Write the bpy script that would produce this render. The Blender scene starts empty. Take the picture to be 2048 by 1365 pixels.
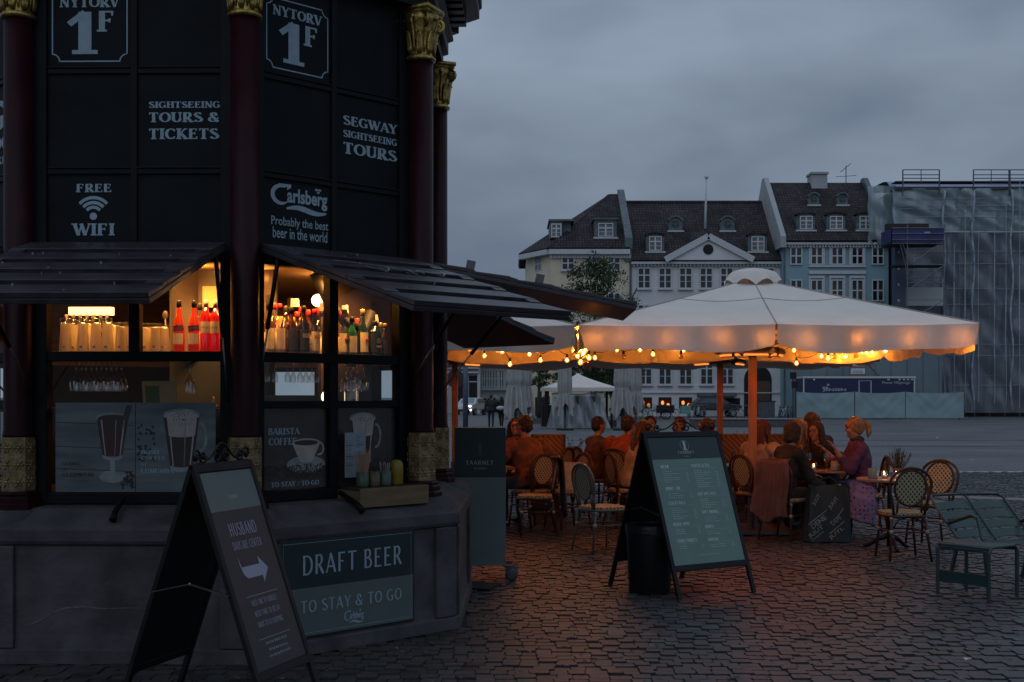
import bpy, math, random
import numpy as np
from mathutils import Matrix, Vector, Euler
R = math.radians
rnd = random.Random(7)
sc = bpy.context.scene
col = sc.collection
# ---------------------------------------------------------------- camera
FP_ = 2431.0; HZ = 794.0; CH = 1.6
cam = bpy.data.cameras.new('camera'); camo = bpy.data.objects.new('camera', cam); col.objects.link(camo)
cam.sensor_width = 36; cam.lens = FP_ / 2048 * 36; cam.shift_y = (HZ - 682.5) / 2048
cam.clip_start = .1; cam.clip_end = 3000
camo.location = (0, 0, CH); camo.rotation_euler = (R(90), 0, 0)
sc.camera = camo
# ---------------------------------------------------------------- sky and light (overcast dusk)
w = bpy.data.worlds.new('World'); sc.world = w; w.use_nodes = True
nt = w.node_tree; nt.nodes.clear()
def wn(t, **k):
    n = nt.nodes.new(t)
    for a, b in k.items(): setattr(n, a, b)
    return n
sky = wn('ShaderNodeTexSky'); sky.sky_type = 'NISHITA'; sky.sun_disc = False
SUN_EL, SUN_AZ = R(38), R(200)
sky.sun_elevation = SUN_EL; sky.sun_rotation = SUN_AZ
tc = wn('ShaderNodeTexCoord'); mp = wn('ShaderNodeMapping'); mp.inputs['Scale'].default_value = (1, 1, 2.4)
nz = wn('ShaderNodeTexNoise'); nz.inputs['Scale'].default_value = 2.6; nz.inputs['Detail'].default_value = 4.5; nz.inputs['Roughness'].default_value = .5
cr = wn('ShaderNodeValToRGB'); cr.color_ramp.elements[0].position = .36; cr.color_ramp.elements[1].position = .66
cr.color_ramp.elements[0].color = (.134, .174, .242, 1); cr.color_ramp.elements[1].color = (.27, .335, .425, 1)
sx = wn('ShaderNodeSeparateXYZ'); mr = wn('ShaderNodeMapRange'); mr.inputs['From Min'].default_value = .25; mr.inputs['From Max'].default_value = 1
mr.inputs['To Min'].default_value = 1; mr.inputs['To Max'].default_value = 1.9
ml = wn('ShaderNodeVectorMath', operation='SCALE')
b1 = wn('ShaderNodeBackground'); b2 = wn('ShaderNodeBackground'); ms = wn('ShaderNodeMixShader'); ou = wn('ShaderNodeOutputWorld')
L = nt.links.new
L(tc.outputs['Generated'], mp.inputs[0]); L(mp.outputs[0], nz.inputs['Vector']); L(nz.outputs['Fac'], cr.inputs[0])
L(tc.outputs['Generated'], sx.inputs[0]); L(sx.outputs['Z'], mr.inputs['Value'])
L(cr.outputs[0], ml.inputs[0]); L(mr.outputs[0], ml.inputs['Scale'])
L(ml.outputs[0], b2.inputs[0]); L(sky.outputs[0], b1.inputs[0]); b1.inputs[1].default_value = .05
ms.inputs[0].default_value = .97
L(b1.outputs[0], ms.inputs[1]); L(b2.outputs[0], ms.inputs[2]); L(ms.outputs[0], ou.inputs[0])
sl = bpy.data.lights.new('sun', 'SUN'); so = bpy.data.objects.new('sun', sl); col.objects.link(so)
sl.energy = .22; sl.angle = R(50); sl.color = (.86, .93, 1.0)
so.rotation_euler = (R(90) - SUN_EL, 0, R(-20)); so.location = (0, -5, 30)
sc.view_settings.view_transform = 'Standard'; sc.view_settings.look = 'None'; sc.view_settings.exposure = 0; sc.view_settings.gamma = 1
sc.view_settings.use_curve_mapping = False
cy = sc.cycles
cy.use_denoising = True; cy.max_bounces = 8; cy.diffuse_bounces = 3; cy.glossy_bounces = 3; cy.transmission_bounces = 6; cy.transparent_max_bounces = 12
cy.caustics_reflective = False; cy.caustics_refractive = False; cy.sample_clamp_indirect = 4
# ---------------------------------------------------------------- materials
MT = {}
def mat(name, c, rough=.6, metal=0, var=.15, scale=6, bump=0, bscale=None, c2=None, spec=None, emis=None, es=0, trans=0, detail=4, vscale=None, rv=0):
    if name in MT: return MT[name]
    m = bpy.data.materials.new(name); m.use_nodes = True; t = m.node_tree; n = t.nodes; l = t.links.new
    p = n['Principled BSDF']; p.inputs['Roughness'].default_value = rough; p.inputs['Metallic'].default_value = metal
    if spec is not None: p.inputs['Specular IOR Level'].default_value = spec
    co = n.new('ShaderNodeTexCoord')
    nz = n.new('ShaderNodeTexNoise'); nz.inputs['Scale'].default_value = scale; nz.inputs['Detail'].default_value = detail
    if vscale:
        mp = n.new('ShaderNodeMapping'); mp.inputs['Scale'].default_value = vscale; l(co.outputs['Object'], mp.inputs[0]); l(mp.outputs[0], nz.inputs['Vector'])
    else: l(co.outputs['Object'], nz.inputs['Vector'])
    r = n.new('ShaderNodeValToRGB'); r.color_ramp.elements[0].position = .32; r.color_ramp.elements[1].position = .7
    a = c2 if c2 else tuple(x * (1 - var) for x in c[:3]); b = tuple(min(1, x * (1 + var)) for x in c[:3]) if not c2 else c
    r.color_ramp.elements[0].color = (*a[:3], 1); r.color_ramp.elements[1].color = (*b[:3], 1)
    l(nz.outputs['Fac'], r.inputs[0]); l(r.outputs[0], p.inputs['Base Color'])
    if rv:
        q = n.new('ShaderNodeMapRange'); q.inputs['To Min'].default_value = rough - rv; q.inputs['To Max'].default_value = rough + rv
        l(nz.outputs['Fac'], q.inputs['Value']); l(q.outputs[0], p.inputs['Roughness'])
    if bump:
        n2 = n.new('ShaderNodeTexNoise'); n2.inputs['Scale'].default_value = bscale or scale * 6; n2.inputs['Detail'].default_value = 5
        l(co.outputs['Object'], n2.inputs['Vector'])
        bp = n.new('ShaderNodeBump'); bp.inputs['Strength'].default_value = bump; bp.inputs['Distance'].default_value = .02
        l(n2.outputs['Fac'], bp.inputs['Height']); l(bp.outputs[0], p.inputs['Normal'])
    if emis: p.inputs['Emission Color'].default_value = (*emis, 1); p.inputs['Emission Strength'].default_value = es
    if trans: p.inputs['Transmission Weight'].default_value = trans
    MT[name] = m; return m
def clearmat(name, tint=(1, 1, 1), gloss=.12, rough=.03, f=.9, glow=None, gs=0):
    """thin glass: mostly transparent with a clear reflection"""
    if name in MT: return MT[name]
    m = bpy.data.materials.new(name); m.use_nodes = True; t = m.node_tree; n = t.nodes; l = t.links.new; n.clear()
    o = n.new('ShaderNodeOutputMaterial'); tr = n.new('ShaderNodeBsdfTransparent'); tr.inputs[0].default_value = (*tint, 1)
    g = n.new('ShaderNodeBsdfGlossy'); g.inputs['Roughness'].default_value = rough; lw = n.new('ShaderNodeLayerWeight'); lw.inputs[0].default_value = .25
    mr = n.new('ShaderNodeMapRange'); mr.inputs['To Min'].default_value = gloss * .35; mr.inputs['To Max'].default_value = min(1, gloss * 5)
    mx = n.new('ShaderNodeMixShader'); l(lw.outputs['Facing'], mr.inputs['Value']); l(mr.outputs[0], mx.inputs[0]); l(tr.outputs[0], mx.inputs[1]); l(g.outputs[0], mx.inputs[2])
    last = mx
    if glow:
        e = n.new('ShaderNodeEmission'); e.inputs[0].default_value = (*glow, 1); e.inputs[1].default_value = gs
        ad = n.new('ShaderNodeAddShader'); l(mx.outputs[0], ad.inputs[0]); l(e.outputs[0], ad.inputs[1]); last = ad
    l(last.outputs[0], o.inputs[0]); MT[name] = m; return m
def clothmat(name, c, tl=.35, var=.08, scale=3, wr=.35, clear=0, back=None):
    """canvas or film that lets some light through"""
    if name in MT: return MT[name]
    m = bpy.data.materials.new(name); m.use_nodes = True; t = m.node_tree; n = t.nodes; l = t.links.new; n.clear()
    o = n.new('ShaderNodeOutputMaterial'); d = n.new('ShaderNodeBsdfDiffuse'); tr = n.new('ShaderNodeBsdfTranslucent'); mx = n.new('ShaderNodeMixShader'); mx.inputs[0].default_value = tl
    co = n.new('ShaderNodeTexCoord'); nz = n.new('ShaderNodeTexNoise'); nz.inputs['Scale'].default_value = scale; nz.inputs['Detail'].default_value = 5
    r = n.new('ShaderNodeValToRGB'); r.color_ramp.elements[0].position = .35; r.color_ramp.elements[1].position = .68
    r.color_ramp.elements[0].color = (*[x * (1 - var) for x in c], 1); r.color_ramp.elements[1].color = (*[min(1, x * (1 + var)) for x in c], 1)
    bp = n.new('ShaderNodeBump'); bp.inputs['Strength'].default_value = wr; bp.inputs['Distance'].default_value = .05
    l(co.outputs['Object'], nz.inputs['Vector']); l(nz.outputs['Fac'], r.inputs[0]); l(r.outputs[0], d.inputs[0]); l(r.outputs[0], tr.inputs[0])
    l(nz.outputs['Fac'], bp.inputs['Height']); l(bp.outputs[0], d.inputs['Normal'])
    l(d.outputs[0], mx.inputs[1]); l(tr.outputs[0], mx.inputs[2]); last = mx
    if clear:
        g = n.new('ShaderNodeBsdfGlossy'); g.inputs['Roughness'].default_value = .3
        m2 = n.new('ShaderNodeMixShader'); m2.inputs[0].default_value = .12; l(mx.outputs[0], m2.inputs[1]); l(g.outputs[0], m2.inputs[2])
        tp = n.new('ShaderNodeBsdfTransparent'); m3 = n.new('ShaderNodeMixShader')
        mr = n.new('ShaderNodeMapRange'); mr.inputs['From Min'].default_value = .3; mr.inputs['From Max'].default_value = .7
        mr.inputs['To Min'].default_value = max(0, clear - .22); mr.inputs['To Max'].default_value = min(1, clear + .22)
        l(nz.outputs['Fac'], mr.inputs['Value']); l(mr.outputs[0], m3.inputs[0]); l(m2.outputs[0], m3.inputs[1]); l(tp.outputs[0], m3.inputs[2]); last = m3
    l(last.outputs[0], o.inputs[0]); MT[name] = m; return m
def emit(name, c, s):
    if name in MT: return MT[name]
    m = bpy.data.materials.new(name); m.use_nodes = True; t = m.node_tree; t.nodes.clear()
    o = t.nodes.new('ShaderNodeOutputMaterial'); e = t.nodes.new('ShaderNodeEmission'); e.inputs[0].default_value = (*c, 1); e.inputs[1].default_value = s
    t.links.new(e.outputs[0], o.inputs[0]); MT[name] = m; return m
# ---------------------------------------------------------------- mesh builder
class MB:
    def __init__(s, M=None): s.v = []; s.f = []; s.mi = []; s.M = M or Matrix(); s.cur = 0
    def add(s, vs, fs, M=None):
        k = len(s.v); T = s.M @ M if M is not None else s.M
        s.v += [tuple(T @ Vector(p)) for p in vs]
        s.f += [tuple(i + k for i in f) for f in fs]; s.mi += [s.cur] * len(fs)
        return s
    def box(s, x0, x1, y0, y1, z0, z1, M=None):
        return s.add([(x0, y0, z0), (x1, y0, z0), (x1, y1, z0), (x0, y1, z0), (x0, y0, z1), (x1, y0, z1), (x1, y1, z1), (x0, y1, z1)],
                     [(0, 3, 2, 1), (4, 5, 6, 7), (0, 1, 5, 4), (1, 2, 6, 5), (2, 3, 7, 6), (3, 0, 4, 7)], M)
    def bar(s, a, b, wx, wy, up=(0, 0, 1)):
        """rectangular bar from a to b"""
        a = Vector(a); b = Vector(b); d = (b - a); ln = d.length; d.normalize(); u = Vector(up)
        if abs(d.dot(u)) > .99: u = Vector((1, 0, 0))
        x = d.cross(u).normalized(); y = x.cross(d)
        M = Matrix(((x.x, y.x, d.x, a.x), (x.y, y.y, d.y, a.y), (x.z, y.z, d.z, a.z), (0, 0, 0, 1)))
        return s.box(-wx / 2, wx / 2, -wy / 2, wy / 2, 0, ln, M)
    def tube(s, pts, r, n=8, closed=False, cap=True):
        pts = [Vector(p) for p in pts]; N = len(pts); rs = r if isinstance(r, (list, tuple)) else [r] * N
        vs = []; fs = []; x = None
        for i, p in enumerate(pts):
            if closed: d = pts[(i + 1) % N] - pts[i - 1]
            else: d = pts[min(i + 1, N - 1)] - pts[max(i - 1, 0)]
            if d.length < 1e-9: d = Vector((0, 0, 1))
            d.normalize()
            if x is None:
                x = d.cross(Vector((0, 0, 1)))
                if x.length < .1: x = d.cross(Vector((0, 1, 0)))
            x = (x - d * x.dot(d)); x.normalize(); y = d.cross(x)
            for k in range(n):
                a = 2 * math.pi * k / n; vs.append(p + (x * math.cos(a) + y * math.sin(a)) * rs[i])
        for i in range(N if closed else N - 1):
            j = (i + 1) % N
            for k in range(n):
                k2 = (k + 1) % n; fs.append((i * n + k, i * n + k2, j * n + k2, j * n + k))
        if cap and not closed: fs.append(tuple(range(n))[::-1]); fs.append(tuple((N - 1) * n + k for k in range(n)))
        return s.add(vs, fs)
    def lathe(s, prof, n=16, c=(0, 0, 0), M=None, cap=True, ph=0):
        vs = []; fs = []
        for (r, z) in prof:
            for k in range(n):
                a = 2 * math.pi * k / n + ph; vs.append((c[0] + r * math.cos(a), c[1] + r * math.sin(a), c[2] + z))
        for i in range(len(prof) - 1):
            for k in range(n):
                k2 = (k + 1) % n; fs.append((i * n + k, i * n + k2, (i + 1) * n + k2, (i + 1) * n + k))
        if cap: fs.append(tuple(range(n))[::-1]); fs.append(tuple((len(prof) - 1) * n + k for k in range(n)))
        return s.add(vs, fs, M)
    def ell(s, c, r, n=12, m=8, M=None):
        r = r if isinstance(r, (tuple, list)) else (r, r, r)
        T = Matrix.Translation(c) @ (M or Matrix()) @ Matrix.Diagonal((*r, 1))
        vs = [(0, 0, -1)]; fs = []
        for i in range(1, m):
            t = math.pi * i / m
            for k in range(n):
                a = 2 * math.pi * k / n; vs.append((math.sin(t) * math.cos(a), math.sin(t) * math.sin(a), -math.cos(t)))
        vs.append((0, 0, 1)); e = len(vs) - 1
        for k in range(n):
            k2 = (k + 1) % n; fs.append((0, 1 + k2, 1 + k)); fs.append((e, e - n + k, e - n + k2))
            for i in range(m - 2): a = 1 + i * n; fs.append((a + k, a + k2, a + n + k2, a + n + k))
        return s.add(vs, fs, T)
    def prism(s, pts, y0, y1, M=None):
        """outline in x,z extruded along y"""
        n = len(pts); vs = [(p[0], y0, p[1]) for p in pts] + [(p[0], y1, p[1]) for p in pts]
        fs = [tuple(range(n)), tuple(range(n, 2 * n))[::-1]] + [(i, i + n, (i + 1) % n + n, (i + 1) % n) for i in range(n)]
        return s.add(vs, fs, M)
    def grid(s, fn, nu, nv, thick=None):
        vs = [fn(i / nu, j / nv) for j in range(nv + 1) for i in range(nu + 1)]
        fs = [(j * (nu + 1) + i, j * (nu + 1) + i + 1, (j + 1) * (nu + 1) + i + 1, (j + 1) * (nu + 1) + i) for j in range(nv) for i in range(nu)]
        return s.add(vs, fs)
    def build(s, name, m, parent=None, smooth=False, bevel=0, solid=0, label=None):
        me = bpy.data.meshes.new(name); me.from_pydata(s.v, [], s.f)
        for x in (m if isinstance(m, (list, tuple)) else [m]): me.materials.append(x)
        if isinstance(m, (list, tuple)): me.polygons.foreach_set('material_index', s.mi)
        if smooth: me.polygons.foreach_set('use_smooth', [True] * len(s.f))
        me.update(); o = bpy.data.objects.new(name, me); col.objects.link(o)
        if parent is not None: o.parent = parent
        if bevel: b = o.modifiers.new('b', 'BEVEL'); b.width = bevel; b.segments = 2; b.limit_method = 'ANGLE'
        if solid: q = o.modifiers.new('s', 'SOLIDIFY'); q.thickness = solid; q.offset = 0
        if label: o['label'] = label
        return o
def tag(o, label, cat=None, group=None, kind=None):
    if label: o['label'] = label
    if cat: o['category'] = cat
    if group: o['group'] = group
    if kind: o['kind'] = kind
    return o
def thing(name, label, cat, loc=(0, 0, 0), rz=0, group=None):
    o = bpy.data.objects.new(name, None); o.empty_display_size = .2; col.objects.link(o); o.location = loc; o.rotation_euler = (0, 0, rz)
    return tag(o, label, cat, group)
def copy_tree(o, parent=None, **kw):
    c = o.copy(); col.objects.link(c)
    if parent is not None: c.parent = parent
    for ch in [x for x in KIDS.get(o.name, [])] if False else list(o.children): copy_tree(ch, c)
    for a, b in kw.items():
        if a == 'loc': c.location = b
        elif a == 'rz': c.rotation_euler = (0, 0, b)
        elif a == 'scale': c.scale = b
        else: c[a] = b
    return c
def px(x, y, d): return Vector(((x - 1024) * d / FP_, d, CH + (HZ - y) * d / FP_))
def gd(y): return CH * FP_ / (y - HZ)
# ---------------------------------------------------------------- lettering
_tc = {}
def textmesh(s, bold=0):
    k = (s, bold)
    if k in _tc: return _tc[k]
    cu = bpy.data.curves.new('t', 'FONT'); cu.body = s; cu.size = 1; cu.offset = bold; cu.resolution_u = 3; cu.space_line = 1.1
    o = bpy.data.objects.new('t', cu); me = o.to_mesh()
    vs = [tuple(v.co) for v in me.vertices]; fs = [tuple(p.vertices) for p in me.polygons]
    o.to_mesh_clear(); bpy.data.objects.remove(o); bpy.data.curves.remove(cu)
    _tc[k] = (vs, fs); return vs, fs
def ribbon(pts, ws, zo=0):
    """flat stroke polygons through pts with widths ws"""
    n = len(pts); L_ = []; R_ = []
    for i in range(n):
        a = pts[max(i - 1, 0)]; b = pts[min(i + 1, n - 1)]; dx, dy = b[0] - a[0], b[1] - a[1]; q = math.hypot(dx, dy) or 1
        nx, ny = -dy / q, dx / q; h = ws[i] / 2
        L_.append((pts[i][0] + nx * h, pts[i][1] + ny * h, zo)); R_.append((pts[i][0] - nx * h, pts[i][1] - ny * h, zo))
    return L_ + R_, [(i, i + 1, n + i + 1, n + i) for i in range(n - 1)]
def glyph(ch, T, t, serif):
    out = []; S = []
    def l(x0, y0, x1, y1, w): out.append(([(x0, y0), (x1, y1)], [w, w]))
    def V(x, w=T, y0=0, y1=1, a=1, b=1):
        l(x, y0, x, y1, w)
        if serif and a: S.append((x, 0, w))
        if serif and b: S.append((x, 1, w))
    def H(x0, x1, y): l(x0, y, x1, y, t)
    def A(cx, cy, rx, ry, a0, a1):
        n = 14; p = []; ww = []
        for i in range(n + 1):
            a = R(a0 + (a1 - a0) * i / n); p.append((cx + rx * math.cos(a), cy + ry * math.sin(a)))
            ty = abs(ry * math.cos(a)); tx = abs(rx * math.sin(a)); ww.append(t + (T - t) * (ty / math.hypot(tx, ty)) ** 1.5)
        out.append((p, ww))
    def E(x, y, d): # bar terminal wedge
        if serif: out.append(([(x - t * .3, y), (x - t * .3, y + d)], [t * 1.3, t * .8]))
    h = t / 2; adv = .7; q = T / 2
    if ch == 'A': l(.36, 1, .05, 0, t * 1.2); l(.34, 1, .68, 0, T); H(.14, .56, .32); adv = .74; S += [(.05, 0, t), (.68, 0, T)] if serif else []
    elif ch == 'B': V(.14, a=0, b=0); H(.05, .32, 1 - h); H(.1, .36, .53); H(.05, .34, h); A(.3, .765, .2, .215, -85, 85); A(.32, .27, .25, .25, -85, 85); adv = .68
    elif ch == 'C' or ch == 'G':
        A(.4, .5, .33, .5 - h, 48, 310); E(.66, .88, -.16); adv = .74
        if ch == 'G': l(.64, .06, .64, .42, T); H(.46, .76, .43); adv = .8
        else: E(.66, .14, .12)
    elif ch == 'D': V(.14, a=0, b=0); H(.05, .34, 1 - h); H(.05, .34, h); A(.33, .5, .35, .5 - h, -88, 88); adv = .78
    elif ch in 'EFL':
        V(.15, b=(ch == 'L'), a=(ch == 'F'))
        if ch != 'L': H(.06, .56, 1 - h); E(.56, .98, -.22); H(.15, .46, .53); E(.46, .63, -.2)
        if ch != 'F': H(.06, .6, h); E(.6, .02, .24)
        adv = .66
    elif ch == 'H': V(.14); V(.62); H(.14, .62, .52); adv = .78
    elif ch == 'I': V(.16); adv = .34
    elif ch == 'K': V(.14); l(.16, .42, .6, 1, t * 1.3); l(.28, .55, .66, 0, T); S += [(.6, 1, t), (.66, 0, T)] if serif else []; adv = .76
    elif ch == 'M': V(.12, w=t * 1.3); V(.8); l(.12, 1, .46, .08, T); l(.46, .08, .78, 1, t * 1.2); adv = .96
    elif ch == 'N': V(.12, w=t * 1.4); V(.64, w=t * 1.4, a=0); l(.1, 1, .64, 0, T); adv = .78
    elif ch in 'OØQ': A(.4, .5, .33, .5 - h, 0, 360); adv = .8; (l(.12, -.04, .68, 1.04, t) if ch == 'Ø' else None)
    elif ch == 'P': V(.14, b=0); H(.05, .34, 1 - h); H(.14, .34, .44); A(.32, .715, .22, .265, -85, 85); adv = .64
    elif ch == 'R': V(.14, b=0); H(.05, .34, 1 - h); H(.14, .34, .48); A(.32, .735, .2, .245, -85, 85); l(.32, .48, .64, 0, T); S += [(.64, 0, T)] if serif else []; adv = .72
    elif ch == 'S': A(.31, .745, .2, .245 - h, 35, 200); A(.33, .26, .23, .255 - h, 30, -165); l(.13, .66, .53, .38, T); E(.52, .93, -.16); E(.12, .07, .16); adv = .62
    elif ch == 'T': V(.34, b=0); H(.02, .66, 1 - h); E(.08, .98, -.2); E(.66, .98, -.2); adv = .7
    elif ch in 'UÜ':
        V(.14, y0=.3, a=0); V(.62, w=t * 1.5, y0=.3, a=0); A(.38, .32, .24, .32 - h, 180, 360); adv = .76
        if ch == 'Ü': l(.24, 1.12, .24, 1.25, .13); l(.52, 1.12, .52, 1.25, .13)
    elif ch == 'V': l(.08, 1, .38, 0, T); l(.66, 1, .38, 0, t * 1.2); S += [(.08, 1, T), (.66, 1, t)] if serif else []; adv = .72
    elif ch == 'W': l(.06, 1, .32, 0, T); l(.52, 1, .32, 0, t * 1.2); l(.48, 1, .74, 0, T); l(1.0, 1, .74, 0, t * 1.2); S += [(.06, 1, T), (1.0, 1, t)] if serif else []; adv = 1.04
    elif ch == 'X': l(.08, 1, .64, 0, T); l(.62, 1, .06, 0, t); adv = .7
    elif ch == 'Y': l(.08, 1, .36, .45, T); l(.64, 1, .36, .45, t * 1.2); V(.36, y1=.48, b=0); S += [(.08, 1, T), (.64, 1, t)] if serif else []; adv = .7
    elif ch == '&': A(.36, .77, .17, .21 - h, -40, 220); l(.22, .66, .68, .02, T); A(.32, .28, .26, .27 - h, 120, 350); l(.57, .22, .7, .5, t); adv = .78
    elif ch == '1': l(.34, 0, .34, 1, T * 1.15); l(.02, .7, .34, .99, t * 1.6); S.append((.34, 0, T * 1.6)); adv = .6
    elif ch == '-': H(.05, .35, .4); adv = .4
    elif ch == '/': l(.05, 0, .4, 1, t * 1.3); adv = .45
    elif ch == ' ': adv = .32
    for (x, y, w_) in S:
        yy = h * .9 if y == 0 else 1 - h * .9
        out.append(([(x - w_ / 2 - .075, yy), (x + w_ / 2 + .075, yy)], [t * 1.15] * 2))
    return out, adv
def strokemesh(s, T=.23, t=.085, serif=True, track=.06):
    vs = []; fs = []; x = 0; zo = 0
    for ch in s:
        g, adv = glyph(ch, T, t, serif)
        for p, ww in g:
            zo += 1; a, b = ribbon([(q[0] + x, q[1]) for q in p], ww, (zo % 7) * .004); k = len(vs); vs += a; fs += [tuple(i + k for i in f) for f in b]
        x += adv + track
    return vs, fs
def put(parent, name, s, x0, x1, z0, z1, m, y=-.002, style='sans', M=None, bold=0, align=None, label=None):
    """lettering fitted into the box x0..x1, z0..z1 of a plane; local y faces inwards"""
    if style == 'sans': vs, fs = textmesh(s, bold)
    elif style == 'serif': vs, fs = strokemesh(s)
    else: vs, fs = strokemesh(s, *((.15, .08) if len(s) > 9 or s == 'TAARNET' or s == 'HUSBAND' else (.17, .095)), False, .1)
    xs = [v[0] for v in vs]; ys = [v[1] for v in vs]
    a0, a1, c0, c1 = min(xs), max(xs), min(ys), max(ys)
    sx_, sz_ = (x1 - x0) / (a1 - a0), (z1 - z0) / (c1 - c0)
    b = MB(M); b.add([(x0 + (v[0] - a0) * sx_, y - v[2] * .02, z0 + (v[1] - c0) * sz_) for v in vs], fs)
    return b.build(name, m, parent, label=label)
def strokes(parent, name, items, m, y=-.002, M=None):
    """items: (points, widths) in the plane"""
    b = MB(M)
    for i, (p, ww) in enumerate(items):
        ww = ww if isinstance(ww, (list, tuple)) else [ww] * len(p)
        v, f = ribbon(p, ww); b.add([(q[0], y - (i % 9) * .00012, q[1]) for q in v], f)
    return b.build(name, m, parent)
def poly(parent, name, pts, m, y=-.002, M=None):
    b = MB(M); b.add([(p[0], y, p[1]) for p in pts], [tuple(range(len(pts)))]); return b.build(name, m, parent)
def arc(cx, cz, rx, rz, a0, a1, n=20): return [(cx + rx * math.cos(R(a0 + (a1 - a0) * i / n)), cz + rz * math.sin(R(a0 + (a1 - a0) * i / n))) for i in range(n + 1)]
def beerlogo(parent, x0, x1, z0, z1, m, y, M):
    """scripted brewery wordmark: swash C, letters, leaf above, wave below"""
    W = x1 - x0; Hh = z1 - z0; P = lambda u, v: (x0 + u * W, z0 + v * Hh)
    C = [P(.17 + .155 * math.cos(R(a)), .60 + .31 * math.sin(R(a))) for a in range(62, 330, 12)]
    ww = [.02 * W + .05 * W * math.sin(math.pi * min(1, i / (len(C) - 1) * 1.1)) ** .7 for i in range(len(C))]
    it = [(C, ww), ([P(.12, .95), P(.34, .93)], [.03 * W, .055 * W]), ([P(.32, .93), P(.27, .80)], [.05 * W, .015 * W])]
    wave = [P(.26 + .72 * i / 16, .13 + .07 * math.sin(i / 16 * 2 * math.pi * .95)) for i in range(17)]
    it.append((wave, [.03 * W + .055 * W * math.sin(math.pi * i / 16) for i in range(17)]))
    for (u, v) in ((.8, .93), (.86, .93), (.83, .84)): it.append(([P(u - .025, v), P(u + .025, v)], [.07 * Hh, .07 * Hh]))
    strokes(parent, 'wordmark_stroke', it, m, y, M)
    put(parent, 'wordmark', 'arlsberg', x0 + .27 * W, x1, z0 + .2 * Hh, z0 + .86 * Hh, m, y - .0012, 'sans', M, bold=.03)
# ---------------------------------------------------------------- ground
def groundmat(name, base, c2, sc_, bump):
    m = bpy.data.materials.new(name); m.use_nodes = True; t = m.node_tree; n = t.nodes; l = t.links.new; p = n['Principled BSDF']
    co = n.new('ShaderNodeTexCoord'); br = n.new('ShaderNodeTexBrick'); br.inputs['Scale'].default_value = sc_
    br.inputs['Brick Width'].default_value = .5; br.inputs['Row Height'].default_value = .5; br.inputs['Mortar Size'].default_value = .05
    br.inputs['Color1'].default_value = (*base, 1); br.inputs['Color2'].default_value = (*c2, 1); br.inputs['Mortar'].default_value = (.03, .028, .03, 1)
    nz = n.new('ShaderNodeTexNoise'); nz.inputs['Scale'].default_value = .35; nz.inputs['Detail'].default_value = 6
    r = n.new('ShaderNodeMapRange'); r.inputs['From Min'].default_value = .3; r.inputs['From Max'].default_value = .7; r.inputs['To Min'].default_value = .6; r.inputs['To Max'].default_value = 1.3
    mm = n.new('ShaderNodeVectorMath'); mm.operation = 'SCALE'
    l(co.outputs['Object'], br.inputs['Vector']); l(co.outputs['Object'], nz.inputs['Vector']); l(nz.outputs['Fac'], r.inputs['Value'])
    l(br.outputs['Color'], mm.inputs[0]); l(r.outputs[0], mm.inputs['Scale']); l(mm.outputs[0], p.inputs['Base Color']); p.inputs['Roughness'].default_value = .62
    bp = n.new('ShaderNodeBump'); bp.inputs['Strength'].default_value = bump; bp.inputs['Distance'].default_value = .01; l(br.outputs['Fac'], bp.inputs['Height']); bp.invert = True; l(bp.outputs[0], p.inputs['Normal'])
    return m
m_bed = mat('joint sand', (.03, .027, .028), .95, var=.3, scale=30, bump=.4)
m_gfar = groundmat('far cobbles', (.15, .155, .16), (.12, .12, .125), 4.6, .6)
g = MB().add([(-900, 26, 0), (900, 26, 0), (900, 1800, 0), (-900, 1800, 0)], [(0, 1, 2, 3)]).build('ground', m_gfar); tag(g, 'grey cobbled square reaching back to the buildings', kind='structure')
g2 = MB().add([(-60, -30, -.012), (60, -30, -.012), (60, 26, -.012), (-60, 26, -.012)], [(0, 1, 2, 3)]).build('paving', m_bed); tag(g2, 'dark joints and bedding under the cobblestones', kind='structure')
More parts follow.
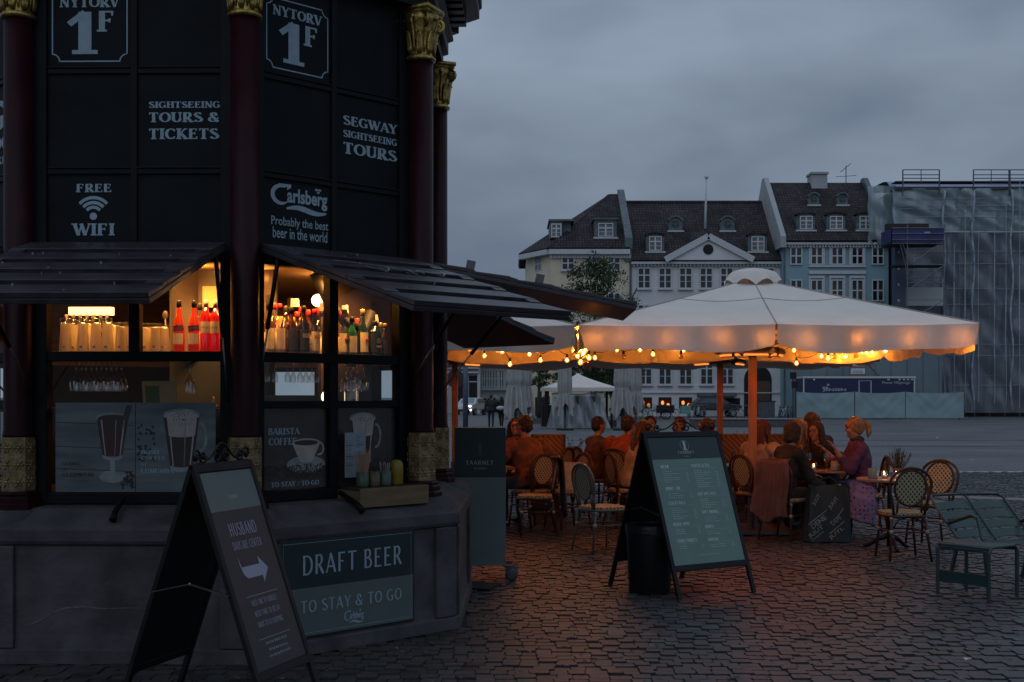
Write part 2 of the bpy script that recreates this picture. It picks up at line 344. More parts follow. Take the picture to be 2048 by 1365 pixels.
# cobblestones, each with its own shape and height
def stonemat():
    m = bpy.data.materials.new('cobble'); m.use_nodes = True; t = m.node_tree; n = t.nodes; l = t.links.new; p = n['Principled BSDF']
    ge = n.new('ShaderNodeNewGeometry'); r = n.new('ShaderNodeValToRGB'); e = r.color_ramp.elements; e[0].position = 0; e[1].position = 1
    e[0].color = (.026, .024, .027, 1); e[1].color = (.085, .086, .088, 1)
    for q, c in ((.3, (.056, .051, .057)), (.55, (.070, .062, .060)), (.8, (.056, .062, .065))): x = e.new(q); x.color = (*c, 1)
    co = n.new('ShaderNodeTexCoord'); nz = n.new('ShaderNodeTexNoise'); nz.inputs['Scale'].default_value = 26; nz.inputs['Detail'].default_value = 5
    n3 = n.new('ShaderNodeTexNoise'); n3.inputs['Scale'].default_value = .7
    mr = n.new('ShaderNodeMapRange'); mr.inputs['From Min'].default_value = .3; mr.inputs['From Max'].default_value = .7; mr.inputs['To Min'].default_value = .65; mr.inputs['To Max'].default_value = 1.25
    ma = n.new('ShaderNodeMath'); ma.operation = 'MULTIPLY'; mr2 = n.new('ShaderNodeMapRange'); mr2.inputs['From Min'].default_value = .3; mr2.inputs['From Max'].default_value = .7; mr2.inputs['To Min'].default_value = .5; mr2.inputs['To Max'].default_value = .92
    mm = n.new('ShaderNodeVectorMath'); mm.operation = 'SCALE'
    l(ge.outputs['Random Per Island'], r.inputs[0]); l(co.outputs['Object'], nz.inputs['Vector']); l(co.outputs['Object'], n3.inputs['Vector']); l(nz.outputs['Fac'], mr.inputs['Value'])
    l(n3.outputs['Fac'], mr2.inputs['Value']); l(mr.outputs[0], ma.inputs[0]); l(mr2.outputs[0], ma.inputs[1])
    l(r.outputs[0], mm.inputs[0]); l(ma.outputs[0], mm.inputs['Scale']); l(mm.outputs[0], p.inputs['Base Color']); p.inputs['Roughness'].default_value = .5
    bp = n.new('ShaderNodeBump'); bp.inputs['Strength'].default_value = .35; bp.inputs['Distance'].default_value = .01; l(nz.outputs['Fac'], bp.inputs['Height']); l(bp.outputs[0], p.inputs['Normal'])
    return m
m_cob = stonemat()
KC = Vector((-2.334, 9.256, 0)); K_ROT = R(-1.0)
def in_kiosk(x, y, r=1.98):
    d = Vector((x, y, 0)) - KC
    for k in range(8):
        a = K_ROT + R(-90 + 45 * k)
        if d.x * math.cos(a) + d.y * math.sin(a) > r: return False
    return True
rg = np.random.default_rng(3)
stones = []
y = 5.15
while y < 25.9:
    rh = .093 + .022 * rg.random(); hw = .46 * (y + .5) + .25; x = -hw - rg.random() * .1; wob = rg.random() * 6
    while x < hw:
        wd = .085 + .045 * rg.random()
        cx = x + wd / 2; cyy = y + rh / 2 + .012 * math.sin(x * 1.7 + wob)
        if not in_kiosk(cx, cyy): stones.append((cx, cyy, wd - .005, rh - .010))
        x += wd
    y += rh
def stone_geo(sx, sy, rgn):
    hx, hy = sx / 2, sy / 2; j = lambda s: (rgn.random() - .5) * s
    h = j(.011); tl = (j(.006), j(.006)); c = min(hx, hy) * .2
    oct_ = []
    for (a, b) in ((1, 1), (-1, 1), (-1, -1), (1, -1)):
        e = [(a * hx, b * (hy - c)), (a * (hx - c), b * hy)]
        if a * b < 0: e = e[::-1]
        oct_ += [(p[0] + j(.007), p[1] + j(.007)) for p in e]
    low = [(p[0], p[1], -.045) for p in oct_]; mid = [(p[0], p[1], -.0085 + h) for p in oct_]
    top = [(p[0] * .985, p[1] * .945, h + p[0] * tl[0] * 20 * .1 + p[1] * tl[1] * 20 * .1) for p in oct_]
    fs = [(16, 17, 18, 19), (16, 19, 20, 23), (20, 21, 22, 23)]
    for i in range(8): k = (i + 1) % 8; fs += [(i, k, 8 + k, 8 + i), (8 + i, 8 + k, 16 + k, 16 + i)]
    return low + mid + top, fs
m_dirtshade = mat('joint sand and painted shade', (.022, .020, .021), .95, var=.4, scale=20)  # dark stone sides: joint sand plus shade of the joints put into the colour
protos = []
for i in range(14):
    b = MB(); v, f = stone_geo(.1, .1, rg); b.add(v, f); me = bpy.data.meshes.new('cobblestone'); me.from_pydata(b.v, [], b.f); me.materials.append(m_cob); me.materials.append(m_dirtshade); me.polygons.foreach_set('material_index', [0 if i < 3 else 1 for i in range(len(b.f))]); protos.append(me)
vis = [i for i, s in enumerate(stones) if s[1] > 6.9 and abs(s[0]) < .42 * s[1] and not (s[0] < -.2 and s[1] < 7.4)]
near = set(sorted(vis, key=lambda i: stones[i][1])[:300])
for i in near:
    s = stones[i]; o = bpy.data.objects.new('cobblestone', protos[i % 14]); col.objects.link(o); o.parent = g2
    o.location = (s[0], s[1], 0); o.scale = (s[2] / .1, s[3] / .1, 1)
V = []; F = []
PV = [(np.array([v.co[:] for v in me.vertices]), [tuple(p.vertices) for p in me.polygons]) for me in protos]
k = 0; vl = []; fl = []
for i, s in enumerate(stones):
    if i in near: continue
    pv, pf = PV[i % 14]; q = pv * np.array([s[2] / .1, s[3] / .1, 1]) + np.array([s[0], s[1], 0]); vl.append(q); fl += [tuple(a + k for a in f) for f in pf]; k += len(pv)
vl = np.concatenate(vl); me = bpy.data.meshes.new('cobblestones'); me.from_pydata(vl.tolist(), [], fl); me.materials.append(m_cob); me.materials.append(m_dirtshade); me.polygons.foreach_set('material_index', np.array([0, 0, 0] + [1] * 16 * 1 * 1)[np.arange(len(fl)) % 19])
o = bpy.data.objects.new('cobblestones', me); col.objects.link(o); o.parent = g2; o['kind'] = 'stuff'; o['label'] = 'field of worn grey cobblestones around the kiosk and the tables'

gb_ = MB(); rr = random.Random(11)
for i in range(420):
    y_ = 6.6 + 11 * rr.random() ** 1.4; x_ = rr.uniform(-.25, .43) * y_
    if in_kiosk(x_, y_, 2.1): continue
    s_ = rr.uniform(.003, .008); a_ = rr.random() * 3.14; gb_.box(-s_ * rr.uniform(1, 3), s_ * 2, -s_, s_, 0, s_, Matrix.Translation((x_, y_, .004)) @ Matrix.Rotation(a_, 4, 'Z'))
tag(gb_.build('grit', mat('grit', (.20, .19, .17), .8, c2=(.03, .03, .03), scale=3)), 'crumbs, grit and cigarette ends strewn over the cobbles', kind='stuff')

for y_ in (39.2, 44.6): tag(MB().box(-2, 60, y_, y_ + .14, .002, .008).build('drain_line', m_bed), 'narrow dark drainage line crossing the far paving', kind='structure')
# ---------------------------------------------------------------- kiosk
m_black = mat('black panel paint', (.0075, .0095, .012), .6, var=.25, scale=3, bump=.05, bscale=60, spec=.12)
m_frame = mat('black frame paint', (.005, .006, .0075), .5, var=.25, scale=8, spec=.15)
m_maroon = mat('dark maroon paint', (.022, .0035, .006), .45, var=.25, scale=5, bump=.04, bscale=40, spec=.14)
m_gold = mat('gilded metal', (.58, .40, .11), .38, .8, c2=(.17, .11, .035), scale=22, bump=.25, bscale=60)
m_brass = mat('aged brass panel', (.34, .25, .125), .45, .55, c2=(.15, .105, .05), scale=20, bump=.2, bscale=70)
m_stone = mat('dark plinth stone', (.088, .080, .088), .85, c2=(.036, .033, .040), scale=4.5, bump=.35, bscale=28, detail=8)
m_flap = mat('weathered flap paint', (.040, .032, .040), .42, c2=(.018, .015, .02), scale=7, bump=.12, bscale=30, rv=.1)
m_chip = mat('scratched bare metal', (.3, .32, .36), .4, .3)
m_ink = mat('pale blue lettering', (.27, .36, .42), .6, var=.1, scale=20)
m_ink2 = mat('pale grey lettering', (.36, .40, .42), .6, var=.08, scale=20)
m_glass = clearmat('window glass', (.96, .97, .96), .018, .01)
m_wood = mat('varnished warm wood', (.11, .052, .02), .5, c2=(.05, .022, .009), scale=3, vscale=(1, 1, 7), bump=.1)
m_dwood = mat('dark wood', (.045, .028, .02), .5, var=.3, scale=6)
m_tan = mat('tan board', (.5, .3, .12), .7, var=.12, scale=5)
m_steel = mat('dark steel', (.12, .12, .13), .4, .9, var=.2)
m_rod = mat('gas strut rod', (.18, .18, .19), .3, .9)
kiosk = thing('kiosk', 'black octagonal kiosk with maroon columns, gold capitals and lit bar windows', 'kiosk', KC, K_ROT)
KM = Matrix.Translation(KC) @ Matrix.Rotation(K_ROT, 4, 'Z')
AP = 1.706; SD = 1.413; CR = AP / math.cos(R(22.5))
def FM(k): return Matrix.Rotation(R(45 * k), 4, 'Z') @ Matrix.Translation((0, -AP, 0))
def FPX(k, off, x, y):
    """point of face k's plane (local y = off) seen at photo pixel x, y -> (u, z)"""
    Mi = (KM @ FM(k)).inverted(); o = Mi @ Vector((0, 0, CH)); d = Mi.to_3x3() @ Vector(((x - 1024) / FP_, 1, (HZ - y) / FP_)); t = (off - o.y) / d.y
    q = o + d * t; return q.x, q.z
ZB = (3.013, 3.641); ZH = 2.53; ZT = 4.31; UW = .545
for k in range(-1, 7):
    F = FM(k)
    # stone plinth: one block with a recessed field, a cornice and a foot course, all mitred at the corners
    t = math.tan(R(22.5))
    def ring(prof, name, m=m_stone, bev=.008):
        b = MB(F); vs = []; 
        for (a, z) in prof:
            h = a * t; y = AP - a; vs += [(-h, y, z), (h, y, z)]
        n = len(prof); fs = [(2 * i, 2 * i + 1, 2 * i + 3, 2 * i + 2) for i in range(n - 1)]
        b.add(vs, fs); return b.build(name, m, kiosk)
    ring([(1.99, 0), (1.99, .08), (1.965, .09), (1.955, .17)], 'stone_foot')
    ring([(1.955, .165), (1.955, .71)], 'stone_block')
    ring([(1.955, .705), (1.975, .715), (1.985, .735), (1.985, .80), (1.965, .822), (1.78, .915), (1.60, .93)], 'stone_ledge')
    for sgn in (-1, 1): b = MB(F); b.box(sgn * .71 - .09, sgn * .71 + .09, AP - 1.985, AP - 1.94, .09, .705); b.build('stone_pilaster', m_stone, kiosk, bevel=.008)
    
    # wall above: frame boards, bars, six panels
    b = MB(F)
    b.box(-.66, -UW, .03, .12, .93, ZT); b.box(UW, .66, .03, .12, .93, ZT); b.box(-.022, .022, .038, .12, ZH, ZT)
    for z in ZB:
        for (x0, x1) in ((-UW, -.022), (.022, UW)): b.box(x0, x1, .041, .12, z - .022, z + .012); b.box(x0, x1, .034, .12, z + .012, z + .024); 
    b.box(-UW, UW, .035, .13, ZH - .09, ZH); b.build('wall_frame', m_frame, kiosk, bevel=.004)
    zz = [ZH, ZB[0], ZB[1], ZT]
    panels = {}
    for r_ in range(3):
        for c_ in range(2):
            b = MB(F); x0, x1 = ((-UW, -.022), (.022, UW))[c_]; b.box(x0, x1, .055, .12, zz[r_] + .024 * (r_ > 0), zz[r_ + 1] - .022 * (r_ < 2))
            panels[(r_, c_)] = b.build('wall_panel', m_black, kiosk)
    # entablature
    ring([(1.76, 4.31), (1.76, 4.40), (1.80, 4.405), (1.80, 4.50), (1.84, 4.52), (1.84, 4.54)], 'architrave', m_frame)
    ring([(1.82, 4.54), (1.82, 4.70), (1.86, 4.73)], 'frieze', m_maroon)
    for i in range(9):
        b = MB(F); u = -.66 + i * .165; b.box(u - .045, u + .045, AP - 1.95, AP - 1.82, 4.62, 4.72); b.build('dentil', m_maroon, kiosk)
    ring([(1.84, 4.72), (2.05, 4.73), (2.05, 4.80), (2.07, 4.82), (2.07, 4.92), (2.11, 4.95), (2.13, 5.02), (2.13, 5.08), (1.2, 5.6), (.02, 7.2)], 'cornice', m_maroon)
    # glazed window
    b = MB(F); b.box(-UW, UW, .035, .12, .93, 1.0); b.box(-UW, UW, .04, .12, 1.822, 1.884)
    b.box(-.034, .034, .042, .12, 1.884, ZH - .09)
    if k != 0: b.box(-.034, .034, .042, .12, 1.0, 1.822); b.box(-UW, -.034, .044, .12, 1.525, 1.573); b.box(.034, UW, .044, .12, 1.525, 1.573)
    wf = b.build('window_frame', m_frame, kiosk, bevel=.004)
    cells = [(-UW, -.034, 1.884, ZH - .09), (.034, UW, 1.884, ZH - .09)]
    cells += [(-UW, UW, 1.0, 1.822)] if k == 0 else [(-UW, -.034, 1.573, 1.822), (.034, UW, 1.573, 1.822), (-UW, -.034, 1.0, 1.525), (.034, UW, 1.0, 1.525)]
    for (a, b_, c, d) in cells: MB(F).box(a - .004, b_ + .004, .082, .087, c - .004, d + .004).build('pane', m_glass, wf)
    if k in (-1, 3, 4, 5): pass
    # ---- folding flap
    rise = 0.0
    drop, out = (.455, 1.52)
    if k == 2: drop, out = .30, 1.50
    if k == 3: drop, out = .44, 1.46
    fl = bpy.data.objects.new('folding_flap', None); col.objects.link(fl); fl.parent = kiosk
    fl.matrix_local = F @ Matrix.Translation((0, -.02, ZH + .01)) @ Matrix.Rotation(math.atan2(drop, out), 4, 'X')
    fl['label'] = 'weathered dark flap of lapped boards held open over a window'
    Ln = math.hypot(drop, out); U0, U1 = -.62, .60
    MB().box(U0, U1, -Ln, 0, -.028, 0).build('flap_board', m_flap, fl, bevel=.003)
    pw = Ln / 5
    for i in range(5):
        b = MB(); y1 = -i * pw - (.0 if i == 0 else .055); y0 = -(i + 1) * pw; e = .0
        b.add([(U0 + .002, y0, .002), (U1 - .002, y0, .002), (U1 - .002, y1, .002), (U0 + .002, y1, .002), (U0 + .002, y0, .034), (U1 - .002, y0, .034), (U1 - .002, y1 + 0, .018), (U0 + .002, y1, .02)],
              [(0, 3, 2, 1), (4, 5, 6, 7), (0, 1, 5, 4), (1, 2, 6, 5), (2, 3, 7, 6), (3, 0, 4, 7)]); b.build('plank', m_flap, fl, bevel=.004)
        if i:
            for (a0, a1) in ((U0 + .004, U0 + .10), (U1 - .10, U1 - .004)):
                b = MB(); b.add([(a0, y1 + .055, .003), (a1, y1 + .055, .003), (a1, y1 - .001, .003), (a0, y1 - .001, .003), (a0, y1 + .055, .03), (a1, y1 + .055, .03), (a1, y1 - .001, .024), (a0, y1 - .001, .024)], [(4, 7, 6, 5), (0, 1, 5, 4), (1, 2, 6, 5), (2, 3, 7, 6), (3, 0, 4, 7)]); b.build('plank_end', m_flap, fl)
    b = MB()
    for i in range(14): x_ = rnd.uniform(U0 + .05, U1 - .05); y_ = -rnd.uniform(.1, Ln - .05); z_ = .036; s_ = rnd.uniform(.001, .003); b.box(x_ - s_ * rnd.uniform(1, 3), x_ + s_ * 2, y_ - s_, y_ + s_, .02, z_ - .002)
    b.build('paint_chip', m_chip, fl)
    if k == 2:
        b = MB()
        for (u_, v_) in ((U0 + .01, -.35), (U0 + .01, -.85)): b.box(u_, u_ + .05, v_, v_ + .06, .03, .09)
        b.tube([(U0 + .05, -Ln + .05, .03), (U0 + .05, -Ln + .02, .13)], .006, 6); b.build('flap_catch', m_steel, fl)
    # gas struts on both sides
    Fi = F.inverted()
    if k in (0, 1, 2, 3, -1):
        T = F @ Matrix.Translation((0, -.02, ZH + .01)) @ Matrix.Rotation(math.atan2(drop, out), 4, 'X')
        for (u_, s0, ub) in ((U1 - .02, .13 if k == 0 else .42, .60), (U0 + .02, .62 if k == 0 else .13, -.60)):
            a = T @ Vector((u_, -Ln * s0, -.02)); e = F @ Vector((ub, .01, 1.57 if k != 1 else 1.66)); d = e - a
            if u_ < 0 and k == 0: a = T @ Vector((u_ + .05, -Ln * s0, .04)); e = F @ Vector((-.60, .01, 1.57)); d = e - a
            st = MB().tube([a, a + d * .55], .014, 8).build('gas_strut', m_frame, kiosk, True)
            MB().tube([a + d * .55, e], .006, 6).build('strut_rod', m_rod, st, True)
    if k == 0: PA = panels
    if k == 1: PB = panels; flapB = fl; wfB = wf
    if k == 0: flapA = fl; wfA = wf
    if k == -1: PH = panels
# corner stone piers + columns
def octo(r, z0, z1, b, c): b.lathe([(r, z0), (r, z1)], 8, c, ph=R(22.5))
cc = None
def build_column(i):
    a = R(-90 + 22.5 + 45 * i); c = (CR * math.cos(a), CR * math.sin(a), 0)
    z0 = 1.345
    colm = bpy.data.objects.new('column', None); col.objects.link(colm); colm.parent = kiosk; colm.location = c; colm.rotation_euler = (0, 0, a)
    MB().lathe([(.094, z0), (.094, z0 + .02), (.089, z0 + .05), (.088, 3.96)], 24).build('shaft', m_maroon, colm, True)
    b = MB().lathe([(.104, z0 - .33), (.104, z0 + .005)], 8, ph=R(22.5))
    for f in range(8):
        A_ = R(45 * f); n_ = Vector((math.cos(A_), math.sin(A_), 0)); ap = .104 * math.cos(R(22.5)); t_ = Vector((-n_.y, n_.x, 0))
        for z in (z0 - .27, z0 - .165, z0 - .06):
            p = n_ * (ap + .002) + Vector((0, 0, z)); b.ell(p, .011, 6, 4)
            for q in range(6):
                e = R(60 * q); dd = t_ * math.cos(e) + Vector((0, 0, 1)) * math.sin(e); Mx = Matrix((tuple([*dd]), tuple([*(n_.cross(dd))]), tuple([*n_]))).transposed().to_4x4(); b.ell(p + dd * .021, (.016, .0075, .006), 6, 4, Mx)
            for (s1, s2) in ((1, 1), (1, -1), (-1, 1), (-1, -1)): b.ell(p + t_ * .03 * s1 + Vector((0, 0, .042 * s2)), .004, 5, 3)
    b.build('gold_pedestal', m_brass, colm)
    MB().lathe([(.15, .885), (.15, .935), (.138, .945), (.138, .975), (.122, .99), (.128, 1.0), (.114, 1.018)], 8, ph=R(22.5)).build('column_base', m_maroon, colm)
    # capital
    b = MB().lathe([(.094, 3.94), (.108, 3.95), (.108, 3.965), (.094, 3.975), (.090, 3.99), (.088, 4.05), (.094, 4.14), (.112, 4.22), (.13, 4.26)], 20)
    for q in range(8):
        A_ = R(45 * q + 22.5); n_ = Vector((math.cos(A_), math.sin(A_), 0)); t_ = Vector((-n_.y, n_.x, 0))
        for (sz, h0, h1, w_, o_) in ((1, 3.99, 4.14, .030, .03),):
            pts = [n_ * (.096 + o_ * (j / 6) ** 2) + Vector((0, 0, h0 + (h1 - h0) * min(1, j / 5) - (.014 if j == 6 else 0))) for j in range(7)]
            for s_ in (-1, 0, 1): b.tube([p + t_ * w_ * .45 * s_ * math.sin(math.pi * min(1, (j + 1.5) / 7)) for j, p in enumerate(pts)], [.009, .011, .012, .012, .011, .009, .007], 6)
        A2 = R(45 * q); n2 = Vector((math.cos(A2), math.sin(A2), 0)); t2 = Vector((-n2.y, n2.x, 0))
        b.tube([n2 * (.094 + .05 * (j / 6) ** 2) + Vector((0, 0, 4.0 + .22 * j / 6)) for j in range(7)], [.006, .01, .012, .012, .011, .01, .009], 6)
    for q in range(4):
        A_ = R(45 + 90 * q); n_ = Vector((math.cos(A_), math.sin(A_), 0)); sp = []
        cen = n_ * .125 + Vector((0, 0, 4.215))
        for j in range(22): an = R(-100 + j * 32); rr = .048 * (1 - j / 25); sp.append(cen + n_ * rr * math.cos(an) + Vector((0, 0, rr * math.sin(an))))
        b.tube(sp, [.016 - .0005 * j for j in range(22)], 6); b.ell(cen, (.02, .02, .02), 8, 6)
        f_ = Vector((math.cos(A_ + R(45)), math.sin(A_ + R(45)), 0)); b.ell(f_ * .118 + Vector((0, 0, 4.235)), .02, 8, 5)
    b.box(-.115, .115, -.115, .115, 4.262, 4.30); b.box(-.125, .125, -.125, .125, 4.285, 4.315)
    b.build('capital', m_gold, colm, True)
    return colm
c0 = build_column(0)
for i in range(-1, 7):
    a = R(-90 + 22.5 + 45 * i)
    if i != 0: copy_tree(c0, kiosk, loc=(CR * math.cos(a), CR * math.sin(a), 0), rz=a)
    M_ = Matrix.Rotation(a, 4, 'Z'); b = MB(M_)
    b.lathe([(.185, .10), (.185, .69), (.2, .705), (.21, .735), (.21, .80), (.19, .87), (.16, .905)], 16, (1.915, 0, 0)); b.box(1.55, 1.93, -.15, .15, .1, .88)
    b.build('stone_pier', m_stone, kiosk, True)
# inside: floor, ceiling, shelves, back wall boards
for k in range(0, 8):
    F = FM(k); b = MB(F)
b = MB(); b.lathe([(1.6, .6), (1.6, .62)], 8, ph=R(22.5)); b.build('kiosk_floor', m_dwood, kiosk)
b = MB(); b.lathe([(1.72, 2.46), (1.72, 2.50)], 8, ph=R(22.5)); b.build('kiosk_ceiling', m_tan, kiosk)
b = MB(); b.lathe([(1.62, 1.0), (1.62, 1.01)], 8, ph=R(22.5));
for k in (-1, 0, 1, 2):
    F = FM(k); b = MB(F); b.box(-.56, .56, .092, .46, 1.862, 1.884); b.build('bar_shelf', m_dwood, kiosk)
    b = MB(F); b.box(-.58, .58, .092, .62, 1.50, 1.525); b.build('serving_counter', m_dwood, kiosk)
# wooden back cabinet behind face A and B
b = MB(FM(0)); b.box(.04, .75, .66, .70, 1.86, 2.46); b.build('back_board', m_dwood, kiosk); b = MB(FM(0)); b.box(.04, .75, .665, .695, 1.0, 1.858); b.build('cabinet_board', m_black, kiosk)
for k in (3, 4, 5, 6, 2):
    b = MB(FM(k)); b.box(-.70, .70, .14, .16, 1.86, 2.46); b.build('back_board', m_wood, kiosk)
b = MB(FM(5)); b.box(-.55, .70, .15, .17, 1.0, 1.86); b.build('cabinet_board', m_black, kiosk)
b = MB(FM(4)); b.box(.05, .70, .15, .17, 1.0, 1.86); b.build('cabinet_board', m_black, kiosk)
b = MB(FM(0)); b.box(.28, .62, .60, .64, 2.20, 2.34); b.build('wall_plate', m_tan, kiosk)
b = MB(FM(1)); b.box(-.42, .14, .62, .66, 1.86, 2.16); b.build('cardboard_panel', m_tan, kiosk)
b = MB(FM(1)); b.box(-.75, .05, .80, .84, 1.85, 2.46); b.box(.30, .75, .62, .66, 1.2, 2.46); b.build('back_board', m_dwood, kiosk)
b = MB(FM(1)); b.tube([(.02, .3, 2.44), (.12, .28, 2.25), (.26, .28, 2.12), (.44, .30, 2.06), (.52, .32, 2.2)], .035, 10); b.build('air_hose', mat('black rubber', (.006, .005, .005), .6), kiosk, True)
# ---- lit lamps inside, then added fill lights without any fixture
m_tubeon = emit('lit tube lamp', (1, .52, .18), 4)
lampA = tag(MB(KM @ FM(0)).box(-.74, -.44, .9, .96, 2.17, 2.225).build('ceiling_lamp', m_tubeon), 'glowing strip lamp over the dark bottles in the window of tall glasses', 'lamp')
lampB = tag(MB(KM @ FM(1)).ell((.16, .45, 2.27), (.05, .05, .045)).build('bulb_lamp', emit('lit lamp bulb', (1, .62, .28), 10), smooth=True), 'bright round lamp glowing above the bottles by the hanging hose', 'lamp')
def light(name, kind, loc, e, c, size=.2, rot=None, sy=None):
    l_ = bpy.data.lights.new(name, kind); l_.energy = e; l_.color = c; o = bpy.data.objects.new(name, l_); col.objects.link(o); o.location = loc
    if kind == 'AREA':
        l_.size = size
        if sy: l_.shape = 'RECTANGLE'; l_.size_y = sy
        if rot is not None: o.rotation_euler = rot
    else: l_.shadow_soft_size = size
    return o
WARM = (1, .43, .105)
for (k, u, v, z, e) in ((0, -.28, .52, 2.40, 3), (0, .30, .42, 2.40, 3), (1, -.25, .48, 2.40, 3), (1, .22, .45, 2.40, 3), (-1, .2, .45, 2.38, 5), (2, 0, .4, 2.38, 3), (2, .1, .3, 2.38, 1)):  # unseen warm fill points added to brighten the bar inside
    light('bar_fill', 'POINT', KM @ FM(k) @ Vector((u, v, z)), e, WARM, .03)
light('bar_fill', 'POINT', KM @ Vector((.2, .1, 1.75)), .5, WARM, .1)
for (k, u, e) in ((0, -.28, 7), (0, .28, 9), (1, -.28, 13), (1, .28, 13)):  # unseen fill strips added behind the window top to light bottle fronts
    l_ = light('shelf_fill', 'AREA', KM @ FM(k) @ Vector((u, .13, 2.44)), e, WARM, .44, (R(38), 0, K_ROT + R(45 * k)), .05); l_.data.spread = R(95)
# ---- lettering on the panels
def fbox(k, off, x0, x1, yt, yb):
    ym = (yt + yb) / 2; u0 = FPX(k, off, x0, ym)[0]; u1 = FPX(k, off, x1, ym)[0]; xm = (x0 + x1) / 2
    return u0, u1, FPX(k, off, xm, yb)[1], FPX(k, off, xm, yt)[1]
def ftext(pan, k, s, x0, x1, yt, yb, style='serif', m=m_ink, off=.055, **kw):
    u0, u1, z0, z1 = fbox(k, off, x0, x1, yt, yb); return put(pan, 'lettering', s, u0, u1, z0, z1, m, off - .003, style, FM(k), **kw)
def numbersign(pan, k, u0):
    F = FM(k); u1 = u0 + .47; z0 = 3.70; z1 = 4.145; c = .045
    pts = [(u0 + c, z0)] + [(u1 - c, z0)] + arc(u1, z0, c, c, 180, 90, 5) + [(u1, z1 - c)] + arc(u1, z1, c, c, 270, 180, 5) + [(u0 + c, z1)] + arc(u0, z1, c, c, 360, 270, 5) + [(u0, z0 + c)] + arc(u0, z0, c, c, 90, 0, 5)
    strokes(pan, 'sign_border', [(pts, .008)], m_ink, .0525, F)
    put(pan, 'lettering', 'NYTORV', u0 + .045, u1 - .045, 4.035, 4.105, m_ink, .0525, 'serif', F)
    put(pan, 'lettering', '1', u0 + .09, u0 + .285, 3.745, 4.02, m_ink, .0525, 'serif', F)
    put(pan, 'lettering', 'F', u0 + .28, u0 + .385, 3.885, 4.015, m_ink, .0525, 'serif', F)
numbersign(PA[(2, 0)], 0, -.515); numbersign(PB[(2, 0)], 1, -.515)
ftext(PA[(1, 1)], 0, 'SIGHTSEEING', 298, 440, 203, 217); ftext(PA[(1, 1)], 0, 'TOURS &', 298, 439, 225, 246); ftext(PA[(1, 1)], 0, 'TICKETS', 298, 439, 257, 280)
ftext(PA[(0, 0)], 0, 'FREE', 152, 223, 368, 386); ftext(PA[(0, 0)], 0, 'WIFI', 143, 230, 447, 472)
cu, cz = FPX(0, .055, 187, 433); q = .0031
it = [(arc(cu, cz - .0, r_ * q, r_ * q, 42, 138, 12), 6.5 * q) for r_ in (18, 27.5, 37.5)]
strokes(PA[(0, 0)], 'wifi_symbol', it, m_ink, .0525, FM(0)); poly(PA[(0, 0)], 'wifi_symbol', arc(cu, cz, 7.5 * q, 7.5 * q, 0, 342, 18), m_ink, .0525, FM(0))
def ftextB(pan, s, x0, x1, yt, yb, **kw):  # slanted rows: y at the row's middle
    return ftext(pan, 1, s, x0, x1, yt, yb, **kw)
ftextB(PB[(1, 1)], 'SEGWAY', 686, 794, 240, 260); ftextB(PB[(1, 1)], 'SIGHTSEEING', 686, 793, 269, 284); ftextB(PB[(1, 1)], 'TOURS', 686, 794, 293, 317)
u0, u1, z0, z1 = fbox(1, .055, 543, 654, 372, 428); beerlogo(PB[(0, 0)], u0, u1, z0, z1, m_ink, .0525, FM(1))
ftextB(PB[(0, 0)], 'Probably the best', 542, 656, 438, 461, style='sans', bold=.008); ftextB(PB[(0, 0)], 'beer in the world', 545, 654, 459, 481, style='sans', bold=.008)
for (s, xa_, xb_, ya_, yb_) in (('G', -26, 13, 205, 264), ('LOC', -30, 20, 276, 304), ('KE', -4, 12, 314, 329)):
    ftext(PH[(1, 1)], -1, s, xa_, xb_, ya_, yb_)
# graffiti scribble on the flap over the bottles
it = []
gx = -.25
for i in range(9): it.append(([(gx + i * .075, -.62 - .12 * (i % 2)), (gx + .05 + i * .075, -.80 + .1 * (i % 3)), (gx + .09 + i * .075, -.64)], .006))
it.append(([(-.42, -.52), (.3, -.66), (.5, -.6)], .006))
b = MB()
for i, (p, w_) in enumerate(it):
    v, f = ribbon(p, [w_] * len(p)); b.add([(a[0], a[1], .040 + .0001 * i) for a in v], f)
b.build('graffiti', mat('white paint pen', (.35, .37, .42), .5), flapB)
# ---- posters behind the lower panes
m_pbg = mat('grey wood print', (.17, .20, .21), .35, c2=(.07, .085, .095), scale=3, vscale=(.7, 1, 4))
m_pdark = mat('dark brown print', (.045, .034, .034), .35, var=.3, scale=12)
m_pwhite = mat('pale foam print', (.40, .37, .34), .4, var=.15, scale=20)
m_pcup = mat('dark drink print', (.035, .02, .022), .35, var=.3)
m_pred = mat('mulled wine print', (.05, .012, .018), .35, var=.3)
m_pgl = mat('glass print', (.22, .25, .26), .35, var=.3, scale=15)
m_bean = mat('coffee bean print', (.028, .02, .02), .5, var=.5, scale=40)
def poster(k, u0, u1, z0, z1, m):
    F = FM(k); y = .060 if False else .0765
    return MB(F).box(u0, u1, y, y + .003, z0, z1).build('poster', m, wfA if k == 0 else wfB), F, y - .0008
P0, F, Y = poster(0, -.505, -.002, 1.003, 1.563, m_pbg)
def W_(u, z): return u, z
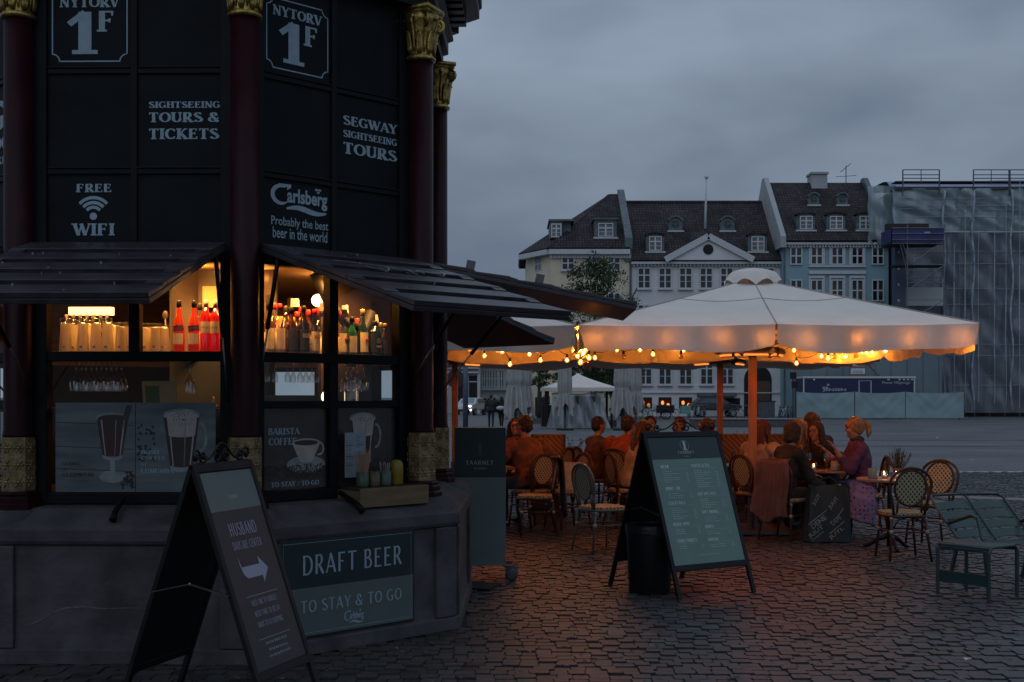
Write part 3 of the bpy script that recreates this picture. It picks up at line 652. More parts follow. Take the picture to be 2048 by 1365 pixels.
def mug(par, F, Y, cx, zt, w_, h_, body, foam, handle=True, foamh=.35):
    n = 16; rx = w_ / 2
    out_ = arc(cx, zt, rx, rx * .30, 0, 180, n); base = arc(cx, zt - h_, rx * .62, rx * .2, 180, 360, n)
    poly(par, 'print_glass', out_ + base, m_pgl, Y, F)
    for q, (s0, s1, mm_) in enumerate(((-.98, -.80, m_pcup), (-.74, -.66, m_pwhite), (.70, .80, m_pwhite), (.86, .98, m_pcup), (.2, .26, m_pgl))):
        poly(par, 'print_highlight', [(cx + s0 * rx, zt - h_ * .06), (cx + s1 * rx, zt - h_ * .06), (cx + s1 * rx * .64, zt - h_ * .95), (cx + s0 * rx * .64, zt - h_ * .95)], mm_, Y - .0009 - q * .00005, F)
    poly(par, 'print_drink', arc(cx, zt - h_ * foamh, rx * .88, rx * .22, 0, 180, n) + arc(cx, zt - h_ * .92, rx * .56, rx * .18, 180, 360, n), body, Y - .0003, F)
    poly(par, 'print_foam', arc(cx, zt - h_ * .03, rx * .93, rx * .26, 0, 180, n) + arc(cx, zt - h_ * foamh, rx * .88, rx * .22, 180, 360, n), foam, Y - .0006, F)
    if handle: strokes(par, 'print_handle', [(arc(cx + rx * 1.0, zt - h_ * .42, rx * .36, h_ * .26, 100, -100, 12), .016)], m_pgl, Y - .0007, F)
def beans(par, F, Y, x0, x1, z0, z1, n, r_=.009, seed=1):
    rr = random.Random(seed); b = MB(F)
    for i in range(n):
        a = rr.random() * 3.14; x_ = rr.uniform(x0, x1); z_ = rr.uniform(z0, z1); c, s = math.cos(a), math.sin(a)
        pts = [(x_ + r_ * math.cos(R(t)) * c - r_ * .65 * math.sin(R(t)) * s, Y - .0004 - i * .00001, z_ + r_ * math.cos(R(t)) * s + r_ * .65 * math.sin(R(t)) * c) for t in range(0, 360, 51)]
        b.add(pts, [tuple(range(len(pts)))])
    o = b.build('print_beans', m_bean, par); o['kind'] = 'stuff'; return o
mug(P0, F, Y, -.145, 1.47, .20, .25, m_pred, m_pcup, False, .25)
poly(P0, 'print_base', arc(-.145, 1.10, .085, .04, 0, 360, 20)[:-1], m_pgl, Y, F); strokes(P0, 'print_stem', [([(-.145, 1.23), (-.145, 1.11)], .03)], m_pgl, Y - .0003, F)
poly(P0, 'print_cinnamon', [(-.10, 1.40), (-.06, 1.41), (-.02, 1.545), (-.055, 1.55)], m_pdark, Y - .001, F)
beans(P0, F, Y, -.09, -.01, 1.03, 1.13, 22, .012, 5)
for (s, x0, x1, z0, z1) in (('GLØGG', -.465, -.345, 1.168, 1.192), ('or', -.465, -.43, 1.135, 1.152), ('GLÜHWEIN', -.465, -.262, 1.098, 1.128)):
    put(P0, 'lettering', s, x0, x1, z0, z1, m_pdark, Y - .0015, 'serif' if s != 'or' else 'sans', F)
for zz_ in (1.13, 1.27, 1.42): strokes(P0, 'print_plank_gap', [([(-.505, zz_ + .02), (-.3, zz_ + .012), (-.01, zz_)], .005)], m_pdark, Y - .0002, F)
for q in range(8): strokes(P0, 'print_anise', [([(-.05, 1.07), (-.05 + .045 * math.cos(q * .785), 1.07 + .035 * math.sin(q * .785))], [.012, .002])], m_pcup, Y - .001 - q * .00003, F)
P1, F, Y = poster(0, .002, .505, 1.003, 1.563, m_pbg)
mug(P1, F, Y, .29, 1.49, .23, .34, m_pcup, m_pwhite); beans(P1, F, Y, .22, .36, 1.455, 1.50, 40, .005, 3); beans(P1, F, Y, .01, .12, 1.2, 1.42, 40, .011, 4)
for (s, x0, x1, z0, z1) in (('IRISH', .035, .15, 1.24, 1.265), ('COFFEE', .035, .19, 1.205, 1.228), ('or', .035, .075, 1.165, 1.183), ('LUMUMBA', .035, .245, 1.12, 1.15)):
    put(P1, 'lettering', s, x0, x1, z0, z1, m_ink, Y - .0015, 'serif' if s != 'or' else 'sans', F)
P2, F, Y = poster(1, -.54, -.04, 1.003, 1.52, m_pdark)
def U1(x, y): return FPX(1, Y, x, y)
put(P2, 'lettering', 'BARISTA', U1(537, 860)[0], U1(600, 860)[0], 1.355, 1.40, m_ink, Y - .0015, 'serif', F)
put(P2, 'lettering', 'COFFEE', U1(537, 880)[0], U1(593, 880)[0], 1.29, 1.335, m_ink, Y - .0015, 'serif', F)
put(P2, 'lettering', 'TO-STAY / TO-GO', U1(542, 980)[0], U1(638, 980)[0], 1.02, 1.055, m_ink, Y - .0015, 'serif', F)
poly(P2, 'print_saucer', arc(-.20, 1.16, .15, .055, 0, 360, 24)[:-1], m_pgl, Y, F); beans(P2, F, Y, -.52, -.06, 1.07, 1.16, 220, .008, 9)
poly(P2, 'print_cup', arc(-.20, 1.30, .11, .028, 0, 180, 14) + arc(-.20, 1.19, .055, .02, 180, 360, 14), m_pwhite, Y - .0016, F)
poly(P2, 'print_coffee', arc(-.20, 1.30, .095, .018, 0, 360, 18)[:-1], m_pcup, Y - .002, F); strokes(P2, 'print_handle', [(arc(-.10, 1.26, .035, .04, 110, -110, 10), .012)], m_pwhite, Y - .002, F)
P3, F, Y = poster(1, .04, .54, 1.003, 1.52, m_pdark)
mug(P3, F, Y, .26, 1.46, .22, .30, m_pcup, m_pwhite); beans(P3, F, Y, .19, .33, 1.43, 1.465, 30, .005, 13); beans(P3, F, Y, .05, .14, 1.12, 1.38, 40, .011, 6); beans(P3, F, Y, .36, .52, 1.05, 1.2, 40, .011, 8)
m_paper = mat('white menu paper', (.27, .32, .36), .6, var=.05)
pp = MB(F).box(.075, .245, .026, .0285, 1.06, 1.36).build('price_list', m_paper, wfB)
it = []
rr = random.Random(2)
for c_ in range(2):
    for j in range(18):
        if j in (4, 9, 13): it.append(([(.082 + c_ * .082, 1.335 - j * .0148), (.082 + c_ * .082 + .06, 1.335 - j * .0148)], .006))
        elif rr.random() < .85: it.append(([(.082 + c_ * .082, 1.335 - j * .0148), (.082 + c_ * .082 + rr.uniform(.03, .066), 1.335 - j * .0148)], .0025))
strokes(pp, 'small_print', it, mat('blue print', (.05, .09, .14), .6), .0252, F)
# wooden ledge under the right window with its pots
M1 = KM @ FM(1)
ld = thing('wooden_ledge', 'plain wooden shelf box fixed outside under the coffee poster', 'shelf', M1 @ Vector((.32, -.05, .93)), K_ROT + R(45))
m_plank = mat('bare pine', (.20, .13, .07), .7, c2=(.13, .08, .04), scale=4, vscale=(1, 1, 8))
MB().box(-.29, .29, -.14, .06, .055, .07).build('shelf_top', m_dwood, ld); MB().box(-.29, .29, -.155, -.14, -.055, .07).build('front_board', m_plank, ld, bevel=.003)
for s_ in (-1, 1): MB().box(s_ * .29 - .006, s_ * .29 + .006, -.14, .10, -.055, .055).build('side_board', m_plank, ld)
def pot(u, r_, h_, c, label, cat, fill=None):
    o = thing('pot', label, cat, M1 @ Vector((u, -.08, 1.001)), 0)
    mm = mat('pot ' + label[:12], c, .45, var=.12)
    MB().lathe([(r_ * .9, 0), (r_, .01), (r_, h_), (r_ * .9, h_), (r_ * .88, h_ - .02)], 16, cap=True).build('pot_body', mm, o, True)
    rr = random.Random(int(u * 100))
    if fill == 'sticks':
        for i in range(38):
            a = rr.random() * 6.28; q = rr.random() ** .5; x_, y_ = q * r_ * .6 * math.cos(a), q * r_ * .6 * math.sin(a)
            MB().bar((x_, y_, .02), (x_ * 2.6, y_ * 2.6, h_ + .12 + rr.random() * .03), .004, .0025).build('stir_stick', m_plank2, o)
    if fill == 'sachets':
        for i in range(14):
            a = rr.random() * 6.28; q = rr.random() ** .5; x_, y_ = q * r_ * .6 * math.cos(a), q * r_ * .6 * math.sin(a)
            MB().bar((x_, y_, .02), (x_ * 1.8, y_ * 1.8, h_ + .04 + rr.random() * .02), .012, .003).build('sachet', [m_sach, m_sach2][i % 2], o)
    return o
m_plank2 = mat('birch stick', (.42, .26, .16), .7); m_sach = mat('white sachet', (.5, .5, .52), .5); m_sach2 = mat('dark sachet', (.12, .03, .03), .5)
pot(.14, .042, .10, (.06, .09, .065), 'green pot packed with thin wooden stir sticks', 'pot', 'sticks')
pot(.235, .042, .10, (.10, .085, .04), 'plain olive pot standing next to the stir sticks', 'pot')
pot(.33, .042, .10, (.07, .11, .09), 'green pot full of white sachets', 'pot', 'sachets')
o = thing('napkin_holder', 'mustard yellow rounded holder at the end of the wooden shelf', 'holder', M1 @ Vector((.43, -.08, 1.001)))
MB().lathe([(.036, 0), (.044, .01), (.045, .12), (.042, .145), (.03, .165), (.008, .172)], 16).build('holder_body', mat('mustard glaze', (.24, .17, .02), .35), o, True)
# bolts for the flaps on the ledge
for (k, u) in ((0, -.045), (1, .0)):
    b = MB(FM(k)); b.tube([(u, -.02, .97), (u + .01, -.20, .90), (u + .015, -.25, .86)], [.016, .018, .024], 8); b.build('flap_bolt', m_frame, kiosk, True)
# ---- DRAFT BEER sign
sb = thing('beer_sign', 'dark green and sage sign reading DRAFT BEER screwed to the stone plinth', 'sign', KM @ FM(1) @ Vector((0, -.258, 0)), K_ROT + R(45))
OFF = -.275
def S1(x, y): return FPX(1, OFF, x, y)
uR, zt = S1(829, 1056); zb = S1(831, 1241)[1]; uL = uR - 1.06
m_sgreen = mat('deep green print', (.010, .026, .029), .4, var=.06); m_ssage = mat('sage print', (.085, .115, .112), .45, var=.06); m_edge = mat('black sign rim', (.008, .012, .013), .4)
MB().box(uL, uR, -.014, 0, zb, zt).build('sign_board', m_edge, sb, bevel=.002)
zm = zb + (zt - zb) * .50
MB().box(uL + .012, uR - .012, -.0155, -.0135, zm, zt - .012).build('upper_field', m_sgreen, sb); MB().box(uL + .012, uR - .012, -.0155, -.0135, zb + .012, zm).build('lower_field', m_ssage, sb)
put(sb, 'lettering', 'DRAFT BEER', uL + .17, uR - .11, zm + .075, zm + .205, m_ink, -.018, 'opt')
put(sb, 'lettering', 'TO STAY & TO GO', uL + .155, uR - .11, zm - .155, zm - .075, m_ink, -.018, 'opt')
um = (uL + uR) / 2 + .03; beerlogo(sb, um - .075, um + .075, zm - .265, zm - .175, m_ink, -.018, None)
it = [([(uL + .03, zb + .03), (uR - .03, zb + .03), (uR - .03, zt - .03), (uL + .03, zt - .03), (uL + .03, zb + .03)], .0025)]
strokes(sb, 'border_line', it, m_ink, -.0165)
b = MB()
for (u_, z_) in ((uL + .03, zt - .03), (uR - .03, zt - .03), (uR - .03, zb + .03), (uL + .03, zb + .03)): b.ell((u_, -.016, z_), .006, 6, 4)
b.build('screw', m_rod, sb)

pk = [FPX(0, -.2505, x, y) for x, y in ((52, 1252), (78, 1243), (105, 1226), (132, 1216), (168, 1214), (205, 1218), (260, 1216), (300, 1218))]
strokes(kiosk, 'stone_crack', [(pk, [.004, .010, .006, .009, .012, .008, .005, .003])], mat('pale filled crack', (.15, .145, .16), .9, c2=(.07, .065, .075), scale=30), -.2515, FM(0))
# ---------------------------------------------------------------- bottles and glasses behind the panes
def liquid(name, c, rough=.15, tl=.6, gl=.16):
    if name in MT: return MT[name]
    m = bpy.data.materials.new(name); m.use_nodes = True; t = m.node_tree; n = t.nodes; l = t.links.new; n.clear()
    o = n.new('ShaderNodeOutputMaterial'); d = n.new('ShaderNodeBsdfDiffuse'); tr = n.new('ShaderNodeBsdfTranslucent'); g = n.new('ShaderNodeBsdfGlossy'); tp = n.new('ShaderNodeBsdfTransparent')
    d.inputs[0].default_value = (*c, 1); tr.inputs[0].default_value = (*c, 1); g.inputs['Roughness'].default_value = rough; tp.inputs[0].default_value = (*c, 1)
    a = n.new('ShaderNodeMixShader'); a.inputs[0].default_value = tl; b = n.new('ShaderNodeMixShader'); b.inputs[0].default_value = gl; e = n.new('ShaderNodeMixShader'); e.inputs[0].default_value = .35
    l(d.outputs[0], a.inputs[1]); l(tr.outputs[0], a.inputs[2]); l(a.outputs[0], e.inputs[1]); l(tp.outputs[0], e.inputs[2]); l(e.outputs[0], b.inputs[1]); l(g.outputs[0], b.inputs[2]); l(b.outputs[0], o.inputs[0])
    MT[name] = m; return m
m_cream = mat('cream label', (.55, .45, .32), .6, var=.08, scale=30); m_blue = mat('navy label', (.02, .025, .09), .5); m_lblk = mat('black label', (.012, .012, .014), .5)
m_redcap = mat('red cap', (.5, .02, .015), .4); m_gcap = mat('gold cap', (.6, .38, .12), .35, .7); m_bcap = mat('black cap', (.015, .012, .012), .35); m_wcap = mat('cream cap', (.62, .52, .38), .5)
m_clear = clearmat('clear bottle glass', (.95, .93, .88), .14, .04); m_gdk = liquid('dark green glass', (.01, .035, .012), tl=.4); m_ggr = liquid('green glass', (.03, .22, .05)); m_brn = liquid('brown liquor', (.10, .02, .006)); m_dbr = liquid('very dark liquor', (.03, .008, .005))
m_org = liquid('orange red aperitif', (.95, .13, .02), tl=.75); m_chr = liquid('cherry red aperitif', (.95, .03, .02), tl=.75); m_amb = liquid('amber liquor', (.45, .15, .03))
def bottle(k, x, ytop, r_, body, cap, label, v=.22, lab=None, lt='', lm=None, kind=0, tilt=0, ybase=703, labz=(.22, .55), pour=False, group=None):
    u, zt = FPX(k, v, x, ytop); H_ = zt - 1.884
    o = thing('bottle', label, 'bottle', KM @ FM(k) @ Vector((u, v, 1.884)), K_ROT + R(45 * k) + R(rnd.uniform(-4, 4)), 'bottles behind the kiosk panes')
    if kind == 0: pr = [(r_ * .9, 0), (r_, .01), (r_, .56), (r_ * .92, .64), (r_ * .5, .72), (.0145, .78), (.013, .86), (.0145, .9)]
    elif kind == 1: pr = [(r_ * .9, 0), (r_, .01), (r_, .45), (r_ * .85, .58), (r_ * .45, .72), (.015, .8), (.014, .9)]
    else: pr = [(r_ * .95, 0), (r_, .01), (r_, .66), (r_ * .9, .72), (.018, .77), (.015, .88)]
    MB().lathe([(a, b * H_ if b > .02 else b) for a, b in pr], 16).build('bottle_body', body, o, True)
    if body is m_clear: MB().lathe([(r_ * .88, .008), (r_ * .9, .012), (r_ * .9, .42 * H_)], 14).build('liquid', m_amb if rnd.random() < .3 else m_cream, o, True)
    MB().lathe([(.0165, .86 * H_), (.0165, .985 * H_), (.014, H_)], 12).build('cap', cap, o, True)
    if pour:
        MB().box(-.012, .012, -.02, .02, H_, H_ + .055, Matrix.Translation((0, 0, 0)) @ Matrix.Rotation(R(rnd.uniform(-12, 12)), 4, 'Y')).build('pourer', m_wcap if pour == 2 else m_bcap, o)
    if lab:
        z0, z1 = labz[0] * H_, labz[1] * H_
        MB().grid(lambda a, b: ((r_ + .0012) * math.sin(R(-62 + 124 * a)), -(r_ + .0012) * math.cos(R(-62 + 124 * a)), z0 + (z1 - z0) * b), 8, 1).build('paper_label', lab, o, True)
        if lt: put(o, 'label_print', lt, -r_ * .72, r_ * .72, z0 + (z1 - z0) * .6, z0 + (z1 - z0) * .82, lm or m_lblk, -r_ - .0035, 'sans', bold=.02)
    return o
for i, x in enumerate((358, 388)):
    o = bottle(0, x, 601, .036, m_org, m_bcap, ('orange aperitif bottle with slanted navy label nearer the tumblers', 'orange aperitif bottle with slanted navy label beside the cherry red bottles')[i], lab=m_cream, labz=(.15, .36), kind=1)
    TL = Matrix.Translation((0, 0, .152)) @ Matrix.Rotation(R(-7), 4, 'Y') @ Matrix.Translation((0, 0, -.152))
    MB(TL).grid(lambda a, b: (.0375 * math.sin(R(-70 + 140 * a)), -.0375 * math.cos(R(-70 + 140 * a)), .135 + .035 * b), 8, 1).build('slanted_band', m_blue, o, True)
    put(o, 'label_print', 'APEROL', -.028, .028, .142, .16, m_org, -.0395, 'sans', TL, bold=.03)
for i, x in enumerate((412, 431)):
    o = bottle(0, x, 600 + i * 2, .037, m_chr, m_wcap, ('cherry red bottle with round cream label next to the orange ones', 'cherry red bottle half hidden behind the strut')[i], kind=2)
    MB().grid(lambda a, b: (.0382 * math.sin(R(-50 + 100 * a)), -.0382 * math.cos(R(-50 + 100 * a)), .12 + .075 * b * (1) ), 6, 1).build('paper_label', m_cream, o, True)
    put(o, 'label_print', 'MARTINI', -.022, .022, .15, .162, m_lblk, -.041, 'sans')
bottle(0, 400, 607, .03, m_clear, m_bcap, 'clear bottle standing behind the orange and red ones', v=.34)
BT = [ # x, top, r, body, cap, label, lab, text, colour, kind, pour, v
    (537, 607, .034, m_clear, m_bcap, 'clear bottle by the outer frame with a black pourer', m_cream, '', None, 0, 1, .22),
    (548, 606, .036, m_clear, m_redcap, 'clear vodka bottle with red cap behind the strut', m_cream, '', None, 0, 0, .26),
    (559, 608, .036, m_clear, m_redcap, 'clear red capped bottle with small printed label', m_cream, '', None, 0, 0, .2),
    (582, 614, .037, m_brn, m_bcap, 'brown rum bottle with dark label and black top', m_lblk, '', None, 0, 2, .22),
    (594, 624, .034, m_dbr, m_redcap, 'dark bottle with bright red cap behind the rum', None, '', None, 0, 0, .33),
    (607, 612, .040, m_dbr, m_bcap, 'broad dark liquor bottle with white letters', m_lblk, 'BACARDI', m_cream, 0, 0, .2),
    (616, 620, .034, m_brn, m_redcap, 'brown bottle with red cap behind the broad dark one', None, '', None, 0, 0, .33),
    (629, 619, .038, m_clear, m_redcap, 'clear vodka bottle with red band and tall cream label', m_cream, 'SMIRNOFF', m_redcap, 0, 0, .2),
    (643, 622, .032, m_clear, m_bcap, 'clear bottle with grey pourer behind the vodka', None, '', None, 0, 2, .32),
    (655, 629, .040, m_gdk, m_bcap, 'dark green whiskey bottle beside the middle frame post', m_lblk, 'TULLAMORE', m_cream, 0, 0, .2),
    (684, 624, .036, m_clear, m_redcap, 'clear gin bottle with red seal by the middle post', m_cream, '', None, 0, 0, .24),
    (704, 634, .034, m_ggr, m_bcap, 'bright green bottle with white label and black pourer', m_cream, '', None, 0, 1, .2),
    (725, 619, .038, m_gdk, m_gcap, 'dark sparkling wine bottle with gold cap and red seal', m_cream, '', None, 1, 0, .22),
    (737, 650, .026, m_brn, m_redcap, 'small brown bottle with red cap between larger ones', None, '', None, 0, 0, .33),
    (750, 642, .042, m_gdk, m_bcap, 'squat dark herbal liqueur bottle with stag label', m_lblk, '', None, 2, 0, .2),
    (770, 647, .036, m_dbr, m_gcap, 'dark bottle with copper coloured cap at the row end', m_lblk, '', None, 1, 0, .22),
]
for (x, yt, r_, body, cap, lb, lab, tx, tcm, kd, po, v) in BT:
    o = bottle(1, x, yt, r_, body, cap, lb, v=v, lab=lab, lt=tx, lm=tcm, kind=kd, pour=po, labz=(.08, .5) if kd != 2 else (.12, .62))
    if 'stag' in lb:
        poly(o, 'label_print', arc(0, .105, .018, .018, 0, 342, 16), m_cream, -.0445); poly(o, 'label_print', arc(0, .105, .014, .014, 0, 342, 16), m_ggr, -.045)
        strokes(o, 'label_print', [([(0, .092), (0, .108)], .006), ([(-.009, .118), (-.003, .108), (0, .104), (.003, .108), (.009, .118)], .002), ([(-.022, .066), (.022, .066)], .012)], m_cream, -.0455)
    if 'red seal' in lb: MB().ell((.008, -r_ - .002, .11), (.014, .003, .014), 10, 5).build('wax_seal', m_redcap, o, True)
for q, (src_, x, yt, nm_) in enumerate(((3, 541, 596, 'second row bottle behind the red capped vodka'), (5, 571, 603, 'second row bottle in the gap left of the rum'), (7, 601, 605, 'second row bottle above the broad dark one'), (10, 636, 608, 'second row bottle above the vodka band'), (4, 650, 612, 'second row bottle touching the middle post'), (9, 694, 618, 'second row bottle behind the green one'), (6, 714, 628, 'second row bottle left of the sparkling wine'), (8, 742, 634, 'second row bottle behind the stag label'), (12, 761, 636, 'second row bottle near the end of the row'))):
    a_ = BT[src_]; bottle(1, x, yt + 9, a_[2], a_[3], a_[4], nm_, v=.40, lab=a_[6] or (m_cream if q % 2 else m_lblk), kind=q % 3, pour=(0, 1, 2)[q % 3], labz=(.1, .5))
m_frost = liquid('frosted glass', (.80, .68, .46), .3, .6, .12)
m_rim = clearmat('glass rim', (.98, .96, .92), .2, .05)
def tumbler(k, x, ytop, label, v=.2, r_=.039):
    u, zt = FPX(k, v, x, ytop); h_ = zt - 1.884
    o = thing('beer_glass', label, 'glass', KM @ FM(k) @ Vector((u, v, 1.884)), 0, 'tall glasses standing upside down on the bar shelf')
    MB().lathe([(r_, 0), (r_ * .99, .004), (r_ * .96, h_ * .25), (r_ * .80, h_ * .6), (r_ * .80, h_ * .85)], 16, cap=False).build('glass_body', m_frost, o, True)
    MB().lathe([(r_ * .80, h_ * .85), (r_ * .86, h_ * .98), (r_ * .8, h_)], 16).build('glass_foot', m_rim, o, True)
    put(o, 'printed_emblem', 'oo', -.009, .009, .025, .04, m_brn, -r_ - .001, 'sans', bold=.03)
    return o
TG = [(131, 637, .2, 'tall glass at the outer end of the row'), (148, 640, .3, 'tall glass set back behind the first two'), (166, 637, .2, 'tall glass second from the outer end'), (192, 637, .2, 'tall glass in the middle of the wide pane'),
      (215, 637, .21, 'slim tall glass just before the lower ones'), (242, 646, .2, 'lower glass near the middle post'), (262, 645, .22, 'lower glass half hidden by the middle post'), (292, 648, .26, 'lower glass just past the middle post'), (311, 648, .2, 'lower glass in front of the wooden spoon'), (328, 648, .22, 'lower glass nearest to the orange bottles'), (178, 641, .33, 'tall glass behind the gap of the middle pair'), (228, 645, .33, 'lower glass in the back row')]
for x, yt, v, lb in TG: tumbler(0, x, yt, lb + ' , turned upside down'.replace(' ,', ''), v)
# dark bottles under the strip lamp
for i in range(7):
    o = thing('bottle', ('first', 'second', 'third', 'fourth', 'fifth', 'sixth', 'seventh')[i] + ' dark bottle under the strip lamp, counted from the outer frame', 'bottle', KM @ FM(0) @ Vector((-.73 + i * .047, .84, 1.884)), 0, 'dark bottles under the strip lamp')
    MB().lathe([(.028, 0), (.028, .16), (.011, .22), (.010, .27)], 10).build('bottle_body', m_dbr, o, True); MB().lathe([(.012, .26), (.012, .285)], 8).build('cap', m_wcap, o, True)
b = MB(KM @ FM(0)); b.box(-.85, -.32, .80, .94, 1.862, 1.882); tag(b.build('back_shelf', m_dwood), 'narrow dark shelf carrying the bottles under the lamp', 'shelf')
sp = thing('wooden_spoon', 'dark wooden spoon standing up behind the lower glasses', 'spoon', KM @ FM(0) @ Vector((.14, .30, 1.884))); MB().tube([(0, 0, 0), (-.02, 0, .22)], .006, 6).ell((-.02, 0, .24), (.02, .006, .03)).build('spoon_body', m_dwood, sp, True)
# hanging stemware
m_stem = clearmat('stem glass', (.97, .96, .93), .45, .04)
def hanging(k, x, v, ztop, h_, rb, label, group):
    u = FPX(k, v, x, 750)[0]
    o = tag(MB().lathe([(.034, 0), (.034, -.003), (.006, -.008), (.0045, -h_ * .48), (rb * .5, -h_ * .53), (rb, -h_ * .72), (rb * .86, -h_)], 14, cap=False).build('wine_glass', m_stem, None, True), label, 'glass', group)
    o.location = KM @ FM(k) @ Vector((u, v, ztop)); return o
for i, x in enumerate((152, 163, 172, 183, 193, 203, 213, 223, 233, 243)):
    hanging(0, x, .24 + .1 * (i % 2), 1.84, .205, .040, ('first', 'second', 'third', 'fourth', 'fifth', 'sixth', 'seventh', 'eighth', 'ninth', 'tenth')[i] + ' hanging wine glass of the cluster, counted from the outer frame', 'wine glasses hanging over the serving counter')
hanging(0, 380, .2, 1.84, .22, .037, 'single large wine glass hanging alone beside the strut', None)
for i, x in enumerate((535, 550, 575, 586, 600, 612, 624, 634)):
    hanging(1, x, .22 + .06 * (i % 2), 1.83, .135, .020, ('first', 'second', 'third', 'fourth', 'fifth', 'sixth', 'seventh', 'eighth')[i] + ' slim hanging flute, counted from the thick column', 'flutes hanging in the window beside the column')
for i, x in enumerate((690, 702, 715, 728)): hanging(1, x, .24 + .08 * (i % 2), 1.83, .19, .034, ('first', 'second', 'third', 'fourth')[i] + ' round hanging glass past the middle post, nearing the jar', 'wine glasses hanging by the jar')
for k, u0, u1 in ((0, -.48, -.08), (1, -.54, .25)):
    tag(MB(KM @ FM(k)).box(u0, u1, .18, .19, 1.845, 1.862).box(u0, u1, .30, .31, 1.845, 1.862).build('glass_rack', m_frame), ('black rack holding hanging wine glasses behind the wide pane', 'black rack holding the flutes behind the bottle window')[k], 'rack')
j = thing('glass_jar', 'ribbed clear jar on the counter near the lit globe', 'jar', KM @ FM(1) @ Vector((.30, .26, 1.525))); MB().lathe([(.05, 0), (.052, .01), (.052, .22), (.03, .26), (.03, .28)], 16).build('jar_body', m_stem, j, True); MB().lathe([(.033, .28), (.033, .30)], 12).build('lid', m_steel, j, True)
gl_ = tag(MB(KM @ FM(1)).ell((.20, .40, 1.60), .045, 14, 10).build('globe_lamp', emit('globe lamp glow', (1, .68, .4), 3.5), None, True), 'small glowing globe on the serving counter beside the jar', 'lamp')
cr_ = thing('glass_crate', 'long low wooden crate on the counter behind the flutes', 'crate', KM @ FM(1) @ Vector((-.28, .24, 1.525)), K_ROT + R(45))
for (a, b_, c, d) in ((-.25, .25, -.06, -.05), (-.25, .25, .05, .06), (-.25, -.24, -.05, .05), (.24, .25, -.05, .05)): MB().box(a, b_, c, d, 0, .085).build('side_board', m_wood, cr_)
MB().box(-.25, .25, -.06, .06, 0, .004).build('crate_bottom', m_wood, cr_)
mb_ = thing('menu_box', 'leaning tan and green menu card on the counter', 'card', KM @ FM(0) @ Vector((.09, .30, 1.525)), K_ROT)
MB(Matrix.Rotation(R(12), 4, 'X')).box(-.11, .11, -.004, .004, 0, .18).build('card_sheet', m_tan, mb_); MB(Matrix.Rotation(R(12), 4, 'X')).box(-.09, .0, -.007, -.005, .02, .15).build('card_print', mat('olive print', (.10, .13, .03), .6), mb_)
tag(MB(KM @ FM(0)).lathe([(.03, 0), (.034, .02), (.01, .05), (.016, .065), (.004, .08)], 12, (.45, .22, 1.525)).build('brass_tap', m_gold, None, True), 'small brass tap knob on the counter by the column', 'tap')
# ---------------------------------------------------------------- folding street signs
m_aframe = mat('black painted wood', (.008, .008, .009), .45, var=.3, scale=10, bump=.06, spec=.25)
m_maroonp = mat('plum print', (.024, .017, .021), .42, var=.06)
m_mint = mat('dull mint print', (.125, .205, .175), .45, var=.05)
m_tealdk = mat('dark teal print', (.014, .032, .036), .42, var=.06)
m_menuink = mat('menu lettering', (.62, .70, .70), .6)
m_menufine = mat('menu fine lettering', (.36, .46, .44), .6)
def scroll(b, w_, h_, r_=.006):
    S = lambda cx, cz, r0, a0, a1, n=22: [(cx + r0 * (1 - .7 * i / n) * math.cos(R(a0 + (a1 - a0) * i / n)), 0, cz + r0 * (1 - .7 * i / n) * math.sin(R(a0 + (a1 - a0) * i / n))) for i in range(n + 1)]
    q = h_ * .34
    b.tube([(x * w_, 0, h_ * (.2 + .75 * math.cos(x * 2 * math.pi) ** 2 * (1 - .2 * abs(x)))) for x in [(-.25 + .5 * i / 20) for i in range(21)]], r_, 6)
    for sg in (-1, 1):
        b.tube([(sg * x, y, z) for x, y, z in S(w_ * .08, q, q, 90, 500)], r_, 6); b.tube([(sg * x, y, z) for x, y, z in S(w_ * .31, q, q, -180, 260)], r_, 6)
        b.tube([(sg * x, y, z) for x, y, z in S(w_ * .42, q * 1.1, q, 180, -240)], r_, 6); b.tube([(sg * w_ * .25, 0, h_ * .2), (sg * w_ * .33, 0, h_ * .05), (sg * w_ * .48, 0, .0)], r_, 6)
        b.ell((sg * w_ * .31, 0, q), r_ * 2.2, 8, 5); b.ell((sg * w_ * .42, 0, q), r_ * 2.2, 8, 5)
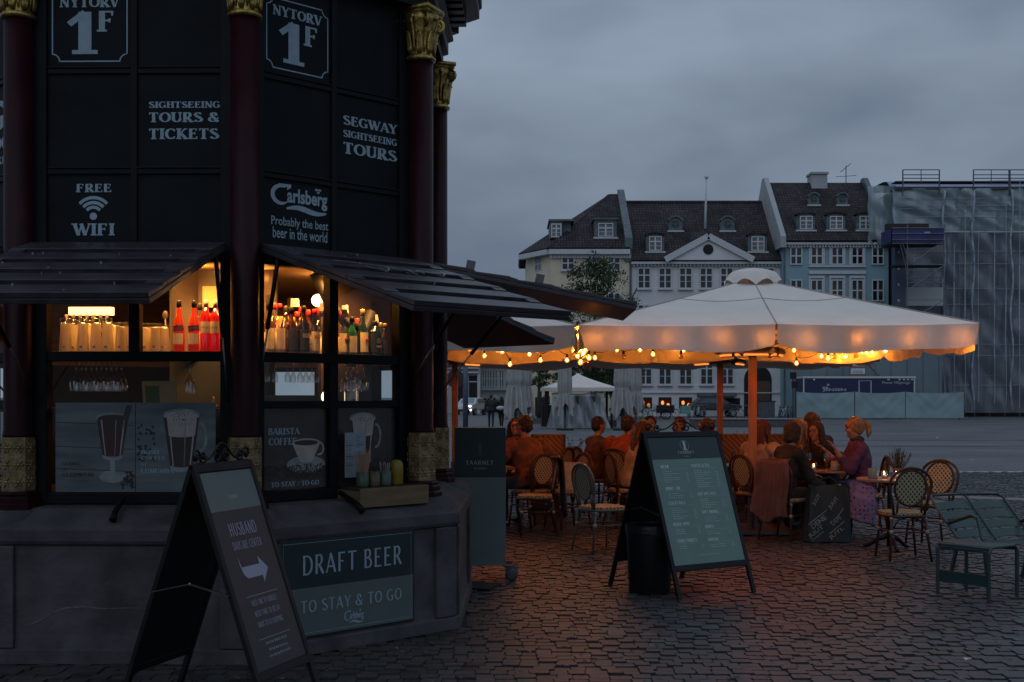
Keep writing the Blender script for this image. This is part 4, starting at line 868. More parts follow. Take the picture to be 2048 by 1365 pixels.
def aframe(name, label, near, far, sp, Z, pieces):
    near = Vector(near); far = Vector(far); d = far - near; W2 = d.length / 2; c = (near + far) / 2
    o = thing(name, label, 'sign', (c.x, c.y, 0), math.atan2(d.y, d.x)); L_ = math.hypot(sp, Z)
    leaf = []
    for s in (1, -1):
        M = Matrix.Translation((0, 0, Z)) @ (Matrix() if s == 1 else Matrix.Rotation(math.pi, 4, 'Z')) @ Matrix.Rotation(-math.atan2(sp, Z), 4, 'X')
        for a in (-W2, W2 - .034): MB(M).box(a, a + .034, -.012, .014, -L_, 0).build('leg', m_aframe, o, bevel=.003)
        MB(M).box(-W2 + .034, W2 - .034, -.012, .014, -.045, 0).build('top_rail', m_aframe, o, bevel=.003); MB(M).box(-W2 + .034, W2 - .034, -.012, .014, -L_ * .835, -L_ * .805).build('bottom_rail', m_aframe, o, bevel=.003)
        bd = MB(M).box(-W2 + .034, W2 - .034, -.004, .008, -L_ * .805, -.045).build('board', m_aframe, o)
        leaf.append((M, bd))
    b = MB(Matrix.Translation((0, 0, Z))); scroll(b, W2 * 2, .105); b.build('iron_scroll', m_aframe, o, True)
    zc = Z * .52; yy = sp * (1 - zc / Z)
    for s in (-1, 1): MB().bar((-W2 - .006, s * (yy + .01), zc - .03), (-W2 - .008, 0, zc + .02), .018, .006).build('hinge_stay', m_steel, o)
    MB().ell((-W2 - .01, 0, zc + .02), .009, 6, 4).build('stay_pivot', m_rod, o)
    return o, leaf[0][0], leaf[0][1], W2 - .036, L_
# husband daycare sign
o, M, bd, w2, L_ = aframe('pavement_sign', 'tall narrow folding sign in plum and sage reading HUSBAND DAYCARE CENTER', (-1.585, 6.0), (-1.405, 6.52), .44, 1.262, None)
zT = -.05; zB = -L_ * .80
P = lambda f: zT + (zB - zT) * f
Y0 = -.0045
MB(M).box(-w2, w2, Y0 - .002, Y0, P(.20), P(0)).build('sage_header', mat('sage header print', (.105, .14, .13), .42, var=.05), bd)
MB(M).box(-w2, w2, Y0 - .002, Y0, P(.80), P(.20)).build('plum_field', m_maroonp, bd); MB(M).box(-w2, w2, Y0 - .002, Y0, P(1), P(.80)).build('grey_field', mat('dark slate print', (.02, .02, .022), .42, var=.05), bd)
Y1 = -.008
m_lil = mat('pale lilac print', (.30, .31, .40), .55, var=.04)
put(bd, 'lettering', 'TAARNET', -.05, .05, P(.145), P(.122), m_ink2, Y1, 'opt', M)
put(bd, 'lettering', 'HUSBAND', -w2 * .52, w2 * .52, P(.335), P(.265), m_lil, Y1, 'opt', M)
put(bd, 'lettering', 'DAYCARE CENTER', -w2 * .56, w2 * .56, P(.405), P(.36), m_lil, Y1, 'opt', M)
ar = [(-.62, .435), (-.56, .492), (.26, .492), (.26, .452), (.60, .52), (.26, .588), (.26, .552), (-.42, .552), (-.55, .53), (-.62, .48)]
poly(bd, 'arrow', [(a * w2 * .85, P(b_)) for a, b_ in ar][::-1], m_lil, Y1, M)
strokes(bd, 'rule_line', [([(-w2 * .62, P(.64)), (w2 * .62, P(.64))], .0022), ([(-w2 * .62, P(.855)), (w2 * .62, P(.855))], .0022)], m_ink2, Y1, M)
for s, f in (('NEED TIME TO YOURSELF?', .69), ('NEED TIME TO RELAX?', .745), ('WANT TO GO SHOPPING?', .80)): put(bd, 'lettering', s, -w2 * .50, w2 * .50, P(f), P(f - .03), m_lil, Y1, 'opt', M)
for s, f, q in (('Leave your husband with us!', .89, .42), ('We look after him for you', .925, .38), ('- you only pay for his drinks!', .955, .44)): put(bd, 'lettering', s, -w2 * q, w2 * q, P(f), P(f - .02), m_ink2, Y1, 'sans', M)
# menu sign
o, M, bd, w2, L_ = aframe('menu_sign', 'large folding menu board with dark teal header over mint field', (1.06, 9.91), (1.749, 10.33), .465, 1.307, None)
zT = -.05; zB = -L_ * .80
MB(M).box(-w2, w2, Y0 - .002, Y0, P(.175), P(0)).build('teal_header', m_tealdk, bd); MB(M).box(-w2, w2, Y0 - .002, Y0, P(1), P(.175)).build('mint_field', m_mint, bd)
put(bd, 'lettering', 'TAARNET', -.085, .085, P(.135), P(.11), m_ink2, Y1, 'opt', M)
put(bd, 'lettering', 'BY AVIOLI', -.03, .03, P(.158), P(.15), m_menufine, Y1, 'sans', M)
tw = [([(0, P(.10)), (0, P(.03))], .022), ([(-.02, P(.1)), (.02, P(.1))], .005), ([(-.015, P(.06)), (.015, P(.06))], .004), (arc(0, P(.066), .045, .045, 40, 140, 8), .002), (arc(0, P(.066), .045, .045, 220, 320, 8), .002), (arc(0, P(.066), .045, .045, -30, 30, 8), .002), (arc(0, P(.066), .045, .045, 150, 210, 8), .002)]
strokes(bd, 'tower_emblem', tw, m_menufine, Y1, M)
rr = random.Random(4)
def section(s, col_, f, n, wd):
    x0 = -w2 * .80 if col_ == 0 else w2 * .07; x1 = x0 + w2 * .74
    put(bd, 'lettering', s, x0, x0 + wd * w2, P(f), P(f - .026), m_menuink, Y1, 'opt', M)
    it = [([(x0, P(f + .008)), (x1, P(f + .008))], .0012)]
    for i in range(n):
        z_ = P(f + .028 + i * .0165); L2 = x0 + w2 * rr.uniform(.22, .5); x_ = x0 + .012
        while x_ < L2: e = x_ + rr.uniform(.012, .035); it.append(([(x_, z_), (min(e, L2), z_)], .0048)); x_ = e + .006
        if i or n < 4: it.append(([(x1 - .03, z_), (x1 - .008, z_)], .0046))
    strokes(bd, 'small_print', it, m_menufine, Y1, M)
for a in (('BEER', 0, .245, 6, .22), ('SPRITZER', 0, .42, 3, .40), ('COCKTAILS', 0, .535, 6, .46), ('HOUSE WINE', 0, .70, 3, .46), ('TIVOLI TICKETS', 0, .83, 2, .56),
          ('COFFEE & TEA', 1, .245, 9, .52), ('HOT SPECIALS', 1, .475, 5, .52), ('SOFT DRINKS', 1, .62, 3, .48), ('SPIRITS', 1, .735, 2, .26), ('SNACKS', 1, .835, 2, .30)): section(*a)
put(bd, 'lettering', 'WWW.TAARNET.DK', -.11, .11, P(.94), P(.93), m_menufine, Y1, 'sans', M)
# bin in the sign's open side
b = thing('waste_bin', 'round black bin with a plastic liner standing inside the open menu board', 'bin', (1.13, 9.98, 0))
MB().lathe([(.165, 0), (.17, .01), (.195, .52), (.195, .545), (.18, .545), (.17, .05)], 28).build('bin_body', mat('black plastic', (.008, .008, .009), .4, spec=.3), b, True)
lm = mat('black liner film', (.02, .02, .024), .22, bump=.6, bscale=14)
MB().grid(lambda a, c: ((.2 + .006 * math.sin(a * 60)) * math.cos(a * 6.2832), (.2 + .006 * math.sin(a * 47)) * math.sin(a * 6.2832), .555 - .07 * c - .012 * math.sin(a * 25) * c), 48, 3).build('bin_liner', lm, b, True)
# wheeled cabinet with the TAARNET panel
c = thing('wheeled_cabinet', 'tall sage panelled cart on castors reading TAARNET behind the kiosk', 'cabinet', (-.275, 10.5, 0))
m_cart = mat('sage cart paint', (.15, .19, .185), .5, var=.06)
MB().box(-.22, .22, 0, .38, .14, 1.33).build('cart_body', m_cart, c, bevel=.004)
MB().box(-.222, .222, -.006, 0, .905, 1.332).build('header_panel', m_tealdk, c); MB().box(-.222, .222, -.006, -.0, .14, .903).build('lower_panel', m_cart, c)
hp = MB().box(-.2, .2, -.0075, -.006, .93, 1.30).build('emblem_field', m_tealdk, c)
put(hp, 'lettering', 'TAARNET', -.125, .115, 1.012, 1.05, m_ink2, -.009, 'opt'); put(hp, 'lettering', 'BY AVIOLI', -.05, .05, .975, .988, m_menufine, -.009, 'opt')
strokes(hp, 'tower_emblem', [([(0, 1.1), (0, 1.2)], .03), ([(-.025, 1.1), (.025, 1.1)], .008), (arc(0, 1.16, .055, .075, 30, 150, 10), .003), (arc(0, 1.16, .055, .075, 210, 330, 10), .003)], mat('dim emblem ink', (.06, .085, .085), .6), -.009)
for (x_, y_) in ((.245, .05), (.245, .33), (-.2, .05), (-.2, .33)):
    b = MB(); b.box(x_ - .03, x_ + .03, y_ - .03, y_ + .03, .125, .14); b.bar((x_, y_, .13), (x_ + .02, y_, .06), .03, .05); k_ = b.build('castor_fork', m_steel, c)
    MB(Matrix.Translation((x_ + .025, y_, .055)) @ Matrix.Rotation(R(25), 4, 'Z') @ Matrix.Rotation(R(90), 4, 'X')).lathe([(.03, -.02), (.053, -.016), (.055, 0), (.053, .016), (.03, .02)], 20).build('wheel', mat('grey rubber wheel', (.06, .06, .07), .5), k_, True)
m_mat = mat('dark doormat', (.012, .01, .01), .95, bump=.5, bscale=80)
tag(MB(Matrix.Translation((-.42, 10.25, 0)) @ Matrix.Rotation(R(-18), 4, 'Z')).box(-.3, .3, -.16, .16, .006, .02).build('doormat', m_mat, None, bevel=.004), 'small black mat on the cobbles in front of the sage cart', 'mat')
# ---------------------------------------------------------------- market umbrellas, heaters, festoon lights
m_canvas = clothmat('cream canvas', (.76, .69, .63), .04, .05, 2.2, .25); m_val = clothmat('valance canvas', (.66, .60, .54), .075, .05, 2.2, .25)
m_seam = clothmat('seam tape', (.40, .36, .33), .03, .05, 2, .1)
m_umwood = mat('oiled umbrella wood', (.42, .20, .09), .5, c2=(.28, .12, .05), scale=4, vscale=(6, 6, .5))
m_cable = mat('black cable', (.008, .008, .008), .5)
UR = R(-4.4); UA = 2.02; ZC = 2.34; VH = .25
def umbrella(c, label, seed):
    o = thing('market_umbrella', label, 'umbrella', (c[0], c[1], 0), UR, 'large square cream umbrellas')
    rr = random.Random(seed); ap = 3.0
    ring = [(-UA, -UA), (0, -UA - .01), (UA, -UA), (UA + .01, 0), (UA, UA), (0, UA + .01), (-UA, UA), (-UA - .01, 0)]
    b = MB()
    for i in range(8):
        p, q = Vector(ring[i]), Vector(ring[(i + 1) % 8])
        def fn(a, t, p=p, q=q):
            e = p.lerp(q, a); zc = ZC; r0 = .09; x_, y_ = e.x * (r0 + (1 - r0) * t), e.y * (r0 + (1 - r0) * t)
            z_ = ap - (ap - zc) * (r0 + (1 - r0) * t) - .055 * math.sin(math.pi * a) * math.sin(math.pi * min(1, t * .92 + .08)) * t ** .5 - .01 * math.sin(math.pi * t)
            if t > .999: z_ = zc - .018 * math.sin(math.pi * a)
            return (x_, y_, z_)
        b.grid(fn, 10, 12)
    cn = b.build('canopy', m_canvas, o, True)
    def cz_(e, f): return Vector((e.x * f, e.y * f, ap - (ap - ZC) * f - .01 * math.sin(math.pi * f) + .006))
    sm_ = MB()
    for i in range(8): sm_.tube([cz_(Vector(ring[i]), .1 + .9 * q / 8) for q in range(9)], .006, 4)
    for fq in (.45,):
        for i in range(8):
            p, q = Vector(ring[i]), Vector(ring[(i + 1) % 8]); t_ = (fq - .09) / .91
            sm_.tube([Vector((p.lerp(q, a / 8).x * fq, p.lerp(q, a / 8).y * fq, ap - (ap - ZC) * fq - .055 * math.sin(math.pi * a / 8) * math.sin(math.pi * min(1, t_ * .92 + .08)) * t_ ** .5 - .01 * math.sin(math.pi * t_) + .003)) for a in range(9)], .004, 4)
    sm_.build('seam', m_seam, cn)
    for i in range(8):
        p, q = Vector(ring[i]), Vector(ring[(i + 1) % 8]); nrm = Vector((q.y - p.y, p.x - q.x)).normalized(); ph = rr.random() * 6; am = rr.uniform(.6, 1.2)
        def fv(a, t):
            e = p.lerp(q, .006 + a * .988); edge = (abs(a - .5) * 2) ** 6
            out = (.07 * math.sin(a * math.pi * 2.0 + ph) * am * .5 + .018 * math.sin(a * 17 + ph * 2) + .012 * math.sin(a * 41 + ph)) * t - .05 * edge * t + .014 * math.sin(a * math.pi * 9) * (t > .0) * t
            return (e.x + nrm.x * (.004 + out), e.y + nrm.y * (.004 + out), ZC - .018 * math.sin(math.pi * a) - VH * t * (1.04 - .22 * edge - .06 * math.sin(a * 6.28 + ph)) + .012 * math.sin(a * 9 + ph) * t)
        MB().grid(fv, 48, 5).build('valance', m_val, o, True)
    # wind cap with scalloped skirt
    b = MB()
    def fc(a, t):
        A = a * 2 * math.pi; sc_ = abs(math.sin(A * 4)) ; r_ = .02 + .33 * t; z_ = 3.12 - .09 * t ** 2 - (.13 * max(0, t - .78) / .22) * (1 - .0) + (.07 * sc_ * max(0, t - .78) / .22 * 0)
        if t > .79: z_ = 3.12 - .09 * t * t - .13 * (t - .79) / .21 * (1 - .55 * sc_)
        r_ *= 1 - .07 * abs(math.cos(A * 4)) * (t > .3)
        return (r_ * math.cos(A), r_ * math.sin(A), z_)
    b.grid(fc, 64, 10); b.build('wind_cap', m_canvas, o, True)
    MB().box(-.045, .045, -.045, .045, .32, 2.98).build('pole', m_umwood, o, bevel=.006)
    bs = MB().box(-.055, .055, -.055, .055, .06, .60).build('pole_sleeve', m_steel, o); MB().box(-.42, .42, -.42, .42, .012, .06).build('base_plate', m_steel, o, bevel=.004)
    hb = MB().box(-.085, .085, -.085, .085, 2.10, 2.22).build('hub', m_umwood, o, bevel=.008)
    MB().box(-.1, .1, -.1, .1, 2.86, 2.92).build('crown_hub', m_umwood, o, bevel=.006)
    for i in range(8):
        e = Vector(ring[i]); top = Vector((0, 0, 2.86)); end = Vector((e.x * .985, e.y * .985, ZC - .035))
        st = top.lerp(end, .06); MB().bar(st, end, .028, .045).build('rib', m_umwood, o)
        md = top.lerp(end, .50); h = Vector((e.x, e.y, 0)).normalized() * .09 + Vector((0, 0, 2.15)); MB().bar(h, md - Vector((0, 0, .02)), .026, .038).build('strut', m_umwood, o)
    return o
ux, uy = math.cos(UR), math.sin(UR)
UC = [(2.85, 14.4), (2.85 - 4.06 * ux, 14.4 - 4.06 * uy), (2.85 - 4.1 * uy, 14.4 + 4.1 * ux), (2.85 - 4.1 * uy - 4.06 * ux, 14.4 + 4.1 * ux - 4.06 * uy)]
for i, (c_, lb) in enumerate(zip(UC, ('largest cream umbrella in front, over the polka dot skirt', 'cream umbrella partly hidden behind the kiosk flaps', 'cream umbrella standing behind the largest one', 'rear cream umbrella behind the kiosk'))):
    umbrella(c_, lb, i)
# heaters on the poles
m_hot = emit('glowing heater tube', (1, .24, .04), 1.6)
def heater(c, ang, lb, e):
    a = UR + R(ang); o = thing('patio_heater', lb, 'heater', (c[0] + .30 * math.cos(a), c[1] + .30 * math.sin(a), 2.10), a, 'infrared heaters fixed to the umbrella poles')
    T = Matrix.Rotation(R(-32), 4, 'Y')
    MB(T).box(-.05, .05, -.27, .27, .0, .06).build('heater_housing', m_steel, o, bevel=.006); MB(T).tube([(0, -.24, -.012), (0, .24, -.012)], .011, 8).build('glowing_tube', m_hot, o, True)
    MB().bar((-.24, 0, .02), (-.02, 0, .04), .03, .03).build('bracket', m_steel, o)
    l_ = light('heater_glow', 'AREA', (0, 0, -.05), e, (1, .055, .012), .10, None, .48); l_.parent = o; l_.rotation_euler = (0, R(-32), 0)
for i, (c_, an, e) in enumerate(((UC[0], 200, 1.8), (UC[0], 340, 2.6), (UC[1], 20, 2.6), (UC[1], 340, 1), (UC[2], 200, 2.6), (UC[2], 340, 2), (UC[3], 340, 2.6), (UC[0], 270, .8))):
    heater(c_, an, ('heater on the front pole reaching toward the kiosk', 'heater on the front pole above the candle table', 'heater on the hidden pole near the flaps', 'second heater on the hidden pole behind the flaps', 'heater on the rear pole toward the closed umbrellas', 'heater on the rear pole toward the building site', 'heater glowing beside the kiosk under the rear umbrella', 'heater on the front pole facing the menu board')[i], e)
# festoon bulbs
m_core = emit("lit filament", (1, .34, .045), 400)
m_globe = clearmat('amber globe', (1, .86, .6), .12, .03, glow=(1, .36, .05), gs=.8)
m_globeoff = clearmat('unlit amber globe', (.9, .7, .45), .25, .04)
m_coref = emit('lit filament near canvas', (1, .34, .045), 1300)
def bulbs(name, label, pts, d=None, off=(), sag=.05, core=None):
    P_ = []
    for p in pts:
        x, y = p[0], p[1]; dd = p[2] if len(p) > 2 else 16.0 + .25 * math.sin(x * .7); P_.append(px(x, y, dd))
    o = thing(name, label, 'string lights', P_[0], 0, 'festoon lights under the umbrellas'); O = P_[0]
    tops = [p - O + Vector((0, 0, .075)) for p in P_]
    b = MB()
    for a, c in zip(tops, tops[1:]):
        L3 = (c - a).length
        if L3 > 2.6: continue
        b.tube([a.lerp(c, i / 8) + Vector((0, 0, -min(.12, L3 * .12) * math.sin(math.pi * i / 8))) for i in range(9)], .005, 5)
    b.build('cable', m_cable, o, True)
    for i, p in enumerate(P_):
        q = p - O
        MB().lathe([(.017, .035), (.017, .075), (.008, .085)], 8, q).build('bulb_socket', m_cable, o, True)
        g_ = MB().lathe([(.010, .038), (.016, .03), (.030, .008), (.031, -.006), (.022, -.025), (.004, -.033)], 12, q).build('bulb', m_globeoff if i in off else m_globe, o, True)
        if i not in off: MB().ell(q, (.009, .009, .0145), 8, 6).build('filament', core or m_core, g_, True)
bulbs('string_lights', 'bulb string nearest the kiosk column', [(928, 696), (939, 698), (969, 712), (996, 701), (1004, 704), (1020, 729)])
bulbs('string_lights', 'bulb string sagging along the far valance between kiosk and cluster', [(1059, 709), (1074, 701), (1081, 721), (1107, 699), (1134, 721)])
bulbs('string_lights', 'dense bundle of bulbs gathered in the gap between two umbrellas', [(1155, 659, 12.9), (1153, 670, 13.0), (1157, 674, 12.8), (1147, 689, 13.0), (1158, 684, 13.2), (1148, 702, 13.1), (1162, 700, 13.3), (1155, 712, 13.4), (1167, 706, 13.2), (1171, 700, 13.0), (1161, 725, 13.6), (1178, 716, 13.8), (1152, 696, 13.5), (1165, 712, 13.9)])
bulbs('string_lights', 'bulb string right of the bundle with some bulbs unlit', [(1190, 716), (1234, 700), (1247, 714), (1280, 700), (1306, 709), (1352, 698), (1367, 701), (1362, 714)], off=(2, 7))
bulbs('string_lights', 'bulb string behind the front pole', [(1433, 705, 15.5), (1495, 697), (1540, 713), (1588, 701), (1593, 727), (1643, 713), (1656, 717)], off=(0, 2))
bulbs('string_lights', 'tight row of bulbs near the building site corner', [(1661, 701), (1682, 705), (1691, 714), (1669, 714), (1712, 712), (1724, 704), (1733, 706), (1744, 705), (1771, 702), (1787, 700)], off=(3, 4))
fr = []
for i, x in enumerate((1190, 1246, 1335, 1441, 1530, 1610, 1716, 1815, 1917)):
    X_ = (x - 1024) / FP_; t0 = (x - 1155) / (1950 - 1155); dd = 12.58 - .33 * t0 + .075
    fr.append((x, 675 + (i % 3) * 2, dd))
bulbs('string_lights', 'bulb string shining through the front valance of the largest umbrella', fr, core=m_coref)
# ---------------------------------------------------------------- bistro chairs and tables
def weave(name, c1, c2, k=145, thr=.62):
    m = bpy.data.materials.new(name); m.use_nodes = True; t = m.node_tree; n = t.nodes; l = t.links.new; p = n['Principled BSDF']; p.inputs['Roughness'].default_value = .5
    co = n.new('ShaderNodeTexCoord'); s = n.new('ShaderNodeSeparateXYZ'); l(co.outputs['Object'], s.inputs[0])
    def mt(op, a, b=None):
        x = n.new('ShaderNodeMath'); x.operation = op
        for i, v in enumerate((a, b)):
            if v is None: continue
            if isinstance(v, (int, float)): x.inputs[i].default_value = v
            else: l(v, x.inputs[i])
        return x.outputs[0]
    u = mt('MULTIPLY', s.outputs['X'], k); v = mt('MULTIPLY', mt('ADD', s.outputs['Y'], s.outputs['Z']), k)
    q = mt('MULTIPLY', mt('COSINE', u), mt('COSINE', v)); g = mt('GREATER_THAN', q, thr - .35)
    mx = n.new('ShaderNodeMix'); mx.data_type = 'RGBA'; mx.inputs['A'].default_value = (*c1, 1); mx.inputs['B'].default_value = (*c2, 1); l(g, mx.inputs['Factor']); l(mx.outputs['Result'], p.inputs['Base Color'])
    bp = n.new('ShaderNodeBump'); bp.inputs['Strength'].default_value = .4; bp.inputs['Distance'].default_value = .004; l(q, bp.inputs['Height']); bp.invert = True; l(bp.outputs[0], p.inputs['Normal']); return m
m_weave = weave('cream weave', (.33, .28, .17), (.012, .018, .012)); m_cane = mat('dark rattan tube', (.055, .02, .014), .38, var=.3, scale=14, spec=.35); m_cane2 = mat('grey rattan tube', (.10, .085, .07), .4, var=.3, scale=14, spec=.35); m_wrap = mat('cream binding', (.30, .26, .22), .6)
def make_chair(label, cane):
    o = thing('bistro_chair', label, 'chair', (0, 0, 0), 0, 'woven bistro chairs on the cobbles')
    N = 28; W_, D_ = .215, .215
    def seat(t): # rounded square
        c, s = math.cos(t), math.sin(t); e = .62; return (math.copysign(abs(c) ** e, c) * W_ * (1 + .05 * s), math.copysign(abs(s) ** e, s) * D_)
    pts = [seat(2 * math.pi * i / N) for i in range(N)]
    b = MB(); b.add([(x, y, .445) for x, y in pts] + [(x, y, .468) for x, y in pts] + [(x * .9, y * .9, .472) for x, y in pts], [tuple(range(N))[::-1], tuple(range(2 * N, 3 * N))] + [(a * N + i, a * N + (i + 1) % N, (a + 1) * N + (i + 1) % N, (a + 1) * N + i) for a in (0, 1) for i in range(N)])
    b.build('seat', m_weave, o); MB().tube([(x, y, .435) for x, y in pts], .014, 8, True).build('seat_rim', cane, o, True)
    def bk(x, z): return (x, -.185 - .15 * (z - .46), z)
    b = MB(); n2 = 26; cz, rx, rz_ = .715, .145, .165
    ell = [(rx * math.cos(2 * math.pi * i / n2), cz + rz_ * math.sin(2 * math.pi * i / n2)) for i in range(n2)]
    b.add([Vector(bk(x, z)) + Vector((0, .004, 0)) for x, z in ell] + [Vector(bk(x, z)) - Vector((0, .004, 0)) for x, z in ell], [tuple(range(n2)), tuple(range(n2, 2 * n2))[::-1]] + [(i, i + n2, (i + 1) % n2 + n2, (i + 1) % n2) for i in range(n2)])
    b.build('woven_back', m_weave, o)
    MB().tube([bk(x * 1.06, cz + (z - cz) * 1.06) for x, z in ell], .013, 8, True).build('inner_hoop', cane, o, True)
    hp = [bk(-.15, .45), bk(-.165, .55), bk(-.195, .66), bk(-.205, .74)] + [bk(-.205 * math.cos(R(a)), .745 + .165 * math.sin(R(a))) for a in range(15, 166, 15)] + [bk(.205, .74), bk(.195, .66), bk(.165, .55), bk(.15, .45)]
    MB().tube(hp, .0145, 8).build('outer_hoop', cane, o, True)
    for s in (-1, 1):
        MB().tube([bk(s * .12, .45), bk(s * .118, .60)], .012, 8).build('back_post', cane, o, True)
        for (y0, y1) in ((-.17, -.235), (.17, .19)):
            lg = MB().tube([(s * .165, y0, .44), (s * .175, y0 + (y1 - y0) * .3, .28), (s * .205, y1, .0)], [.0145, .014, .012], 8).build('leg', cane, o, True)
            MB().tube([(s * .166, y0, .425), (s * .168, y0, .395)], .018, 8).build('binding', m_wrap, lg, True); MB().tube([(s * .174, y0 + (y1 - y0) * .28, .30), (s * .177, y0 + (y1 - y0) * .35, .265)], .019, 8).build('binding', m_wrap, lg, True)
        MB().tube([(s * .174, -.19, .28), (s * .174, .175, .28)], .009, 6).build('stretcher', cane, o, True)
        MB().tube([(s * .172, -.18, .30), (s * .10, -.185, .40), (0, -.185, .43)], .008, 6).build('brace', cane, o, True)
    for y in (-.19, .175): MB().tube([(-.174, y, .28), (.174, y, .28)], .009, 6).build('stretcher', cane, o, True)
    return o
CH1 = make_chair('bistro chair with cream weave seen from behind by the small table', m_cane)
CH1.location = (3.86, 12.02, 0); CH1.rotation_euler = (0, 0, R(2)); MB().box(-.03, .03, -.215, -.208, .43, .45).build('name_tag', mat('silver tag', (.6, .6, .62), .3, .6), CH1)
CHG = make_chair('grey framed bistro chair standing alone left of the menu board', m_cane2); CHG.location = (.93, 12.62, 0); CHG.rotation_euler = (0, 0, R(-62))
def chair(x, y, rz, label, src=None): return copy_tree(src or CH1b, None, loc=(x, y, 0), rz=R(rz), label=label)
CH1b = copy_tree(CH1, None, loc=(4.50, 13.05, 0), rz=R(138), label='bistro chair facing the small table beside the green metal bench')
for ch in list(CH1b.children):
    if ch.name.startswith('name_tag'): bpy.data.objects.remove(ch)
for a in ((1.42, 15.0, -72, 'chair carrying the long haired woman in the beige top'), (1.12, 16.8, -68, 'chair under the dark haired boy in the hooded top'), (2.74, 14.9, 62, 'orange lit empty chair between menu board and front pole'),
          (.28, 14.05, 92, 'empty chair with black coat hanging over its back'), (.66, 14.75, 118, 'chair with a pale folded newspaper leaning on it'), (.55, 16.6, 60, 'dark chair beside the striped bench end'),
          (3.06, 13.62, -42, 'chair with a rosy jacket hung over its back'), (2.92, 14.55, -60, 'chair under the woman in the fluffy cream coat'), (3.72, 15.55, -178, 'chair under the blonde guest behind the candle table'), (4.12, 14.2, 84, 'chair under the woman in the polka dot skirt'),
          (3.88, 14.98, 128, 'chair under the long haired woman in black'), (1.46, 16.25, -30, 'chair under the guest in the orange top'), (1.99, 17.4, 170, 'chair behind the menu board, furthest back'), (2.62, 15.7, 85, 'chair under the red haired guest beside the board'), (.24, 14.85, 38, 'chair under the man in the rust shirt'), (.05, 16.1, 172, 'chair under the smiling woman')): chair(*a)
m_top = mat('round table top', (.22, .14, .09), .35, var=.15, scale=4); m_iron = mat('black cast iron', (.015, .015, .017), .4, .6)
def table(x, y, label, r_=.33):
    o = thing('bistro_table', label, 'table', (x, y, 0), 0, 'small round bistro tables')
    MB().lathe([(r_ - .012, .715), (r_, .72), (r_, .738), (r_ - .004, .742)], 36).build('tabletop', m_top, o)
    MB().lathe([(.03, .03), (.028, .3), (.04, .36), (.024, .42), (.024, .66), (.09, .715)], 16).build('pedestal', m_iron, o, True)
    for i in range(3):
        a = R(30 + 120 * i); c, s = math.cos(a), math.sin(a); MB().tube([(c * .02, s * .02, .14), (c * .12, s * .12, .10), (c * .22, s * .22, .03), (c * .27, s * .27, .012)], [.03, .025, .02, .018], 8).build('foot', m_iron, o, True)
    return o
table(3.72, 14.3, 'round table crowded with glasses and a candle'); table(3.97, 12.78, 'small table with a potted herb behind the nearest chair', .34); table(-.28, 14.9, 'small table in front of the smiling woman'); table(2.15, 16.1, 'table hidden behind the menu board')
# things on the tables
def on(name, label, cat, x, y, z=.742, group=None, rz=0): return thing(name, label, cat, (x, y, z), rz, group)
m_flame = emit('candle flame', (1, .55, .18), 22); m_wax = mat('white wax', (.6, .5, .4), .5); m_beer = liquid('pale beer', (.75, .32, .05), tl=.6); m_gw = clearmat('drinking glass', (.96, .96, .95), .4, .04)
def candle(x, y, label, h_=.09):
    o = on('candle_jar', label, 'candle', x, y, .742, 'candles in glass jars'); MB().lathe([(.033, 0), (.036, .004), (.036, h_), (.035, h_)], 16, cap=False).build('jar_body', m_gw, o, True)
    MB().lathe([(.025, .004), (.025, .04)], 12).build('wax', m_wax, o, True); MB().lathe([(.004, .042), (.008, .052), (.005, .068), (.001, .08)], 8).build('flame', m_flame, o, True)
    l_ = light('candle_light', 'POINT', (0, 0, .062), .5, (1, .45, .14), .012); l_.parent = o
candle(3.52, 14.18, 'brightly burning candle jar on the crowded table'); candle(4.02, 12.72, 'small candle on the table with the herb pot', .07); candle(3.90, 12.74, 'second candle next to the grey holder', .08)
def wine(x, y, label, s=1):
    o = on('wine_glass', label, 'glass', x, y, .742, 'glasses on the crowded table'); MB().lathe([(.03, 0), (.03, .003), (.005, .008), (.004, .09), (.02, .10), (.035, .125), (.036, .15), (.028, .20)], 16, cap=False).build('glass_body', m_gw, o, True)
    MB().lathe([(.018, .102), (.033, .125), (.034, .135)], 14).build('wine', m_amb, o, True)
wine(3.66, 14.12, 'stemmed wine glass with a little wine near the beer'); wine(3.50, 14.32, 'wine glass behind the burning candle')
def tum(x, y, label, h_, r_, fill):
    o = on('drinking_glass', label, 'glass', x, y, .742, 'glasses on the crowded table'); MB().lathe([(r_ * .75, 0), (r_ * .78, .008), (r_, h_)], 16, cap=False).build('glass_body', m_gw, o, True)
    MB().lathe([(r_ * .7, .008), (r_ * (.75 + .22 * fill), h_ * fill)], 14).build('drink', m_beer if h_ > .15 else mat('milky drink', (.5, .42, .34), .4), o, True)
tum(3.83, 14.15, 'tall half full beer glass on the crowded table', .215, .040, .5); tum(3.94, 14.12, 'short clear tumbler at the table edge by the skirt', .10, .042, .35); tum(3.48, 14.06, 'low tumbler beside the candle', .06, .035, .6); tum(3.78, 14.36, 'clear tumbler behind the tall beer', .09, .035, .3)
o = on('cup', 'plain grey cup in the middle of the crowded table', 'cup', 3.74, 14.08); MB().lathe([(.038, 0), (.042, .01), (.045, .115), (.041, .115), (.037, .02)], 18).build('cup_body', mat('grey ceramic', (.22, .2, .19), .5), o, True)
o = on('candle_holder', 'grey cylinder holder on the table with the herb pot', 'holder', 3.78, 12.72); MB().lathe([(.05, 0), (.052, .01), (.052, .11), (.046, .11), (.045, .02)], 18).build('holder_body', mat('grey green ceramic', (.13, .15, .14), .5), o, True)
